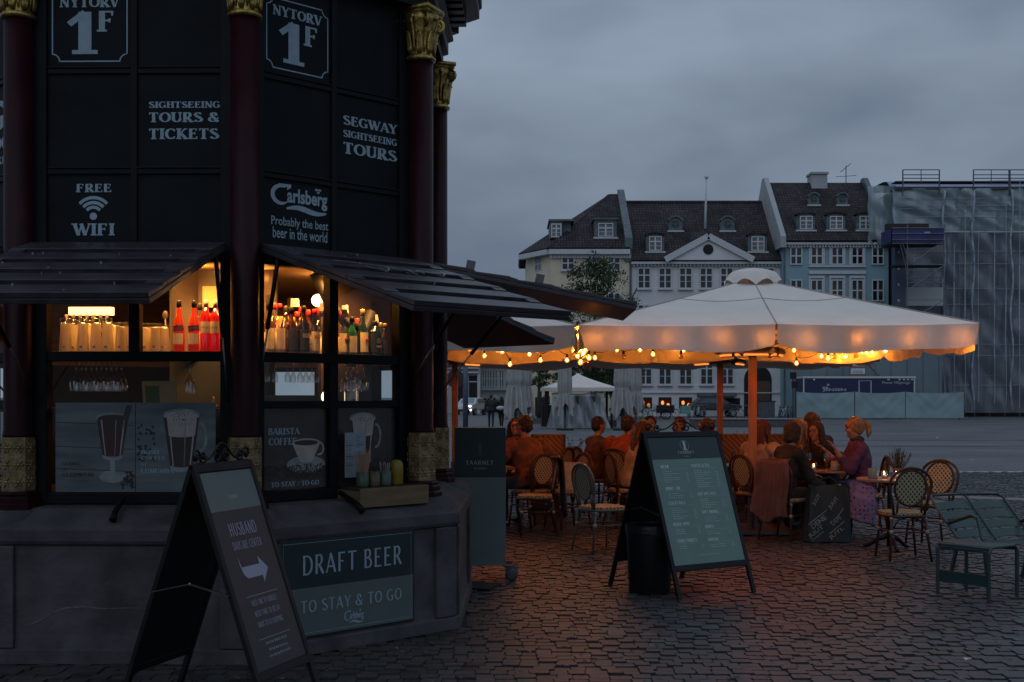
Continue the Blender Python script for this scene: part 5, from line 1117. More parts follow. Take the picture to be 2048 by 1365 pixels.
o = on('saucer', 'small plate at the edge of the table by the smiling woman', 'plate', -.08, 14.75); MB().lathe([(.04, 0), (.085, .012), (.08, .014)], 20).build('plate_body', mat('plate', (.5, .45, .42), .4), o, True)
def herb(x, y, z, label, h_, n, r_, seed, pot_=True):
    o = thing('potted_herb', label, 'plant', (x, y, z), 0); rr = random.Random(seed)
    if pot_: MB().lathe([(.045, 0), (.06, .1), (.055, .1), (.05, .02)], 16).build('plant_pot', mat('terracotta dark', (.08, .05, .04), .7), o, True)
    b = MB(); lf = MB()
    for i in range(n):
        a = rr.random() * 6.28; q = rr.random() ** .6 * r_; hh = h_ * rr.uniform(.7, 1.1) * (1 - .3 * q / r_); e = Vector((q * math.cos(a), q * math.sin(a), hh + .08)); s = Vector((e.x * .25, e.y * .25, .08)); b.tube([s, s.lerp(e, .5) + Vector((e.x * .15, e.y * .15, 0)), e], .0022, 4)
        for j in range(26):
            f = rr.uniform(.15, 1); p = s.lerp(e, f); an = rr.random() * 6.28; d = Vector((math.cos(an), math.sin(an), rr.uniform(.3, 1.2))).normalized(); u_ = d.cross(Vector((0, 0, 1))).normalized() * .0035; L2 = rr.uniform(.012, .026); lf.add([p - u_, p + u_, p + d * L2], [(0, 1, 2)])
    b.build('stems', mat('herb stem', (.06, .05, .03), .7), o); g_ = lf.build('foliage', mat('herb leaf', (.045, .06, .035), .6, var=.4, scale=40), o)
    return o
herb(4.13, 13.0, .742, 'bushy potted herb on the small table behind the nearest chair', .24, 46, .15, 3)
# ---------------------------------------------------------------- clothes, bags
def drape(name, label, cat, loc, rz, m, w_, h_, fn=None, n=(26, 26), thick=.012):
    o = tag(MB().grid(fn, *n).build(name, m, None, True, solid=thick), label, cat); o.location = loc; o.rotation_euler = (0, 0, rz); return o
m_rosy = mat('rosy suede', (.10, .042, .036), .85, var=.25, scale=7, bump=.3, bscale=12); m_blackc = mat('black wool', (.008, .007, .008), .9, var=.3, bump=.3, bscale=30)
def coatfn(wd, ht, seed):
    def f(a, t):
        x = (a - .5) * wd * (1 + .15 * t); fold = .02 * math.sin(a * 17 + seed) * (.3 + t) + .012 * math.sin(a * 39 + t * 5)
        if t < .12: return (x * (.82 + t), .05 - .14 * t / .12 * .8 + .0, ht - .012 + .018 * math.sin(math.pi * t / .12))
        q = (t - .12) / .88; return (x * (.94 + .06 * q) + .03 * math.sin(q * 4 + seed) * q, -.062 - .035 * q - abs(fold) * .9, ht - .012 - q * (ht - .22 - .1 * abs(a - .5) * 2 * math.sin(seed) ** 2) + .02 * math.sin(a * 9 + seed) * q)
    return f
for (cx, cyy, rz, m, w_, nm, lb, sd) in ((3.06, 13.62, -42, m_rosy, .40, 'jacket', 'rosy suede jacket hanging over the back of the chair by the big bag', 1.3), (.28, 14.05, 92, m_blackc, .50, 'coat', 'black coat slung over the back of the empty chair on the kiosk side', 2.2)):
    M_ = Matrix.Translation((cx, cyy, 0)) @ Matrix.Rotation(R(rz), 4, 'Z') @ Matrix.Translation((0, -.215, 0))
    o = tag(MB().grid(coatfn(w_, .90, sd), 30, 30).build(nm, m, None, True, solid=.018), lb, nm); o.matrix_world = M_
o = tag(MB(Matrix.Rotation(R(14), 4, 'X')).box(-.11, .11, -.006, .006, 0, .34).build('newspaper', mat('newsprint', (.42, .36, .30), .8, var=.2, scale=14), None, bevel=.003), 'pale folded newspaper leaning against a chair back', 'newspaper'); o.location = (.66, 14.72, .475); o.rotation_euler = (0, 0, R(150))
# big dark patterned bag under the table
m_bag = mat('dark teal fabric', (.012, .026, .034), .8, var=.3, scale=8, bump=.3, bscale=9); m_bagink = mat('grey bag print', (.22, .27, .28), .7, var=.3, scale=14)
bag = thing('shopping_bag', 'big slumped dark bag printed with slanting white capitals on the cobbles', 'bag', (3.48, 13.45, 0), R(-4))
def bagfn(a, t):
    A_ = a * 2 * math.pi; c, s = math.cos(A_), math.sin(A_); e = .5; w_ = .27 - .05 * t + .012 * math.sin(A_ * 5); d_ = .15 - .09 * t
    return (math.copysign(abs(c) ** e, c) * w_ + .03 * t, math.copysign(abs(s) ** e, s) * d_ + .012 * math.sin(A_ * 7 + t * 6), .01 + .60 * t + .02 * math.sin(A_ * 3) * t)
MB().grid(bagfn, 56, 18).build('bag_body', m_bag, bag, True)
MB().tube([(-.12, -.05, .56), (-.10, -.06, .68), (.02, -.07, .72), (.10, -.05, .66), (.12, -.05, .56)], .008, 6).build('bag_handle', m_bag, bag, True)
def slant(s, x, z, w_, h_, ang=38): put(bag, 'lettering', s, 0, w_, 0, h_, m_bagink, 0, 'sans', Matrix.Translation((x, -.172 + z * .12, z)) @ Matrix.Rotation(R(-ang), 4, 'Y'), bold=.005)
slant('DENE', -.17, .15, .19, .055); slant('JUUT', -.20, .04, .19, .055); slant('JUUT', -.14, .40, .13, .05, 60); slant('JUUT', .03, .36, .15, .05, 55); slant('DEN', .04, .19, .12, .05); slant('JUTLAND'[0:4], .02, .03, .19, .05)
it = [([(-.23, .20), (-.03, .36)], .007), ([(-.19, .02), (-.06, .13)], .005), ([(.0, .10), (.16, .24)], .007), ([(.08, .28), (.15, .38)], .007)]
strokes(bag, 'printed_line', it, m_bagink, -.168)
# ---------------------------------------------------------------- people
m_skin = mat('skin', (.30, .165, .115), .55, var=.06, scale=12); m_eye = mat('dark eye', (.01, .008, .008), .3); m_lip = mat('lips', (.28, .08, .07), .5)
def hairm(name, c): return mat(name, c, .45, var=.7, scale=26, vscale=(3, 3, .25), bump=.8, bscale=70)
H_dark = hairm('dark hair', (.009, .006, .005)); H_brown = hairm('brown hair', (.026, .012, .008)); H_red = hairm('auburn hair', (.075, .024, .012)); H_blond = hairm('blonde hair', (.34, .21, .10))
def smooth(o, vx, sm=6):
    r_ = o.modifiers.new('r', 'REMESH'); r_.mode = 'VOXEL'; r_.voxel_size = vx; r_.use_smooth_shade = True
    if sm: s = o.modifiers.new('s', 'SMOOTH'); s.factor = .5; s.iterations = sm
def limb(b, pts, rs, n=12):
    b.tube(pts, rs, n)
    for p, r_ in zip(pts, rs): b.ell(tuple(p), r_ * .995, n, 8)
def etube(b, cs, rx, ry, X=Vector((1, 0, 0)), n=18):
    vs = []; fs = []; cs = [Vector(c) for c in cs]; N = len(cs)
    for i, c in enumerate(cs):
        d = (cs[min(i + 1, N - 1)] - cs[max(i - 1, 0)]).normalized(); Y = d.cross(X).normalized()
        for k in range(n): a = 2 * math.pi * k / n; vs.append(c + X * rx[i] * math.cos(a) + Y * ry[i] * math.sin(a))
    for i in range(N - 1):
        for k in range(n): k2 = (k + 1) % n; fs.append((i * n + k, i * n + k2, (i + 1) * n + k2, (i + 1) * n + k))
    fs.append(tuple(range(n))[::-1]); fs.append(tuple((N - 1) * n + k for k in range(n))); b.add(vs, fs)
def person(label, loc, rz, top, legs, hair, style='long', lean=12, yaw=0, pitch=8, sit=True, arms=None, shoe=None, s=1.0, vx=.010, sleeve=1.0, bulk=1.0, skirt=None, knees=None, skin=None):
    o = thing('person', label, 'person', loc, R(rz)); o.scale = (s, s, s); V_ = Vector
    skin = skin or m_skin
    ph = .54 if sit else .93; lr = R(lean); up = V_((0, math.sin(lr), math.cos(lr)))
    pel = V_((0, 0, ph)); ch_ = pel + up * .30; sh = pel + up * .46; nk = pel + up * .53; hd = nk + V_((0, .02 + .03 * math.sin(lr), .135))
    hipL = .095; shw = .175 * bulk
    arms = arms or [((-.07, .10, -.26), (.06, .34, -.30)), ((.07, .10, -.26), (-.06, .34, -.30))]
    def armpts(i): sx_ = (-1, 1)[i]; S = sh + V_((sx_ * shw, 0, -.025)); return S, S + V_(arms[i][0]), S + V_(arms[i][1])
    def legpts(i):
        sx_ = (-1, 1)[i]; h = pel + V_((sx_ * hipL, .0, -.03))
        if knees: k, a = V_(knees[i][0]), V_(knees[i][1])
        elif sit: k, a = V_((sx_ * .12, .43, .50)), V_((sx_ * .11, .40, .09))
        else: st = (.10, -.12)[i]; k, a = V_((sx_ * .09, st * .6, .50)), V_((sx_ * .085, st * 1.2, .09))
        return h, k, a
    b = MB()
    etube(b, [pel - up * .08, pel, pel + up * .15, ch_, sh - up * .03, sh + up * .02], [.14, .155, .125, .15, .15, .09], [.10, .105, .085, .10, .085, .06])
    limb(b, [sh, nk, hd - V_((0, .01, .08))], [.062, .052, .052])
    for i in (0, 1):
        S, E_, W_ = armpts(i); limb(b, [S, S.lerp(E_, .5), E_], [.05, .044, .036]); limb(b, [E_, E_.lerp(W_, .4), W_], [.037, .036, .025])
        d = (W_ - E_).normalized(); side = d.cross(V_((0, 0, 1))); side = side.normalized() if side.length > .05 else V_((1, 0, 0)); pn = side.cross(d).normalized(); pc = W_ + d * .05
        MM = Matrix(((side.x, pn.x, d.x, 0), (side.y, pn.y, d.y, 0), (side.z, pn.z, d.z, 0), (0, 0, 0, 1))); b.ell(tuple(pc), (.039, .016, .052), 12, 8, MM)
        for f in range(4):
            base = pc + side * (-.027 + .018 * f) + d * .04; Lf = (.062, .072, .068, .052)[f]; m1 = base + d * Lf * .55 - pn * .008; b.tube([base - d * .02, base, m1, m1 + d * Lf * .45 - pn * .02], [.009, .0095, .0085, .0065], 7)
        tb = pc - side * .034 * (1, -1)[i] - d * .02; b.tube([tb + side * .01 * (1, -1)[i], tb - side * .018 * (1, -1)[i] + d * .03, tb - side * .02 * (1, -1)[i] + d * .058 - pn * .008], [.012, .011, .008], 7)
        h, k, a = legpts(i); limb(b, [h, h.lerp(k, .5), k], [.085, .07, .052]); limb(b, [k, k.lerp(a, .35), a], [.052, .052, .034])
    HM = Matrix.Translation(hd) @ Matrix.Rotation(R(yaw), 4, 'Z') @ Matrix.Rotation(R(-pitch), 4, 'X'); HR = HM.to_3x3().to_4x4()
    def hp(x, y, z): return tuple(HM @ V_((x, y, z)))
    b.ell(hp(0, -.012, .02), (.074, .092, .098), 18, 14, HR); b.ell(hp(0, .018, -.045), (.056, .062, .068), 16, 10, HR); b.ell(hp(0, .066, -.082), (.024, .022, .02), 10, 8, HR)
    b.tube([hp(0, .080, .018), hp(0, .091, -.010), hp(0, .088, -.020)], [.007, .010, .011], 8)
    for sx_ in (-1, 1): b.ell(hp(sx_ * .074, -.008, -.005), (.010, .018, .03), 8, 8, HR); b.ell(hp(sx_ * .036, .056, -.022), (.024, .024, .024), 10, 8, HR)
    b.ell(hp(0, .075, .045), (.05, .02, .018), 12, 8, HR)
    body = b.build('body', skin, o); smooth(body, vx, 3)
    e = MB()
    for sx_ in (-1, 1): e.ell(hp(sx_ * .029, .078, .012), (.011, .007, .006), 8, 6, HR); e.tube([hp(sx_ * .015, .086, .028), hp(sx_ * .032, .084, .033), hp(sx_ * .048, .074, .028)], .003, 5)
    e.build('eyes', m_eye, o, True); MB().ell(hp(0, .084, -.052), (.021, .007, .006), 10, 6, HR).build('mouth', m_lip, o, True)
    # clothes
    b = MB(); etube(b, [pel - up * .06, pel + up * .03, pel + up * .15, ch_, sh - up * .03, sh + up * .025, nk - up * .02], [.165 * bulk, .165 * bulk, .145 * bulk, .165 * bulk, .165 * bulk, .11, .07], [.125 * bulk, .125 * bulk, .11 * bulk, .12 * bulk, .10, .08, .06])
    for i in (0, 1):
        S, E_, W_ = armpts(i); W2 = E_.lerp(W_, .93 * sleeve) if sleeve > .2 else E_; limb(b, [S, S.lerp(E_, .5), E_], [.064 * bulk, .055 * bulk, .049]);
        if sleeve > .2: limb(b, [E_, E_.lerp(W2, .5), W2], [.05, .046, .038])
    c = b.build('top', top, o); smooth(c, .013, 3)
    d_ = c.modifiers.new('d', 'DISPLACE'); tx = bpy.data.textures.get('folds') or bpy.data.textures.new('folds', 'CLOUDS'); tx.noise_scale = .09; d_.texture = tx; d_.strength = .045; d_.mid_level = .15
    b = MB(); etube(b, [pel + up * .10, pel, pel - V_((0, 0, .075))], [.145, .168, .15], [.11, .125, .11])
    for i in (0, 1): h, k, a = legpts(i); limb(b, [h, h.lerp(k, .5), k], [.098, .082, .064]); limb(b, [k, k.lerp(a, .5), a + V_((0, 0, .02))], [.063, .056, .045])
    c = b.build('trousers', legs, o); smooth(c, .015, 3)
    b = MB()
    for i in (0, 1):
        h, k, a = legpts(i); f = V_((0, 1, 0)) if not knees or len(knees[i]) < 3 else V_(knees[i][2])
        limb(b, [a + V_((0, 0, -.0)), a - V_((0, 0, .035)) + f * .03, a - V_((0, 0, .05)) + f * .15], [.044, .045, .036])
    c = b.build('shoes', shoe or mat('black shoe', (.01, .01, .01), .45), o); smooth(c, .011, 2)
    if skirt:
        b = MB(); etube(b, [pel + up * .12, pel, pel + V_((0, .16, -.04)), pel + V_((0, .34, -.10)), pel + V_((0, .42, -.24)), pel + V_((0, .42, -.40))], [.14, .175, .19, .20, .20, .22], [.11, .13, .13, .13, .12, .13]); etube(b, [V_((-.06, .0, .56)), V_((-.12, .06, .42)), V_((-.15, .14, .18))], [.16, .19, .2], [.13, .2, .24]); c = b.build('skirt', skirt, o); smooth(c, .014, 3); c.modifiers.new('d', 'DISPLACE'); c.modifiers['d'].texture = bpy.data.textures['folds']; c.modifiers['d'].strength = .05
    # hair
    b = MB(); b.ell(hp(0, -.026, .038), (.086, .094, .094), 18, 12, HR)
    back = hd + V_((0, -.05, 0))
    if style in ('long', 'pony', 'short', 'bob'): b.ell(hp(0, -.045, .0), (.080, .072, .09), 14, 10, HR)
    if style == 'long':
        X_ = (HM.to_3x3() @ V_((1, 0, 0))); bk = V_(hp(0, -.06, .02)); etube(b, [bk, V_(hp(0, -.075, -.08)), V_(hp(0, -.07, -.16)), V_(hp(0, -.05, -.27)) , V_(hp(0, -.04, -.36))], [.082, .088, .105, .11, .075], [.05, .05, .042, .035, .02], X_)
        for sx_ in (-1, 1): b.tube([hp(sx_ * .055, .04, .09), hp(sx_ * .078, .018, .03), hp(sx_ * .086, .008, -.05), hp(sx_ * .095, .02, -.14), hp(sx_ * .10, .045, -.24), hp(sx_ * .09, .05, -.31)], [.018, .026, .03, .034, .034, .014], 10)
    elif style == 'pony':
        b.tube([hp(0, -.10, .05), hp(0, -.145, .05), hp(0, -.165, -.0), hp(0, -.16, -.08), hp(0, -.14, -.13)], [.024, .032, .036, .030, .010], 10)
    elif style == 'bob':
        for sx_ in (-1, 1): b.tube([hp(sx_ * .06, .035, .08), hp(sx_ * .08, .01, .02), hp(sx_ * .082, .0, -.06), hp(sx_ * .07, -.0, -.11)], [.018, .026, .03, .02], 10)
        b.ell(hp(0, -.055, -.06), (.08, .05, .07), 12, 8, HR)
    c = b.build('hair', hair, o); smooth(c, .010, 3)
    d2 = c.modifiers.new('d', 'DISPLACE'); t2 = bpy.data.textures.get('locks') or bpy.data.textures.new('locks', 'CLOUDS'); t2.noise_scale = .022; d2.texture = t2; d2.strength = .02; d2.mid_level = .5
    return o
def cl(name, c, **k): return mat(name, c, .85, var=.2, scale=9, bump=.3, bscale=50, **k)
C_blk = cl('black cloth', (.007, .007, .008)); C_jean = cl('dark denim', (.02, .028, .045)); C_rust = cl('rust shirt', (.15, .055, .03)); C_orange = cl('orange sweater', (.25, .05, .02)); C_beige = cl('beige blouse', (.32, .23, .16)); C_hood = cl('brick hoodie', (.10, .045, .035)); C_cream = cl('cream fleece', (.30, .24, .20)); C_grey = cl('grey knit', (.12, .10, .095)); C_purple = cl('purple cardigan', (.085, .032, .08)); C_tan = cl('dark jacket', (.03, .025, .03))
def dots():
    m = bpy.data.materials.new('polka dot cotton'); m.use_nodes = True; t = m.node_tree; n = t.nodes; l = t.links.new; p = n['Principled BSDF']; p.inputs['Roughness'].default_value = .8
    co = n.new('ShaderNodeTexCoord'); v = n.new('ShaderNodeTexVoronoi'); v.inputs['Scale'].default_value = 21; v.inputs['Randomness'].default_value = .35; r = n.new('ShaderNodeMath'); r.operation = 'LESS_THAN'; r.inputs[1].default_value = .27
    mx = n.new('ShaderNodeMix'); mx.data_type = 'RGBA'; mx.inputs['A'].default_value = (.20, .135, .25, 1); mx.inputs['B'].default_value = (.04, .015, .06, 1)
    l(co.outputs['Object'], v.inputs['Vector']); l(v.outputs['Distance'], r.inputs[0]); l(r.outputs[0], mx.inputs['Factor']); l(mx.outputs['Result'], p.inputs['Base Color']); return m
person('smiling woman with long dark hair in dark top facing the camera', (.07, 16.15, 0), 168, C_blk, C_blk, H_dark, 'long', 10, 5, 0)
person('man in rust coloured shirt seen from behind leaning to the table', (.24, 14.98, 0), 34, C_rust, C_jean, H_brown, 'short', 14, 10, 6, bulk=1.2, arms=[((-.12, .12, -.22), (-.14, .38, -.26)), ((.20, .02, -.22), (.24, .22, -.42))], s=1.04)
person('boy with black hair in a brick hooded top, in profile', (1.12, 16.85, 0), -68, C_hood, C_jean, H_dark, 'short', 8, 0, 4, bulk=1.05)
person('guest in a bright orange sweater hunched toward the menu board', (1.46, 16.3, 0), -28, C_orange, C_jean, H_brown, 'short', 26, -20, 10, bulk=1.25, s=1.05)
person('woman with long fair hair and beige blouse bending over the table', (1.46, 15.05, 0), -70, C_beige, C_blk, H_red, 'long', 18, -8, 22, s=1.0)
person('guest with dark hair seen above the iron scroll of the board', (1.99, 17.45, 0), 172, C_hood, C_blk, H_brown, 'short', 6, 0, 0)
person('guest in dark coat seen above the middle of the menu board', (2.42, 17.0, 0), 120, C_hood, C_blk, H_red, 'short', 10, 0, 0)
person('guest with auburn hair beside the corner of the menu board', (2.62, 15.72, 0), 80, C_hood, C_blk, H_red, 'long', 10, 0, 5)
person('dark haired woman in black reaching out with a cigarette', (3.03, 13.66, 0), -66, C_blk, C_blk, H_dark, 'bob', 14, 6, 10, vx=.0085, arms=[((-.04, .14, -.24), (.02, .40, -.26)), ((.02, .16, -.32), (-.04, .50, -.46))])
person('woman with auburn hair in a fluffy cream coat', (2.93, 14.6, 0), -60, C_cream, C_blk, H_red, 'long', 10, 0, 6, bulk=1.3)
person('blonde guest at the far side of the candle table', (3.71, 15.6, 0), 160, C_grey, C_jean, H_blond, 'long', 10, 150, 0)
person('guest with brown hair behind the blonde one', (3.98, 16.1, 0), 165, C_tan, C_jean, H_red, 'long', 4, 150, 0, s=1.05)
person('woman in black with long brown waves leaning over the table', (3.88, 14.92, 0), 122, C_blk, C_blk, H_brown, 'long', 20, 12, 6, vx=.0085, arms=[((-.10, .10, -.24), (.04, .34, -.20)), ((.10, .12, -.22), (-.02, .30, -.14))])
person('woman with blonde ponytail, purple cardigan and polka dot skirt', (4.12, 14.22, 0), 84, C_purple, C_blk, H_blond, 'pony', 10, 0, 8, skirt=dots(), vx=.0085, sleeve=.55, arms=[((-.05, .12, -.24), (-.02, .26, -.02)), ((.05, .12, -.24), (.02, .30, -.06))], s=1.03)
sc_ = tag(MB().ell((0, 0, 0), (.085, .085, .05), 16, 8).build('scarf', C_tan, None, True), 'dark scarf wound round the neck of the woman with the ponytail', 'scarf'); sc_.location = (4.04, 14.23, 1.10)
cg = tag(MB().tube([(0, 0, 0), (.07, .01, .005)], .004, 6).build('cigarette', m_cream), 'thin white cigarette in the outstretched hand', 'cigarette'); cg.location = (3.66, 13.76, .60)
# ---------------------------------------------------------------- slatted screens with plants
m_slat = mat('orange brown slat', (.24, .11, .05), .6, var=.2, scale=6); m_trough = mat('dark trough', (.025, .022, .022), .6)
def screen(x0, x1, y, label, seed):
    o = thing('slatted_screen', label, 'screen', (x0, y, 0)); W_ = x1 - x0; z0, z1 = .70, 1.06
    for x in (0, W_): MB().box(x - .02, x + .02, -.02, .02, 0, z1 + .02).build('post', m_trough, o)
    MB().box(0, W_, -.02, .02, z1, z1 + .025).build('top_rail', m_slat, o); MB().box(0, W_, -.02, .02, z0 - .025, z0).build('bottom_rail', m_slat, o)
    H_ = z1 - z0; x = -H_
    while x < W_:
        a0 = max(0, x); a1 = min(W_, x + H_); 
        if a1 - a0 > .03: MB().bar((a0, 0, z1 - (a0 - x)), (a1, 0, z1 - (a1 - x)), .040, .012, (0, 1, 0)).build('slat', m_slat, o)
        x += .075
    MB().box(0, W_, .05, .30, .02, .62).build('planter_trough', m_trough, o); MB().box(.02, W_ - .02, .012, .022, z0, z1).build('backing_panel', m_trough, o)
    return o
screen(2.9, 4.12, 16.9, 'diagonally slatted wooden screen behind the front pole', 1); screen(.28, .72, 16.8, 'short slatted screen behind the man in the rust shirt', 2)
def wispy(x, y, z, h_, n, label, seed):
    o = thing('wispy_plant', label, 'plant', (x, y, z)); rr = random.Random(seed); b = MB(); lf = MB()
    for i in range(n):
        a = rr.random() * 6.28; sp = rr.uniform(.05, .3) * h_; hh = h_ * rr.uniform(.6, 1.05); pts = [Vector((0, 0, 0)), Vector((sp * .4 * math.cos(a), sp * .4 * math.sin(a), hh * .5)), Vector((sp * math.cos(a), sp * math.sin(a), hh))]; b.tube(pts, [.003, .002, .001], 4)
        for j in range(12):
            f = rr.uniform(.3, 1); p = pts[0].lerp(pts[2], f) + Vector((rr.uniform(-.02, .02), rr.uniform(-.02, .02), 0)); d = Vector((rr.uniform(-1, 1), rr.uniform(-1, 1), rr.uniform(-.3, 1))).normalized(); u_ = d.orthogonal().normalized() * .011; L2 = rr.uniform(.03, .055); lf.add([p, p + d * L2 * .5 + u_, p + d * L2, p + d * L2 * .5 - u_], [(0, 1, 2, 3)])
    b.build('stems', mat('dark stem', (.03, .02, .015), .7), o); lf.build('foliage', mat('pale dry leaf', (.14, .12, .10), .7, var=.5, scale=30), o)
for a in ((.45, 17.0, .6, .42, 26, 'wispy pale plant behind the rust shirt', 1), (.95, 17.6, .35, .65, 26, 'loose sprigs beside the striped bench end', 2), (3.2, 17.1, .6, .5, 26, 'wispy plant above the slatted screen by the pole', 3), (3.6, 17.1, .6, .32, 20, 'low plant on the slatted screen behind the auburn guest', 4), (-.1, 17.0, .5, .5, 20, 'thin sprigs at the shoulder of the smiling woman', 5)): wispy(*a)
# ---------------------------------------------------------------- green metal lounge bench and stool
m_grn = mat('dark green metal', (.022, .05, .05), .38, var=.12, scale=9, bump=.04, bscale=90, spec=.4)
def slats(o, P0, P1, Q0, Q1, n, gap=.012, bow=.012, sub='slat'):
    """n slats between edge P0-P1 and edge Q0-Q1"""
    P0, P1, Q0, Q1 = map(Vector, (P0, P1, Q0, Q1)); nrm = (P1 - P0).cross(Q0 - P0).normalized()
    for i in range(n):
        a0, a1 = i / n + gap / 2, (i + 1) / n - gap / 2
        def f(u_, v): t = a0 + (a1 - a0) * v; return P0.lerp(P1, t).lerp(Q0.lerp(Q1, t), u_) + nrm * (-bow * math.sin(math.pi * u_))
        MB().grid(f, 8, 1).build(sub, m_grn, o, False, solid=.006)
F_ = Vector((.26, -.966, 0)); W_ = Vector((.966, .26, 0)); O_ = Vector((3.83, 10.45, 0)); WL = .74
bn = thing('lounge_bench', 'low dark green metal bench with two slatted backs', 'bench', tuple(O_)); 
for k in range(2):
    a = W_ * (k * WL / 2 + .02); c = W_ * ((k + 1) * WL / 2 - .02); up_ = Vector((0, 0, .345)) - F_ * .42
    slats(bn, a + Vector((0, 0, .37)) + up_ * .0, a + Vector((0, 0, .37)) + up_ * .85, c + Vector((0, 0, .37)), c + Vector((0, 0, .37)) + up_ * .85, 4, .05, .02, 'back_slat')
z = Vector((0, 0, 1))
for k, t in enumerate((0, .5, 1)):
    p = W_ * WL * t; MB().tube([p + F_ * .02 + z * .36, p + z * .38, p + z * .38 + (z * .345 - F_ * .42) * .9, p + z * .715 - F_ * .42 + W_ * (.03 * (1, 0, -1)[k])], .012, 8).build('back_rail', m_grn, bn, True)
MB().tube([W_ * .03 + z * .717 - F_ * .42, W_ * WL * .25 + z * .722 - F_ * .425, W_ * WL * .5 + z * .724 - F_ * .425, W_ * WL * .75 + z * .722 - F_ * .425, W_ * (WL - .03) + z * .717 - F_ * .42], .013, 8).build('top_rail', m_grn, bn, True)
slats(bn, F_ * .03 + z * .37, F_ * .44 + z * .385, F_ * .03 + W_ * WL + z * .37, F_ * .44 + W_ * WL + z * .385, 6, .04, .01, 'seat_slat')
MB().tube([z * .38, F_ * .44 + z * .38], .013, 8).tube([W_ * WL + z * .38, F_ * .44 + W_ * WL + z * .38], .013, 8).build('seat_rail', m_grn, bn, True)
for t in (0, 1):
    p = W_ * WL * t; MB().tube([p - F_ * .14 + z * .495, p + F_ * .06 + z * .56, p + F_ * .20 + z * .60, p + F_ * .27 + z * .58, p + F_ * .33 + z * .42, p + F_ * .38 + z * .385], [.014, .018, .018, .014, .012, .012], 8).build('armrest', m_grn, bn, True)
    for (f0, f1) in ((.36, .42), (.02, -.12)): MB().bar(p + F_ * f0 + z * .38, p + F_ * f1, .022, .034).build('leg', m_grn, bn, bevel=.004)
A_ = Vector((3.44, 9.82, 0)); B_ = Vector((3.71, 9.46, 0)); C_ = Vector((4.03, 9.70, 0)); D_ = A_ + C_ - B_
st = thing('low_stool', 'low dark green metal stool with a rounded slatted seat', 'stool', tuple(A_)); B2, C2, D2 = B_ - A_, C_ - A_, D_ - A_; fd = (B2 - C2).normalized()
n_out = (-(C2 - B2)).normalized()
for i in range(9):
    t0, t1 = i / 9 + .008, (i + 1) / 9 - .008
    def f(u_, v):
        t = t0 + (t1 - t0) * v; p = Vector((0, 0, 0)).lerp(B2, u_) + (C2 - B2) * t; e = min(t, 1 - t); return p + z * (.425 - .05 * max(0, 1 - e / .14) ** 2 - .006 * math.sin(math.pi * u_))
    MB().grid(f, 6, 3).build('seat_slat', m_grn, st, True, solid=.006)
MB().tube([z * .415, B2 + z * .415], .010, 8).tube([D2 + z * .40, C2 + z * .40], .010, 8).build('cross_rail', m_grn, st, True)
for a, c in ((Vector((0, 0, 0)), D2), (B2, C2)): MB().tube([a + z * .35, a + z * .385 + (c - a) * .02, a + (c - a) * .1 + z * .418, a + (c - a) * .9 + z * .418, c + z * .385, c + z * .35], .013, 8).build('side_rail', m_grn, st, True)
for p in (Vector((0, 0, 0)), B2, C2, D2): MB().bar(p + z * .38, p, .032, .022).build('leg', m_grn, st, bevel=.003)
MB().bar(z * .16 + B2 * .02, z * .16 + B2 * .98, .008, .09, (0, 0, 1)).build('foot_plate', m_grn, st)
# pale granite kerb strip across the square
m_gran = mat('pale granite', (.16, .165, .17), .7, var=.2, scale=12)
ks = thing('kerb_strip', 'pale granite slabs laid in a line across the cobbles', 'kerb', (1.0, 22.2, 0), R(-27.5)); ks['kind'] = 'structure'; del ks['category']
for i in range(15): MB().box(i * .62, i * .62 + .6, 0, .42, -.02, .014).build('granite_slab', m_gran, ks, bevel=.004)
tag(MB().box(.2, 2.2, 23.4, 23.55, 0, .16).build('low_rail', m_trough), 'low black timber rail lying beyond the tables', 'rail')
# ---------------------------------------------------------------- buildings across the square
def tilemat(name, c1, c2, k=3.2):
    m = bpy.data.materials.new(name); m.use_nodes = True; t = m.node_tree; n = t.nodes; l = t.links.new; p = n['Principled BSDF']; p.inputs['Roughness'].default_value = .8; p.inputs['Specular IOR Level'].default_value = .2
    co = n.new('ShaderNodeTexCoord'); s = n.new('ShaderNodeSeparateXYZ'); cb = n.new('ShaderNodeCombineXYZ'); l(co.outputs['Object'], s.inputs[0]); l(s.outputs['X'], cb.inputs['X']); l(s.outputs['Z'], cb.inputs['Y'])
    br = n.new('ShaderNodeTexBrick'); br.offset = 0; br.inputs['Scale'].default_value = k; br.inputs['Brick Width'].default_value = .8; br.inputs['Row Height'].default_value = .8; br.inputs['Mortar Size'].default_value = .09
    br.inputs['Color1'].default_value = (*c1, 1); br.inputs['Color2'].default_value = (*c2, 1); br.inputs['Mortar'].default_value = (.02, .018, .02, 1); br.inputs['Bias'].default_value = -.1
    nz = n.new('ShaderNodeTexNoise'); nz.inputs['Scale'].default_value = .5; nz.inputs['Detail'].default_value = 6; r = n.new('ShaderNodeMapRange'); r.inputs['From Min'].default_value = .3; r.inputs['From Max'].default_value = .7; r.inputs['To Min'].default_value = .6; r.inputs['To Max'].default_value = 1.35
    mm = n.new('ShaderNodeVectorMath'); mm.operation = 'SCALE'; l(cb.outputs[0], br.inputs['Vector']); l(co.outputs['Object'], nz.inputs['Vector']); l(nz.outputs['Fac'], r.inputs['Value']); l(br.outputs['Color'], mm.inputs[0]); l(r.outputs[0], mm.inputs['Scale']); l(mm.outputs[0], p.inputs['Base Color'])
    bp = n.new('ShaderNodeBump'); bp.inputs['Strength'].default_value = .8; bp.inputs['Distance'].default_value = .06; bp.invert = True; l(br.outputs['Fac'], bp.inputs['Height']); l(bp.outputs[0], p.inputs['Normal']); return m
m_tile = tilemat('dark roof tile', (.04, .032, .035), (.068, .058, .060))
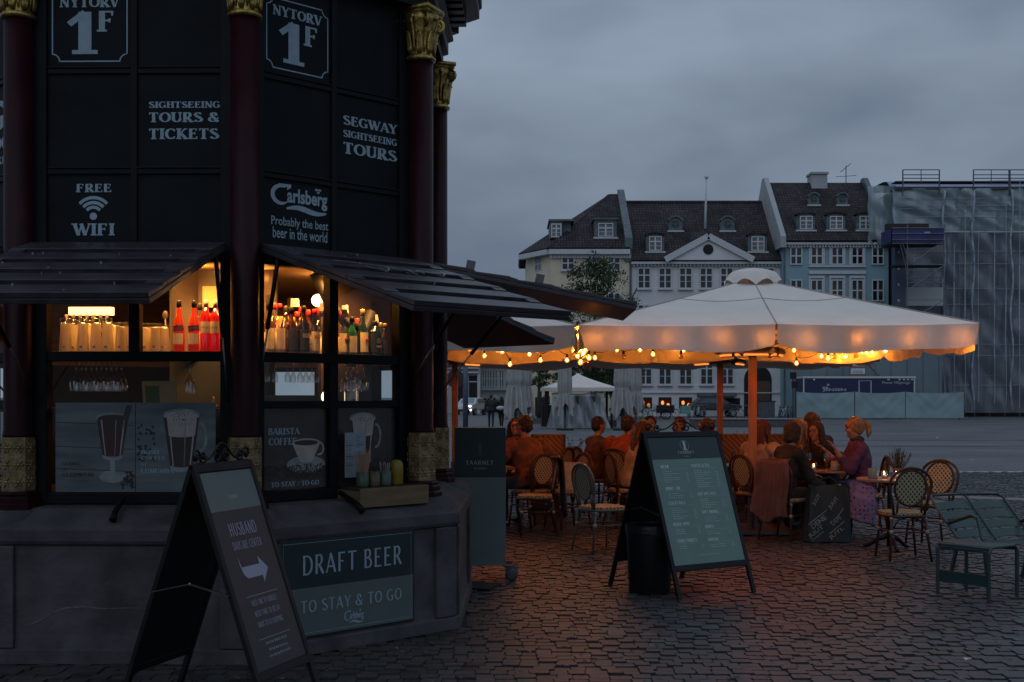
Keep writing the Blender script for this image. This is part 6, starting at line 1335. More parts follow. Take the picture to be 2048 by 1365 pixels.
def wallm(name, c): return mat(name, c, .85, c2=tuple(x * .78 for x in c), scale=.35, detail=9, bump=.1, bscale=3)
m_white = wallm('white render', (.74, .74, .74)); m_yellow = wallm('pale yellow render', (.74, .65, .48)); m_bluew = wallm('pale blue render', (.27, .42, .48)); m_trim = mat('grey white trim', (.55, .56, .57), .7, var=.08); m_greyw = wallm('grey stone wall', (.42, .43, .44))
m_pane = mat('dark window pane', (.012, .013, .018), .12, var=.5, scale=.8, spec=.6); m_pane2 = mat('curtained window pane', (.16, .17, .18), .2, var=.4, scale=1.2)
m_lead = mat('grey lead', (.10, .13, .14), .6, var=.25, scale=2); m_wframe = mat('white window frame', (.58, .59, .60), .5, var=.05)
m_lit = emit('warm lit room', (1, .38, .10), .55); m_dark = mat('dark opening', (.012, .011, .012), .8)
def X(px_, d): return (px_ - 1024) * d / FP_
def Z(py, d): return CH + (HZ - py) * d / FP_
def window(b, x0, x1, z0, z1, d, par, cross=.5, rows=3, pane=None, lit=None, sill=True, fr=.09):
    """recessed casement with frame, mullion, transom and panes; facade faces -y at depth d"""
    w = MB(); o1, o2 = d - .15, d + .05
    w.box(x0 - fr, x0, o1, o2, z0 - fr, z1 + fr); w.box(x1, x1 + fr, o1, o2, z0 - fr, z1 + fr); w.box(x0, x1, o1, o2, z1, z1 + fr); w.box(x0, x1, o1, o2, z0 - fr, z0)
    xm = (x0 + x1) / 2; w.box(xm - .06, xm + .06, d - .12, o2, z0, z1)
    if rows >= 2:
        zt = z0 + (z1 - z0) * (.66 if rows == 3 else .5)
        for (a, c) in ((x0, xm - .06), (xm + .06, x1)): w.box(a, c, d - .11, o2, zt - .05, zt + .05)
        if rows == 3:
            zz = z0 + (z1 - z0) * .33
            for (a, c) in ((x0, xm - .06), (xm + .06, x1)): w.box(a, c, d - .08, o2, zz - .02, zz + .02)
    f = w.build('window', m_wframe, par)
    for (a, c) in ((x0, xm - .03), (xm + .03, x1)): MB().box(a, c, d - .04, d - .01, z0, z1).build('pane', pane or rnd.choice([m_pane, m_pane, m_pane2]), f)
    if sill: MB().box(x0 - fr - .08, x1 + fr + .08, d - .24, d - .002, z0 - fr - .1, z0 - fr - .002).build('sill', m_trim, f)
    return f
def roofquad(par, pts, name='roof', m=m_tile, th=.2):
    b = MB(); n = len(pts); b.add(pts, [tuple(range(n))]); return b.build(name, m, par, solid=th)
def dormer(par, d, slope, x0, x1, z0, z1, kind='arched', m=m_lead, pane=None):
    """dormer standing on a roof slope; slope(z) gives the roof depth at height z"""
    y0 = slope(z0) - .15; yb = slope(z1 + .3) + .4; w = x1 - x0; b = MB(); xm = (x0 + x1) / 2
    if kind == 'flat': pts = [(x0, z0), (x1, z0), (x1, z1), (x0, z1)]
    elif kind == 'round': pts = [(x0, z0), (x1, z0), (x1, z0 + (z1 - z0) * .45)] + arc(xm, z0 + (z1 - z0) * .45, w / 2, (z1 - z0) * .55, 10, 170, 10) + [(x0, z0 + (z1 - z0) * .45)]
    else: pts = [(x0, z0), (x1, z0), (x1, z1 - w * .16)] + arc(xm, z1 - w * .16, w / 2, w * .16, 12, 168, 8) + [(x0, z1 - w * .16)]
    b.prism(pts, y0, yb); dm = b.build('dormer', m, par)
    b = MB()
    if kind == 'flat': b.box(x0 - .15, x1 + .15, y0 - .2, yb, z1, z1 + .12)
    else:
        top = [p for p in pts if p[1] > (z0 + z1) / 2]; q = [(xm + (p[0] - xm) * 1.18, p[1] + .12) for p in top[1:-1] if 1]
        if len(q) > 2: b.prism(q + [(xm + (p[0] - xm) * .98, p[1] + .005) for p in top[1:-1]][::-1], y0 - .18, y0 + .6)
    b.build('dormer_roof', m_tile if kind == 'arched' else m_lead, dm)
    MB().box(x0 - .1, x1 + .1, y0 - .2, y0 + .1, z0 - .12, z0).build('sill', m_trim, dm)
    if kind == 'round':
        MB(Matrix.Translation((xm, y0 - .02, z0 + (z1 - z0) * .5)) @ Matrix.Rotation(R(90), 4, 'X')).lathe([(w * .24, 0), (w * .24, .05)], 18).build('pane', pane or m_pane, dm)
        MB().box(xm - .03, xm + .03, y0 - .1, y0 - .075, z0 + (z1 - z0) * .22, z0 + (z1 - z0) * .78).box(xm - w * .24, xm + w * .24, y0 - .105, y0 - .074, z0 + (z1 - z0) * .5 - .03, z0 + (z1 - z0) * .5 + .03).build('glazing_bar', m, dm)
    else: window(None, x0 + w * .2, x1 - w * .2, z0 + .12, z1 - w * .2, y0 - .02, par, rows=3, pane=pane or m_pane2, sill=False, fr=.07)
    return dm
D = 100.0
# white building with the pediment
wb = thing('town_house', 'long white town house with a pediment, round dormers and flagpole', 'building', (0, 0, 0))
x0, x1 = X(1262, D), X(1563, D); ze = Z(521, D)
MB().box(x0, x1, D, D + 12, 0, ze).build('wall', m_white, wb)
zr = Z(408, D + 6); yr = D + 6
roofquad(wb, [(x0, D - .5, ze - .1), (x1, D - .5, ze - .1), (x1, yr, zr), (x0, yr, zr)]); roofquad(wb, [(x0, D + 12.5, ze), (x1, D + 12.5, ze), (x1, yr, zr), (x0, yr, zr)])
MB().tube([(x0, yr, zr + .1), (x1, yr, zr + .1)], .18, 8).build('ridge_tiles', m_tile, wb)
sl_w = lambda z: D - .5 + (z - ze + .1) / (zr - ze + .1) * (yr - D + .5)
MB().box(x0, x1, D - .45, D, ze - .35, ze - .1).build('cornice', m_trim, wb)
for i in range(42): xx = x0 + .2 + i * (x1 - x0 - .4) / 41; MB().box(xx - .07, xx + .07, D - .3, D - .002, ze - .52, ze - .352).build('dentil', m_trim, wb)
pcs = [1288, 1330, 1371, 1412, 1453, 1494, 1535]
for i, c_ in enumerate(pcs):
    for (ya, yb_) in ((538, 576), (612, 650)): window(None, X(c_ - 11, D), X(c_ + 11, D), Z(yb_, D), Z(ya, D), D, wb, pane=m_pane)
for c_ in (1250, 1291, 1330, 1371, 1413, 1454): 
    if c_ > 1262: window(None, X(c_ - 11, D), X(c_ + 11, D), Z(768, D), Z(722, D), D, wb, pane=m_pane)
MB().box(x0, x1, D - .12, D - .002, Z(787, D), Z(785, D)).build('string_course', m_trim, wb)
for i, c_ in enumerate((1291, 1330, 1371)):
    f = MB().box(X(c_ - 13, D), X(c_ + 13, D), D - .03, D + .02, Z(818, D), Z(795, D)).build('window', m_dark, wb)
    for q in ((-5, 806), (6, 811)): 
        MB().ell((X(c_ + q[0], D), D - .05, Z(q[1], D)), (.13, .05, .18), 8, 6).build('lit_lamp', m_lit if i == 0 else emit('warm room lamp', (1, .40, .10), 1.1), f)
    MB().box(X(c_ - 11, D), X(c_ + 11, D), D - .036, D - .031, Z(811, D), Z(800, D)).build('room_glow', emit('dim room glow', (.9, .16, .04), .03), f)
f = MB().prism([(X(1488, D), 0), (X(1543, D), 0), (X(1543, D), Z(760, D))] + arc(X(1515.5, D), Z(760, D), X(1543, D) - X(1515.5, D), Z(731, D) - Z(760, D), 5, 175, 14) + [(X(1488, D), Z(760, D))], D - .06, D + .1).build('gateway', m_dark, wb)
MB().box(X(1513, D), X(1540, D), D - .1, D - .062, .1, Z(763, D)).build('gate_leaf', mat('brown gate', (.10, .055, .035), .6), f)
dg = MB().box(X(1398, D), X(1480, D), D - .02, D + .02, .9, Z(797, D)).build('shop_opening', m_dark, wb); MB().box(X(1394, D), X(1470, D), D - .9, D - .022, Z(793, D), Z(786, D)).build('door_hood', m_lead, dg)
# pediment
pa, pb, pc_, zp0, zp1 = X(1338, D), X(1494, D), X(1414, D), Z(522, D), Z(480, D)
MB().prism([(pa, zp0), (pb, zp0), (pc_, zp1)], D - .6, D + 3).build('pediment', m_white, wb)
for (a, c) in (((pa - .4, zp0), (pc_, zp1 + .2)), ((pb + .4, zp0), (pc_, zp1 + .2))): MB().bar((a[0], D - .7, a[1]), (c[0], D - .7, c[1]), .5, .28, (0, 1, 0)).build('raking_cornice', m_trim, wb)
MB(Matrix.Translation((pc_, D - .61, Z(501, D))) @ Matrix.Rotation(R(90), 4, 'X')).lathe([(.42, 0), (.42, .06)], 18).build('oculus', m_dark, wb)
roofquad(wb, [(pa - .5, D - .8, zp0 + .1), (pc_, D - .8, zp1 + .45), (pc_, D + 3.2, zp1 + .45), (pa - .5, D + 1, zp0 + .3)], 'pediment_roof', m_tile, .15); roofquad(wb, [(pb + .5, D - .8, zp0 + .1), (pc_, D - .8, zp1 + .45), (pc_, D + 3.2, zp1 + .45), (pb + .5, D + 1, zp0 + .3)], 'pediment_roof', m_tile, .15)
for (a, c) in ((1289, 1325), (1491, 1528)): dormer(wb, D, sl_w, X(a, D + 1.5), X(c, D + 1.5), Z(507, D + 1.5), Z(472, D + 1.5), 'arched')
for (a, c) in ((1334, 1362), (1437, 1465)): dormer(wb, D, sl_w, X(a, D + 3.6), X(c, D + 3.6), Z(465, D + 3.6), Z(438, D + 3.6), 'round')
MB().tube([(X(1410, D + 3), D + 3, Z(470, D + 3)), (X(1413, D + 3), D + 3, Z(356, D + 3))], [.13, .06], 8).ell((X(1413, D + 3), D + 3, Z(355, D + 3)), .18, 8, 6).build('flagpole', m_trim, wb, True)
# pale yellow corner building
yb = thing('town_house', 'pale yellow corner house with hipped roof and flat dormers', 'building', (0, 0, 0))
xa, xb, xc = X(1053, D + 4), X(1102, D), X(1259, D); ze = Z(499, D)
b = MB(); b.add([(xa, D + 4, 0), (xb, D, 0), (xc, D, 0), (xc, D + 14, 0), (xa, D + 14, 0), (xa, D + 4, ze), (xb, D, ze), (xc, D, ze), (xc, D + 14, ze), (xa, D + 14, ze)], [(0, 1, 6, 5), (1, 2, 7, 6), (2, 3, 8, 7), (3, 4, 9, 8), (4, 0, 5, 9), (5, 6, 7, 8, 9)]); b.build('wall', m_yellow, yb)
zr = Z(392, D + 7); P1 = (X(1218, D + 7), D + 7, zr); P2 = (xc, D + 7, zr); e0 = (xa - .6, D + 3.6, ze); e1 = (xb - .2, D - .5, ze); e2 = (xc, D - .5, ze); k1 = (X(1150, D + 3), D + 2.9, Z(447, D + 3))
roofquad(yb, [e1, e2, P2, P1]); roofquad(yb, [e0, e1, P1]); roofquad(yb, [(xa - .6, D + 14, ze), e0, P1]); roofquad(yb, [(xc, D + 14.5, ze), (xa - .6, D + 14.5, ze), P1, P2])
sl_y = lambda z: D - .5 + (z - ze) / (zr - ze) * 7.5
MB().tube([e1, P1], .16, 6).tube([P1, P2], .16, 6).build('hip_tiles', m_tile, yb)
MB().bar((xb - .2, D - .3, ze - .25), (xc, D - .3, ze - .25), .5, .4).bar((xa - .5, D + 3.7, ze - .25), (xb - .2, D - .3, ze - .25), .5, .4).build('cornice', m_trim, yb)
for i in range(30): t = i / 29; MB().box(xb + (xc - xb) * t - .09, xb + (xc - xb) * t + .09, D - .25, D - .002, ze - .75, ze - .46).build('dentil', m_trim, yb)
for c_ in (1136, 1182, 1228):
    window(None, X(c_ - 11, D), X(c_ + 11, D), Z(539, D), Z(515, D), D, yb, rows=2); window(None, X(c_ - 11, D), X(c_ + 11, D), Z(625, D), Z(588, D), D, yb)
    window(None, X(c_ - 11, D), X(c_ + 11, D), Z(770, D), Z(728, D), D, yb, pane=m_pane)
for (ya, yb2, rows) in ((515, 542, 2), (592, 625, 3)): # on the chamfered side
    a = Vector((xa, D + 4, 0)); c = Vector((xb, D, 0)); dr = (c - a).normalized(); Mx = Matrix.Translation(a + (c - a) * .5) @ Matrix.Rotation(math.atan2(dr.y, dr.x), 4, 'Z')
    f = MB(Mx).box(-.62, .62, -.06, .05, Z(yb2, D + 2), Z(ya, D + 2)).build('window', m_wframe, yb)
    for s in (-1, 1):
        for (q0, q1) in ((.06, .48), (.54, .94)): zz0, zz1 = Z(yb2, D + 2), Z(ya, D + 2); MB(Mx).box(min(s * .06, s * .52), max(s * .06, s * .52), -.075, -.061, zz0 + (zz1 - zz0) * q0, zz0 + (zz1 - zz0) * q1).build('pane', m_pane2, f)
dormer(yb, D, sl_y, X(1187, D + 2), X(1231, D + 2), Z(479, D + 2), Z(444, D + 2), 'flat')
b = MB(); b.box(X(1099, D + 3), X(1123, D + 3), D + 1.2, D + 6, Z(480, D + 2), Z(446, D + 2)); b.box(X(1096, D + 3), X(1146, D + 3), D + 1, D + 6, Z(446, D + 2), Z(442, D + 2)); b.box(X(1123, D + 3), X(1140, D + 3), D + 1.6, D + 6, Z(478, D + 2), Z(446, D + 2)); b.build('dormer', m_lead, yb)
window(None, X(1103, D + 3), X(1119, D + 3), Z(476, D + 2), Z(453, D + 2), D + 1.15, yb, rows=3, pane=m_pane2, sill=False)
MB().box(xc - .45, xc + .15, D - .2, D + 7.4, ze - 1, ze + .6).build('fire_wall', m_lead, yb)
b = MB(); b.add([(xc - .4, D - .5, ze), (xc + .2, D - .5, ze), (xc + .2, D + 7, zr - .2), (xc - .4, D + 7, zr - .2), (xc - .4, D - .5, ze + .9), (xc + .2, D - .5, ze + .9), (xc + .2, D + 7, zr + .55), (xc - .4, D + 7, zr + .55)], [(4, 5, 6, 7), (0, 1, 5, 4), (1, 2, 6, 5), (2, 3, 7, 6), (3, 0, 4, 7)]); b.build('fire_wall', m_lead, yb)
MB().tube([(xc + .1, D - .1, ze), (xc + .1, D - .1, 0)], .07, 6).build('downpipe', m_lead, yb)
MB().box(X(1052, D + 2), X(1061, D + 2), D - .6, D - .3, Z(779, D), Z(773, D)).build('shop_sign', emit('lit shop sign', (1, .45, .12), .35), yb)
MB().ell((X(1057, D), D - .8, Z(773, D)), .16, 10, 8).build('wall_lamp', emit('wall lamp glow', (1, .55, .25), 9), yb, True)
for i in range(9): MB().box(X(1104, D), X(1120, D), D - .06, D - .002, Z(740 + i * 8, D) - .02, Z(740 + i * 8, D) + .02).build('wall_groove', m_lead, yb)
for c_ in (1080, 1120, 1240): MB().box(X(c_ - 10, D), X(c_ + 10, D), D - .04, D + .02, 0, Z(795, D)).build('shop_window', m_dark, yb)
# pale blue house
bb = thing('town_house', 'tall pale blue town house with arched dormers and chimney', 'building', (0, 0, 0))
x0, x1 = X(1566, D - 1), X(1777, D - 1); d = D - 1; ze = Z(482, d); MB().box(x0, x1, d, d + 12, 0, ze).build('wall', m_bluew, bb)
zr = Z(368, d + 6.5); yr = d + 6.5; xl, xr = X(1533, d + 6.5) , X(1737, d + 6.5)
xl = x0; 
roofquad(bb, [(x0, d - .5, ze - .1), (x1, d - .5, ze - .1), (x1 , yr, zr), (x0, yr, zr)]); roofquad(bb, [(x0, d + 13, ze), (x1, d + 13, ze), (x1, yr, zr), (x0, yr, zr)])
for (xx, nm) in ((x0, 'gable'), (x1, 'gable')):
    b = MB(); b.prism([(0, 0)], 0, 0) if False else None
    pts = [(d - .6, ze - .6), (d + 13, ze - .6), (d + 13, ze + .2), (yr + .35, zr + .45), (yr - .35, zr + .45), (d - .6, ze + .3)]
    n = len(pts); vs = [(xx - .3, p[0], p[1]) for p in pts] + [(xx + .12, p[0], p[1]) for p in pts]; b.add(vs, [tuple(range(n)), tuple(range(n, 2 * n))[::-1]] + [(i, i + n, (i + 1) % n + n, (i + 1) % n) for i in range(n)]); b.build('gable', m_greyw if xx == x0 else m_lead, bb)
sl_b = lambda z: d - .5 + (z - ze + .1) / (zr - ze + .1) * 7
MB().box(x0, x1, d - .42, d, ze - .35, ze - .1).build('cornice', m_trim, bb)
for i in range(34): xx = x0 + .2 + i * (x1 - x0 - .4) / 33; MB().box(xx - .07, xx + .07, d - .3, d - .002, ze - .55, ze - .352).build('dentil', m_trim, bb)
for i, c_ in enumerate((1592, 1633, 1674, 1714, 1755)):
    for (ya, yb_) in ((497, 528), (562, 601), (640, 680)):
        f = window(None, X(c_ - 10, d), X(c_ + 10, d), Z(yb_, d), Z(ya, d), d, bb, rows=2, pane=m_pane, sill=False)
        if 0 < i < 4:
            b = MB(); xa_, xb_, za_, zb_ = X(c_ - 16, d), X(c_ + 16, d), Z(yb_ + 2, d), Z(ya - 5, d)
            b.box(xa_, X(c_ - 12.5, d), d - .12, d, za_, zb_); b.box(X(c_ + 12.5, d), xb_, d - .12, d, za_, zb_); b.box(xa_, xb_, d - .14, d, zb_, zb_ + .2); b.build('window_surround', m_trim, f)
for (ya, yb_) in ((531, 535), (542, 549)): MB().box(X(1617, d), X(1731, d), d - .2, d - .002, Z(yb_, d), Z(ya, d)).build('string_course', m_trim, bb)
for (a, c) in ((1588, 1624), (1647, 1684), (1706, 1742)): dormer(bb, d, sl_b, X(a, d + 1.6), X(c, d + 1.6), Z(464, d + 1.6), Z(431, d + 1.6), 'arched')
for (a, c) in ((1612, 1634), (1669, 1691)): dormer(bb, d, sl_b, X(a, d + 4.4), X(c, d + 4.4), Z(413, d + 4.4), Z(391, d + 4.4), 'round')
MB().box(X(1619, yr), X(1650, yr), yr - .8, yr + .8, zr - 1, Z(352, yr)).box(X(1617, yr), X(1652, yr), yr - .95, yr + .95, Z(352, yr), Z(348, yr)).build('chimney', m_greyw, bb)
an = thing('roof_aerial', 'thin television aerial on the ridge between the chimney and the wrapped building', 'aerial', (X(1692, yr), yr, zr)); MB().tube([(0, 0, 0), (0, 0, 1.55)], .04, 6).tube([(-.5, 0, 1.0), (.4, 0, 1.75)], .03, 5).tube([(-.9, 0, .6), (.9, 0, .72)], .025, 5).build('mast', m_lead, an)
for q in range(5): MB().bar((-.4 + q * .2, -.15, 1.08 + q * .17), (-.4 + q * .2, .15, 1.08 + q * .17), .03, .03).build('crossbar', m_lead, an)
MB().tube([(x0 + .1, d - .1, ze), (x0 + .1, d - .1, 0)], .07, 6).build('downpipe', m_lead, bb)
# grey stone buildings down the side street
for (pa_, pb_, dd, top, m, lb, wx) in ((890, 957, 118, 640, m_greyw, 'grey stone corner building with tall shop windows beyond the kiosk', (918, 946)), (957, 1053, 128, 655, m_white, 'pale building down the street with many narrow windows', (969, 979, 990, 1003, 1016, 1030, 1044))):
    gb = thing('street_building', lb, 'building', (0, 0, 0)); MB().box(X(pa_, dd), X(pb_, dd), dd, dd + 12, 0, Z(top, dd)).build('wall', m, gb)
    for yy in ((735, 738), (744, 747)) if dd < 120 else ((728, 733), (778, 781)): MB().box(X(pa_, dd), X(pb_, dd), dd - .5, dd - .002, Z(yy[1], dd), Z(yy[0], dd)).build('cornice', m_trim, gb)
    for c_ in wx:
        if dd < 120:
            window(None, X(c_ - 7, dd), X(c_ + 7, dd), Z(728, dd), Z(690, dd), dd, gb, rows=2, pane=m_pane); f = MB().box(X(c_ - 8, dd), X(c_ + 8, dd), dd - .05, dd + .05, .2, Z(752, dd)).build('shop_window', m_dark, gb); MB().box(X(c_ - 8, dd), X(c_ + 8, dd), dd - .1, dd - .051, Z(765, dd), Z(763, dd)).build('transom', m_trim, f)
            MB().box(X(c_ + 9, dd), X(c_ + 14, dd), dd - .3, dd - .002, 0, Z(748, dd)).build('pilaster', m_trim, gb)
        else:
            for (ya, yb_) in ((742, 773), (690, 722)): window(None, X(c_ - 3.6, dd), X(c_ + 3.6, dd), Z(yb_, dd), Z(ya, dd), dd, gb, rows=2, pane=m_pane2, sill=False, fr=.07)
            MB().box(X(c_ - 4, dd), X(c_ + 4, dd), dd - .05, dd + .05, 0, Z(797, dd)).build('shop_window', m_dark, gb)
# ---------------------------------------------------------------- scaffolded building
sb_ = thing('wrapped_building', 'tall building wrapped in translucent sheeting over scaffolding', 'building', (0, 0, 0))
d = 97.0; m_core2 = mat('dark wrapped wall', (.05, .05, .058), .8, c2=(.022, .022, .03), scale=.25, detail=6)
MB().box(X(1780, d + 3), X(2420, d + 3), d + 3, d + 16, 0, Z(385, d + 3)).build('wall', m_core2, sb_)
MB().box(X(1785, d), X(2420, d), d + 2.95, d + 2.99, Z(757, d), Z(690, d)).build('wall_band', mat('dark blue wall band', (.03, .035, .05), .8), sb_)
rr = random.Random(5)
for i in range(11):
    for j, (za, zb_) in enumerate(((640, 800), (560, 640), (470, 560), (400, 470))):
        f = MB().box(X(1812 + i * 36, d + 3), X(1830 + i * 36, d + 3), d + 2.9, d + 3.1, Z(za - 18, d + 3), Z(zb_ - (80 if j == 0 else 60), d + 3)).build('window', m_dark, sb_)
m_pole = mat('scaffold pole', (.16, .17, .19), .45, .6, var=.2)
for i in range(17):
    x_ = X(1800 + i * 30, d + .8); MB().tube([(x_, d + .9, 0), (x_, d + .9, Z(378, d))], .05, 5).build('scaffold_pole', m_pole, sb_)
for j in range(13):
    z_ = 1.9 + j * 1.42; MB().tube([(X(1797, d), d + .85, z_), (X(2300, d), d + .85, z_)], .04, 5).build('ledger', m_pole, sb_); 
    if j % 2 == 0: MB().box(X(1797, d), X(2300, d), d + .9, d + 1.9, z_ - .06, z_ - .01).build('walkway', mat('scaffold deck', (.06, .06, .065), .8), sb_)
for i in range(8):
    x_ = X(1800 + i * 60, d); z_ = 1.9 + (i * 3 % 10) * 1.42; MB().tube([(x_, d + .8, z_), (x_ + 2.4, d + .8, z_ + 2.84)], .035, 5).build('diagonal_brace', m_pole, sb_)
m_sheet = clothmat('translucent sheeting', (.44, .51, .59), .45, .35, .4, .9, clear=.50); m_sheet2 = clothmat('bright translucent sheeting', (.50, .62, .66), .4, .35, .5, .9, clear=.32)
def sheet(xa_, xb_, ya, yb_, m, sd, dd=d, nm='sheeting'):
    rr = random.Random(sd); ph = [rr.random() * 6 for _ in range(5)]; W2 = X(xb_, dd) - X(xa_, dd)
    def f(a, t):
        x_ = X(xa_, dd) + W2 * a; z_ = Z(yb_, dd) + (Z(ya, dd) - Z(yb_, dd)) * t
        y_ = dd - .1 + .16 * math.sin(a * 9 + ph[0] + t * 2) + .03 * math.sin(a * 23 + ph[1] - t * 5) + .12 * math.sin(t * 11 + ph[2] + a * 4) + .05 * math.sin(t * 23 + a * 9 + ph[3])
        return (x_, y_, z_)
    return MB().grid(f, 40, 26).build(nm, m, sb_, True)
cols_ = [1785, 1885, 1943, 2020, 2110, 2210, 2320]
for i in range(len(cols_) - 1):
    sheet(cols_[i], cols_[i + 1] + 2, 378, 462 + 3 * i, m_sheet2, i); sheet(cols_[i], cols_[i + 1] + 2, 460 + 3 * i, 640, m_sheet, 20 + i); sheet(cols_[i], cols_[i + 1] + 2, 638, 826, m_sheet, 40 + i)
    for x_ in (cols_[i + 1],): 
        pts = [(X(x_, d) + .22 * math.sin(z_ * 1.1 + i) * .5, d - .35, z_) for z_ in [Z(826, d) + q * (Z(382, d) - Z(826, d)) / 24 for q in range(25)]]; MB().tube(pts, [.05 + .05 * abs(math.sin(q * 1.9 + i)) for q in range(25)], 6).build('gathered_sheet', mat('gathered sheeting', (.28, .34, .39), .5, var=.4, scale=1.5), sb_, True)
for i in range(16):
    x_ = X(1905 + i * 28 + rr.randint(-5, 5), d - .4); MB().tube([(x_ + .03 * math.sin(q), d - .3, Z(rr.randint(800, 826), d) + q * (Z(rr.choice([465, 640, 380]), d) - Z(826, d)) / 8) for q in range(9)], .022, 4).build('sheet_seam', mat('pale tape', (.45, .5, .55), .5), sb_)
MB().box(X(1885, d), X(2320, d), d - .3, d - .22, Z(466, d), Z(464, d)).build('sheet_hem', mat('pale tape', (.45, .5, .55), .5), sb_)
for q, yy in enumerate((398, 410, 422, 436, 500, 530, 580, 606, 690, 714, 768)): MB().tube([(X(1890 if yy > 440 else 1795, d), d - .22 - .03 * (q % 2), Z(yy + 4 * math.sin(q * 2), d)), (X(2320, d), d - .22, Z(yy + 2, d))], .028, 4).build('sheet_lath', mat('pale lath', (.26, .31, .36), .5), sb_)
# roof cover, guard rails
b = MB(); b.grid(lambda a, t: (X(1737, d + 8) + a * 26, d + 2 + 9 * t, Z(374, d + 2) + (.75 + .35 * a) * (1 - math.exp(-t * 14)) + .25 * math.sin(a * 19) * t + 0), 30, 10); b.build('roof_cover', mat('bluish tarpaulin', (.24, .28, .42), .5, var=.2, scale=.5, bump=.3, bscale=1.5), sb_, True)
sheet(1735, 1790, 372, 490, m_sheet2, 77, d + 1.5)
MB().box(X(1790, d), X(2320, d), d - .1, d + 1.2, Z(380, d), Z(375, d)).build('top_deck', mat('scaffold deck', (.06, .06, .065), .8), sb_)
for (a, c) in ((1804, 1877), (1945, 2016), (2018, 2090)):
    for x_ in (a, c): MB().tube([(X(x_, d), d - .2, Z(392, d)), (X(x_, d), d - .2, Z(341, d))], .055, 6).build('guard_post', m_steel, sb_)
    for yy in (341, 351, 358, 369): MB().tube([(X(a, d), d - .2, Z(yy, d)), (X(c, d), d - .2, Z(yy, d))], .04, 5).build('guard_rail', m_steel, sb_)
    MB().tube([(X((a + c) / 2, d), d - .2, Z(369, d)), (X((a + c) / 2, d), d - .2, Z(341, d))], .035, 5).build('guard_post', m_steel, sb_)
# hoist platform
ht = thing('hoist_tower', 'blue sided loading platform on an open scaffold tower', 'scaffold', (0, 0, 0)); dh = 92.0; xa_, xb_ = X(1783, dh), X(1888, dh); xi = X(1815, dh)
m_navy = mat('navy tarpaulin', (.03, .035, .13), .6, var=.25, scale=.8)
MB().box(xa_, xb_, dh, dh + .06, Z(486, dh), Z(457, dh)).box(xa_, xa_ + .06, dh, dh + 2.6, Z(486, dh), Z(457, dh)).build('side_sheet', m_navy, ht); MB().box(xa_, xb_, dh + .06, dh + 2.6, Z(486, dh) - .05, Z(486, dh) + .05).build('deck', m_dark, ht)
MB().box(X(1790, dh), X(1876, dh), dh + 2, dh + 2.6, Z(456, dh), Z(440, dh)).build('dark_hatch', mat('brown shutter', (.03, .02, .018), .7), ht); MB().box(X(1849, dh), X(1860, dh), dh - .02, dh, Z(467, dh), Z(464, dh)).build('small_tag', m_ink2, ht)
for yy in (457, 468, 480, 488): MB().tube([(xa_, dh - .08, Z(yy, dh)), (xb_, dh - .08, Z(yy, dh))], .035, 5).build('rail', m_pole, ht)
for x_ in (xi, xb_): MB().tube([(x_, dh, 0), (x_, dh, Z(450, dh))], .05, 6).build('upright', m_pole, ht)
for yy in (505, 530, 542, 555, 566, 600, 640): MB().tube([(xi, dh, Z(yy, dh)), (xb_, dh, Z(yy, dh))], .035, 5).build('ledger', m_pole, ht)
MB().box(xi - 1, xb_, dh, dh + 1.6, Z(532, dh), Z(530, dh)).build('deck', m_dark, ht)
for (p, q) in (((1822, 528), (1888, 482)), ((1822, 577), (1888, 531)), ((1800, 487), (1815, 552)), ((1805, 487), (1818, 530)), ((1822, 640), (1888, 600))): MB().tube([(X(p[0], dh), dh - .05, Z(p[1], dh)), (X(q[0], dh), dh - .05, Z(q[1], dh))], .035, 5).build('brace', m_pole, ht)
MB().box(X(1780, dh + 4), X(1801, dh + 4), dh + 2.7, dh + 3.6, 0, Z(478, dh)).build('waste_chute', mat('grey blue chute', (.07, .09, .13), .6), ht)
for q in range(10): MB().box(X(1785, dh + 4), X(1788, dh + 4), dh + 2.66, dh + 2.69, 1.5 + q * 1.25, 1.7 + q * 1.25).build('chute_clip', m_trim, ht)
MB().box(X(1805, dh + 3.4), X(1884, dh + 3.4), dh + 3, dh + 3.2, Z(606, dh), Z(568, dh)).build('pale_panel', m_greyw, ht)
# site block, notice board, trailer, fence
ct = thing('site_hoarding', 'big plain grey blue hoarding wall behind the trailer', 'hoarding', (0, 0, 0)); dc = 93.0; MB().box(X(1590, dc), X(1884, dc), dc, dc + .3, 0, Z(640, dc)).build('hoarding_wall', mat('grey blue hoarding', (.15, .20, .22), .7, var=.12, scale=.4), ct)
for i in range(10): x_ = X(1590 + i * 32, dc); MB().box(x_ - .02, x_ + .02, dc - .03, dc - .002, 0, Z(640, dc)).build('hoarding_seam', m_lead, ct)
nb = thing('notice_board', 'wooden site steps with two white notices', 'notice board', (X(1716, 91), 91, 0)); m_plyw = mat('site timber', (.16, .11, .07), .7, var=.2)
MB().box(-.62, .62, 0, .1, Z(756, 91), Z(722, 91)).build('board', m_plyw, nb); MB().bar((.6, .05, Z(724, 91)), (1.75, .05, Z(757, 91)), .3, .1).build('stair_string', m_plyw, nb); MB().bar((-.95, .05, Z(724, 91)), (.75, .05, Z(724, 91)), .12, .14).build('top_beam', m_plyw, nb)
for (za, zb_) in ((723, 733), (737, 748)): p_ = MB().box(-.55, .52, -.03, -.002, Z(zb_, 91), Z(za, 91)).build('notice', mat('notice paper', (.5, .53, .56), .6), nb); strokes(p_, 'small_print', [([(-.4, Z(zb_, 91) + .1), (.35, Z(zb_, 91) + .1)], .04), ([(-.4, Z(zb_, 91) + .2), (.4, Z(zb_, 91) + .2)], .03)], m_lead, -.036)
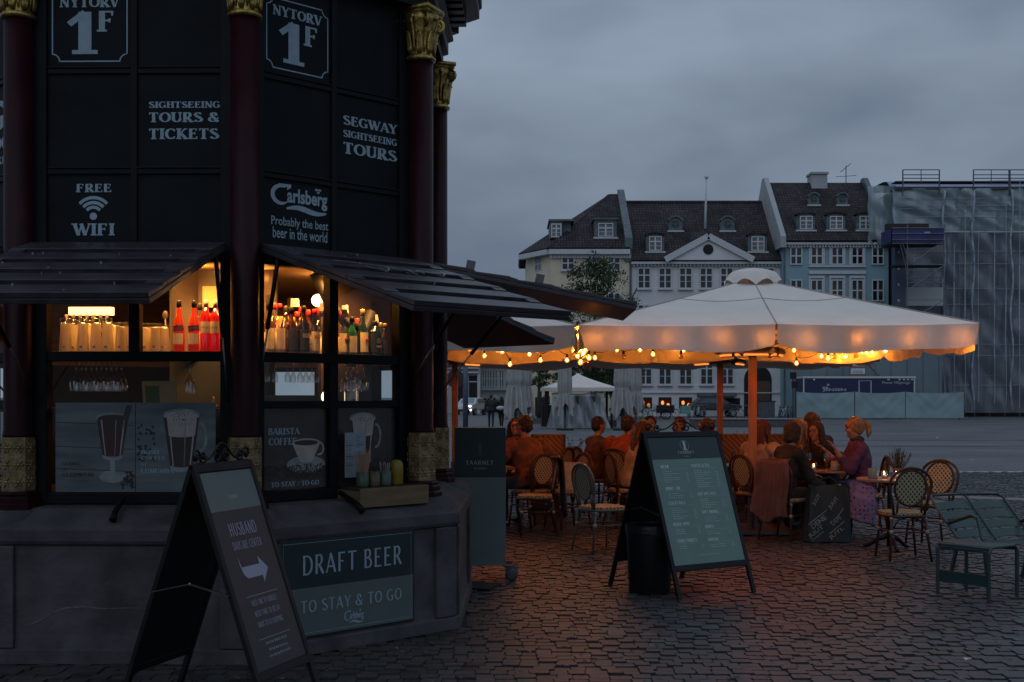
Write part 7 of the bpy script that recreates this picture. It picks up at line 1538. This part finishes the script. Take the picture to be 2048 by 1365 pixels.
tr = thing('site_trailer', 'long navy site trailer with white roof edge', 'trailer', (X(1718, 90), 90, 0)); hw = (X(1829, 90) - X(1606, 90)) / 2; m_nv = mat('navy trailer paint', (.018, .02, .075), .4, var=.1)
MB().box(-hw, hw, 0, 2.4, .75, Z(757, 90)).build('trailer_body', m_nv, tr); MB().box(-hw - .06, hw + .06, -.06, 2.46, Z(757, 90), Z(753, 90)).build('roof_edge', m_trim, tr)
MB().box(-hw - .02, -hw + .08, -.03, 0, .75, Z(757, 90)).box(hw - .08, hw + .02, -.03, 0, .75, Z(757, 90)).build('corner_post', m_trim, tr)
xt = lambda p: X(p, 90) - X(1718, 90)
put(tr, 'lettering', 'JENSEN', xt(1645), xt(1692), Z(784, 90), Z(777, 90), m_ink2, -.03, bold=.03); put(tr, 'lettering', 'Pioner Miljøvogn', xt(1764), xt(1820), Z(770, 90), Z(763, 90), m_ink2, -.03, bold=.01)
for (a, c) in ((1645, 774), (1651, 774), (1654, 768)): MB().box(xt(a), xt(a + 4.5), -.02, -.001, Z(c + 4, 90), Z(c, 90)).build('logo_square', m_ink2, tr)
strokes(tr, 'door_outline', [([(xt(1718), .8), (xt(1718), Z(762, 90)), (xt(1742), Z(762, 90)), (xt(1742), .8)], .07)], m_trim, -.01)
for a in (1626, 1775, 1797, 1806, 1814, 1822): MB().box(xt(a), xt(a + 4), -.03, -.001, Z(761, 90), Z(758, 90)).build('vent', m_trim, tr)
for a in (-hw * .5, hw * .5): MB(Matrix.Translation((a, .2, .38)) @ Matrix.Rotation(R(90), 4, 'X')).lathe([(.38, -.12), (.38, .12)], 16).build('wheel', m_dark, tr)
fe = thing('tarpaulin_fence', 'pale blue tarpaulins tied along a row of site fence panels', 'fence', (0, 0, 0)); df = 86.0; m_tarp = mat('pale blue tarpaulin', (.25, .35, .37), .5, var=.1, scale=.8, bump=.4, bscale=2.2)
def tarpf(xa_, xb_, sd):
    rr = random.Random(sd); W2 = X(xb_, df) - X(xa_, df); ztp, zbt = Z(784, df), Z(840, df) + .12
    def f(a, t):
        zz_ = zbt + (ztp - zbt) * t - .10 * (1 - (2 * a - 1) ** 2) * t
        dx = min(a, 1 - a); fold = .12 * math.sin((1 - t) * 5 + dx * 14 + sd) * math.exp(-((1 - t) - dx * 1.6) ** 2 * 6) + .05 * math.sin((1 - t) * 13 - dx * 26 + sd) * math.exp(-((1 - t) - dx * 1.2) ** 2 * 4)
        return (X(xa_, df) + W2 * a, df - .05 + fold * .2 + .02 * math.sin(a * 30 + sd), zz_)
    MB().grid(f, 60, 26).build('tarpaulin', m_tarp, fe, True)
for i, (a, c) in enumerate(((1593, 1708), (1710, 1810), (1811, 1927))): tarpf(a, c, i * 1.7 + 1)
for x_ in (1592, 1709, 1810.5, 1928): MB().tube([(X(x_, df), df, 0), (X(x_, df), df, Z(782, df))], .035, 6).build('fence_post', m_steel, fe); MB().box(X(x_, df) - .35, X(x_, df) + .35, df - .15, df + .15, 0, .12).build('concrete_foot', m_lead, fe)
# ---------------------------------------------------------------- trees
m_bark = mat('bark', (.04, .034, .028), .9, var=.3, scale=3)
def leafm():
    m = bpy.data.materials.new('leaves'); m.use_nodes = True; t = m.node_tree; n = t.nodes; l = t.links.new; n.clear(); o = n.new('ShaderNodeOutputMaterial'); ge = n.new('ShaderNodeNewGeometry'); r = n.new('ShaderNodeValToRGB')
    r.color_ramp.elements[0].color = (.035, .055, .03, 1); r.color_ramp.elements[1].color = (.10, .14, .065, 1); d_ = n.new('ShaderNodeBsdfDiffuse'); tr_ = n.new('ShaderNodeBsdfTranslucent'); mx = n.new('ShaderNodeMixShader'); mx.inputs[0].default_value = .3
    l(ge.outputs['Random Per Island'], r.inputs[0]); l(r.outputs[0], d_.inputs[0]); l(r.outputs[0], tr_.inputs[0]); l(d_.outputs[0], mx.inputs[1]); l(tr_.outputs[0], mx.inputs[2]); l(mx.outputs[0], o.inputs[0]); return m
m_leaf = leafm()
def tree(x, y, h_, r_, label, seed, base=.30, n=120, ls=.16, tr_=.16, per=80):
    o = thing('tree', label, 'tree', (x, y, 0)); rr = random.Random(seed); b = MB(); lf = MB()
    b.tube([(0, 0, 0), (.05, 0, h_ * base), (0, .1, h_ * .6), (.05, 0, h_ * .9)], [tr_, tr_ * .8, tr_ * .5, tr_ * .15], 8); cl_ = []
    for i in range(n):
        t = rr.random(); z_ = h_ * (base + (1 - base) * t); prof = math.sin(math.pi * min(1, (t * .85 + .13))) ** .6; a = rr.random() * 6.28; q = r_ * prof * rr.uniform(.25, 1.0); p = Vector((q * math.cos(a), q * math.sin(a), z_)); cl_.append((p, rr.uniform(.35, .8) * r_ * .34))
        if i % 4 == 0: b.tube([(0, 0, max(h_ * base * .9, z_ - q * .8)), p * .6 + Vector((0, 0, z_ * .38)), p], [tr_ * .28, tr_ * .16, .012], 5)
    for p, cr_ in cl_:
        for j in range(per):
            d = Vector((rr.gauss(0, 1), rr.gauss(0, 1), rr.gauss(0, .8))); d = d.normalized() * cr_ * rr.random() ** .4; c = p + d; n_ = Vector((rr.gauss(0, 1), rr.gauss(0, 1), rr.gauss(0, 1) + .6)).normalized(); u_ = n_.orthogonal().normalized(); v_ = n_.cross(u_); s_ = ls * rr.uniform(.6, 1.2)
            lf.add([c - u_ * s_ * .5, c - v_ * s_ * .3, c + u_ * s_ * .5, c + v_ * s_ * .3], [(0, 1, 2, 3)])
    b.build('trunk', m_bark, o, True); lf.build('crown', m_leaf, o); return o
tree(X(1190, 84), 84, Z(524, 84), 3.15, 'leafy tree in front of the pale yellow house', 4, base=.24, n=150, ls=.20, per=90)
tree(X(1078, 76), 76, 4.4, 1.2, 'small street tree with low branches beside the closed umbrellas', 9, base=.55, n=34, ls=.17, per=60)
tree(X(1225, 90), 90, 6.5, 2.6, 'lower bushy tree behind the small white tent', 12, base=.3, n=80, ls=.2, per=80)
# ---------------------------------------------------------------- closed umbrellas, tent, street things
m_fold = clothmat('grey cream canvas', (.40, .385, .37), .06, .12, 2.0, .3)
def closed(x, d, w_, top, tie, bot, label, seed):
    o = thing('closed_umbrella', label, 'umbrella', (X(x, d), d, 0), 0, 'closed umbrellas tied round their poles'); rr = random.Random(seed); ph = [rr.random() * 6 for _ in range(4)]; r0 = w_ * d / FP_ / 2; zt, zi, zb_ = Z(top, d), Z(tie, d), Z(bot, d)
    def f(a, t):
        A = a * 2 * math.pi
        if t < .68: q = t / .68; z_ = zt + (zi - zt) * q; r_ = r0 * (.55 + .28 * q - .22 * max(0, q - .85) / .15)
        else: q = (t - .68) / .32; z_ = zi + (zb_ - zi) * q; r_ = r0 * (.62 + .42 * q ** .7); z_ += .30 * math.sin(A * 4 + ph[0]) * q
        r_ *= 1 + (.13 + .08 * (t > .68)) * math.sin(A * 11 + ph[1]) + .08 * math.sin(A * 5 + ph[2] + t * 3) ; return (r_ * math.cos(A), r_ * math.sin(A), z_)
    MB().grid(f, 96, 34).build('folded_canopy', m_fold, o, True); MB().tube([(0, 0, 0), (0, 0, zt + .1)], .06, 8).build('pole', m_steel, o)
    MB().lathe([(r0 * .66, zi - .06), (r0 * .66, zi + .06)], 20, cap=False).build('tie', m_fold, o, True); MB().box(-.4, .4, -.4, .4, 0, .08).build('base_plate', m_dark, o)
closed(1031, 57, 42, 690, 773, 828, 'closed grey umbrella nearest the two pedestrians', 1); closed(1050, 60, 34, 690, 775, 826, 'closed grey umbrella tucked behind another beside the small tree', 2); closed(1130, 58, 33, 690, 790, 820, 'narrow closed umbrella in front of the white tent', 3)
closed(1244, 58, 40, 690, 778, 828, 'closed umbrella with hanging corner just past the tent', 4); closed(1272, 63, 29, 690, 785, 820, 'slim closed umbrella before the white town house', 5)
te = thing('market_tent', 'small white pavilion tent with dark posts', 'tent', (X(1156, 63), 63, 0)); hw = 1.9; zt, zv, zb_ = Z(747, 63), Z(776, 63), Z(783, 63)
b = MB(); rg_ = [(-hw, -hw), (hw, -hw), (hw, hw), (-hw, hw)]
for i in range(4):
    p, q = Vector(rg_[i]), Vector(rg_[(i + 1) % 4]); b.grid(lambda a, t, p=p, q=q: ((p.lerp(q, a).x) * t, (p.lerp(q, a).y) * t, zt + (zv - zt) * (t ** .8)), 8, 8)
    b.add([(p.x, p.y, zv), (q.x, q.y, zv), (q.x, q.y, zb_), (p.x, p.y, zb_)], [(0, 1, 2, 3)])
b.build('tent_roof', m_canvas, te, True)
for p in rg_: MB().tube([(p[0] * .85, p[1] * .85, 0), (p[0] * .85, p[1] * .85, zb_)], .07, 6).build('tent_post', m_dark, te)
wr = thing('wrapped_stall', 'counter wrapped in clear plastic under the white tent', 'stall', (X(1156, 61), 61, 0)); m_plast = clothmat('clear wrapping film', (.40, .46, .50), .4, .25, 2.5, .8, clear=.35); zt = Z(788, 61)
MB().box(-1.15, 1.15, .2, 1.1, 0, zt - .12).build('counter', mat('dark stall counter', (.04, .035, .035), .7), wr)
MB().grid(lambda a, t: ((a - .5) * 2.6 * (1.0 + .25 * (1 - t) ** 2), .15 - .45 * (1 - t) ** 1.5 + .08 * math.sin(a * 19 + t * 6) + .05 * math.sin(a * 41), .03 + (zt - .03) * t + .05 * math.sin(a * 9) * t), 60, 20).build('plastic_wrap', m_plast, wr, True); MB().grid(lambda a, t: ((a - .5) * 2.6, .15 + t, zt + .05 * math.sin(a * 9) + .03 * math.sin(t * 9)), 30, 6).build('plastic_wrap', m_plast, wr, True)
def planter(x, y, d, w_, label): o = thing('planter_box', label, 'planter', (X(x, d), d, 0), 0, 'low planters on the square'); MB().box(-w_ / 2, w_ / 2, 0, .4, .04, .36).build('planter_body', mat('weathered planter wood', (.10, .09, .08), .8), o); MB().box(-w_ / 2 + .05, -w_ / 2 + .12, .05, .12, 0, .04).box(w_ / 2 - .12, w_ / 2 - .05, .05, .12, 0, .04).build('planter_feet', m_dark, o)
planter(1148, 850, 62, 1.0, 'low wooden planter in front of the wrapped stall'); planter(1222, 850, 64, .6, 'low wooden planter at the foot of the middle closed umbrella'); planter(1072, 845, 70, .8, 'low grey planter under the small street tree')
def lantern(x, d, label): o = thing('stove_post', label, 'post', (X(x, d), d, 0)); MB().box(-.28, .28, -.28, .28, 0, 1.15).build('post_body', m_dark, o, bevel=.02); b = MB(); b.box(-.2, .2, -.2, .2, 1.2, 1.25); b.lathe([(.26, 1.6), (.05, 1.78)], 4, ph=R(45)); [b.box(sx_ * .17 - .015, sx_ * .17 + .015, sy_ * .17 - .015, sy_ * .17 + .015, 1.25, 1.6) for sx_ in (-1, 1) for sy_ in (-1, 1)]; b.build('lantern_frame', m_dark, o)
lantern(1093, 66, 'black square post with a lantern top left of the wrapped stall')
ub = thing('utility_cabinet', 'dark street cabinet behind the front umbrella pole', 'cabinet', (X(1535, 68), 68, 0)); MB().box(-.42, .42, 0, .4, 0, Z(804, 68)).build('cabinet_body', m_steel, ub, bevel=.01); MB().box(-.46, .46, -.04, .44, Z(804, 68), Z(802, 68)).build('cabinet_cap', m_dark, ub)
bp_ = thing('stone_platform', 'long low stone bench ring behind the tables', 'bench', (X(1500, 64), 64, 0)); m_plat = mat('dark platform stone', (.09, .09, .095), .7, var=.15)
MB().box(-2.9, 3.0, 0, 2.2, 0, .38).build('bench_body', m_plat, bp_, bevel=.03); MB().box(-2.95, 3.05, -.05, 2.25, .38, .44).build('bench_top', mat('grey platform top', (.14, .145, .15), .6), bp_, bevel=.01)
sp_ = thing('sign_post', 'thick grey street pole with a round sign seen from behind', 'sign post', (X(931, 60), 60, 0)); MB().tube([(0, 0, 0), (0, 0, 4.2)], .13, 12).build('pole', mat('blue grey pole', (.085, .10, .15), .5), sp_, True); MB(Matrix.Translation((-.5, .05, Z(758, 60))) @ Matrix.Rotation(R(90), 4, 'X')).lathe([(.45, -.02), (.45, .02)], 28).build('round_sign', mat('dark red sign', (.05, .012, .02), .5), sp_); MB().bar((-.5, .06, Z(758, 60)), (0, .06, Z(758, 60)), .05, .05).build('sign_arm', m_steel, sp_)
sg = thing('signal_post', 'traffic signal post with dark heads beside the site fence', 'signal', (X(1586, 84), 84, 0)); MB().tube([(0, 0, 0), (0, 0, Z(745, 84))], .06, 8).build('pole', m_steel, sg)
for (z_, dx) in ((750, 0), (768, .12)): MB().box(dx - .2, dx + .2, -.2, .1, Z(z_ + 8, 84), Z(z_ - 5, 84)).build('signal_head', m_dark, sg, bevel=.03)
# ---------------------------------------------------------------- cars
def car(label, x, y, rz, paint, kind, lights=False):
    o = thing('parked_car' if not lights else 'car', label, 'car', (x, y, 0), R(rz)); Lc, Wc, Hc = (4.05, 1.72, 1.52) if kind == 'small' else (4.6, 1.85, 1.62)
    n = 24; up = []
    prof = [(-.5, .32), (-.49, .50), (-.47, .60), (-.36, .66), (-.27, .70), (-.13, .95), (.06, 1.0), (.26, .985), (.40, .80), (.485, .68), (.5, .45), (.495, .30)] if kind == 'small' else [(-.5, .34), (-.495, .52), (-.46, .62), (-.28, .68), (-.12, .96), (.08, 1.0), (.32, .97), (.44, .74), (.5, .62), (.5, .34)]
    def rings(scw, pr, zb): return [[(p[0] * Lc, s * Wc / 2 * scw * (1 - .16 * max(0, (p[1] - .62) / .38)), p[1] * Hc) for p in pr] for s in (-1, 1)]
    a, c = rings(1, prof, .2); b = MB(); m_ = len(a); vs = a + c + [(p[0] * .985, p[1] * .86, p[2]) for p in a] ; 
    vs = a + c; fs = [(i, i + 1, m_ + i + 1, m_ + i) for i in range(m_ - 1)] + [(m_ - 1, 0, m_, 2 * m_ - 1)] + [tuple(range(m_))[::-1], tuple(range(m_, 2 * m_))]
    b.add(vs, fs); b.build('body', paint, o, bevel=.06)
    g_ = mat('car glass', (.05, .065, .075), .1, spec=.9)
    if kind == 'small': MB().add([(-.262 * Lc, -.72 * Wc / 2, .705 * Hc), (-.262 * Lc, .72 * Wc / 2, .705 * Hc), (-.140 * Lc, .62 * Wc / 2, .945 * Hc), (-.140 * Lc, -.62 * Wc / 2, .945 * Hc)], [(0, 1, 2, 3)], Matrix.Translation((-.03, 0, .02))).build('windscreen', mat('pale windscreen', (.16, .22, .25), .1, spec=.8), o)
    for s in (-1, 1):
        w1 = s * (Wc / 2 * .935 + .002)
        MB().add([(-.17 * Lc, s * Wc / 2 * .985, .70 * Hc), (.38 * Lc, s * Wc / 2 * .985, .72 * Hc), (.26 * Lc, s * Wc / 2 * .875, .93 * Hc), (-.09 * Lc, s * Wc / 2 * .87, .94 * Hc)], [(0, 1, 2, 3)], Matrix.Translation((0, s * .012, 0))).build('side_window', g_, o)
        for xw in (-.31, .30):
            T = Matrix.Translation((xw * Lc, s * (Wc / 2 - .08), .33)) @ Matrix.Rotation(R(90), 4, 'X'); wh = MB(T).lathe([(.20, -.11), (.33, -.1), (.34, 0), (.33, .1), (.20, .11)], 22).build('wheel', m_dark, o, True)
            T2 = Matrix.Translation((xw * Lc, s * (Wc / 2 + .025), .33)); r2 = MB(T2)
            for q in range(7): an = R(q * 360 / 7); r2.bar((0, 0, 0), (.21 * math.cos(an), 0, .21 * math.sin(an)), .035, .02, (0, 1, 0))
            r2.tube([(.215 * math.cos(R(t)), 0, .215 * math.sin(R(t))) for t in range(0, 360, 20)], .015, 5, True); r2.build('rim', mat('alloy rim', (.5, .52, .55), .5, 0), wh)
        MB().ell((-.30 * Lc + .25, s * (Wc / 2 + .08), .72 * Hc), (.08, .07, .06), 8, 6).build('mirror', paint, o, True)
        fx = -.485 * Lc
        if lights:
            MB().ell((fx - .03, s * Wc * .36, .52 * Hc), (.06, .12, .07), 10, 6).build('headlight', emit('headlamp', (1, .93, .85), 5), o, True); MB().ell((fx - .05, s * Wc * .41, .30 * Hc), (.05, .08, .08), 10, 6).build('fog_lamp', emit('headlamp', (1, .93, .85), 5), o, True)
        else: MB().ell((fx + .02, s * Wc * .40, .58 * Hc), (.06, .16, .06), 10, 6).build('headlight', m_trim, o, True); MB().ell((.495 * Lc, s * Wc * .40, .62 * Hc), (.04, .2, .06), 8, 6).build('tail_light', mat('tail light', (.35, .05, .05), .3), o, True)
    if lights: MB().box(-.5 * Lc - .02, -.49 * Lc, -.35, .35, .24 * Hc, .34 * Hc).build('grille', m_dark, o)
    else: MB().tube([(-.12 * Lc, -Wc / 2 * .93, .93 * Hc), (.05 * Lc, -Wc / 2 * .90, .975 * Hc), (.28 * Lc, -Wc / 2 * .92, .93 * Hc), (.38 * Lc, -Wc / 2 * 1.0, .74 * Hc)], .02, 5).build('window_trim', mat('alloy rim', (.5, .52, .55), .5, 0), o)
    return o
car('white car with lit headlamps driving toward the square', X(942, 106), 106, 72, mat('white car paint', (.5, .52, .54), .3, var=.03, spec=.5), 'small', True)
car('dark parked car in front of the white town house', X(1430, 96.5), 96.5, 183, mat('dark car paint', (.018, .018, .026), .25, var=.1, spec=.6), 'suv').scale = (.87, .95, .95)
# ---------------------------------------------------------------- bicycles
def bike(frame_m):
    o = thing('bicycle', 'parked bicycle', 'bicycle', (0, 0, 0), 0, 'bicycles parked in front of the town houses')
    for x_ in (-.52, .52):
        w_ = MB().tube([(x_ + .33 * math.cos(R(t)), 0, .34 + .33 * math.sin(R(t))) for t in range(0, 360, 20)], .018, 6, True).build('wheel', m_dark, o, True); b = MB()
        for q in range(8): an = R(q * 45 + 10); b.bar((x_, 0, .34), (x_ + .32 * math.cos(an), 0, .34 + .32 * math.sin(an)), .006, .006)
        b.tube([(x_ + .36 * math.cos(R(t)), 0, .34 + .36 * math.sin(R(t))) for t in range(20, 170, 15)], .014, 5).build('spokes', m_pole, w_)
    f = MB()
    for p, q in (((-.52, .34), (-.08, .30)), ((-.08, .30), (-.18, .85)), ((-.52, .34), (-.16, .72)), ((-.08, .30), (.36, .78)), ((-.17, .70), (.36, .84)), ((.52, .34), (.36, .95))): f.tube([(p[0], 0, p[1]), (q[0], 0, q[1])], .018, 6)
    f.build('frame', frame_m, o); MB().ell((-.19, 0, .88), (.13, .06, .035), 10, 6).build('saddle', m_dark, o, True); MB().tube([(.28, -.28, .98), (.38, -.12, 1.0), (.37, 0, .98), (.38, .12, 1.0), (.28, .28, .98)], .015, 6).build('handlebar', m_pole, o, True)
    return o
bks = [bike(m_steel), bike(m_trim), bike(mat('teal bike paint', (.06, .26, .22), .4))]
plc = [(0, 1300, 88, 12, 'bicycle beside the teal one near the closed umbrellas'), (2, 1290, 84, -20, 'teal bicycle leaning near the closed umbrellas'), (0, 1325, 90, 65, 'bicycle under the first lit basement window'), (0, 1378, 88, 75, 'bicycle under the second lit basement window'), (1, 1388, 87, 80, 'pale framed bicycle close to the dark car'), (1, 1396, 88, 70, 'pale framed bicycle touching the dark car'), (0, 1340, 90, 30, 'dark bicycle between the lit basement windows'),
       (0, 1467, 86, 10, 'bicycle just right of the dark car'), (1, 1482, 84, 60, 'pale bicycle before the arched gateway'), (0, 1497, 86, 75, 'dark bicycle before the arched gateway'), (0, 1560, 84, 70, 'bicycle next to the street cabinet'), (1, 1568, 84, 55, 'pale bicycle between cabinet and signal post'), (0, 1576, 84, 80, 'dark bicycle near the signal post'), (0, 1583, 84, 65, 'bicycle touching the signal post'), (0, 1408, 92, 85, 'bicycle behind the bonnet of the dark car')]
used = set()
for (k_, x_, d_, rz, lb) in plc:
    o = bks[k_] if k_ not in used else copy_tree(bks[k_], None); used.add(k_); o.location = (X(x_, d_), d_, 0); o.rotation_euler = (0, 0, R(rz)); o['label'] = lb
cb = thing('cargo_cart', 'dark cargo cart with a mint green box among the bicycles', 'cart', (X(1340, 86), 86, 0)); MB().box(-.9, .3, 0, .7, .45, 1.0).build('cart_box', m_dark, cb, bevel=.02); MB().box(.75, 1.45, 0, .5, .4, .95).build('mint_box', mat('mint box', (.12, .30, .27), .6), cb); MB().tube([(-.3 + .36 * math.cos(R(t)), -.05, .38 + .36 * math.sin(R(t))) for t in range(0, 360, 24)], .05, 6, True).build('wheel', m_dark, cb)
# ---------------------------------------------------------------- pedestrians and litter
person('pedestrian in a dark hooded coat walking toward the side street', (X(982, 62.5), 62.5, 0), 5, C_tan, C_jean, H_dark, 'short', 2, 0, 5, sit=False, bulk=1.25, arms=[((-.06, .02, -.28), (-.08, .05, -.52)), ((.06, 0, -.28), (.08, .02, -.52))], vx=.02)
person('pedestrian in black with white shoes and a pale shoulder bag', (X(1003, 62.5), 62.5, 0), -15, C_blk, C_blk, H_dark, 'long', 2, 0, 5, sit=False, bulk=1.2, arms=[((-.06, .02, -.28), (-.05, .14, -.45)), ((.06, 0, -.28), (.08, .02, -.52))], shoe=mat('white shoe', (.5, .5, .5), .6), vx=.02, s=.94)
tag(MB(Matrix.Translation((X(1001, 62.3), 62.2, 1.02))).ell((0, 0, 0), (.22, .09, .11), 12, 8).build('shoulder_bag', m_trim, None, True), 'pale shoulder bag carried by the pedestrian in black', 'bag')
tag(MB(Matrix.Translation((X(993, 62), 63.0, 1.38)) @ Matrix.Rotation(R(60), 4, 'Y')).lathe([(.34, 0), (.26, .12), (.05, .2)], 12).build('umbrella', mat('grey blue umbrella', (.12, .14, .18), .5), None, True), 'grey blue open umbrella tilted between the two pedestrians', 'umbrella')
for (x_, y_, s_, lb) in ((1876, 877, .1, 'scrap of white paper lying far out on the square'), (1946, 922, .06, 'tiny white paper scrap nearer the bench'), (1935, 1325, .03, 'white cigarette end on the foreground cobbles')):
    d_ = gd(y_); tag(MB(Matrix.Translation((X(x_, d_), d_, .018)) @ Matrix.Rotation(R(30), 4, 'Z')).add([(-s_, -s_ * .4, 0), (s_, -s_ * .3, s_ * .3), (s_ * .8, s_ * .4, s_ * .1), (-s_ * .7, s_ * .5, s_ * .35)], [(0, 1, 2, 3)]).build('litter', mat('white litter', (.5, .5, .52), .7), solid=.002), lb, 'litter')
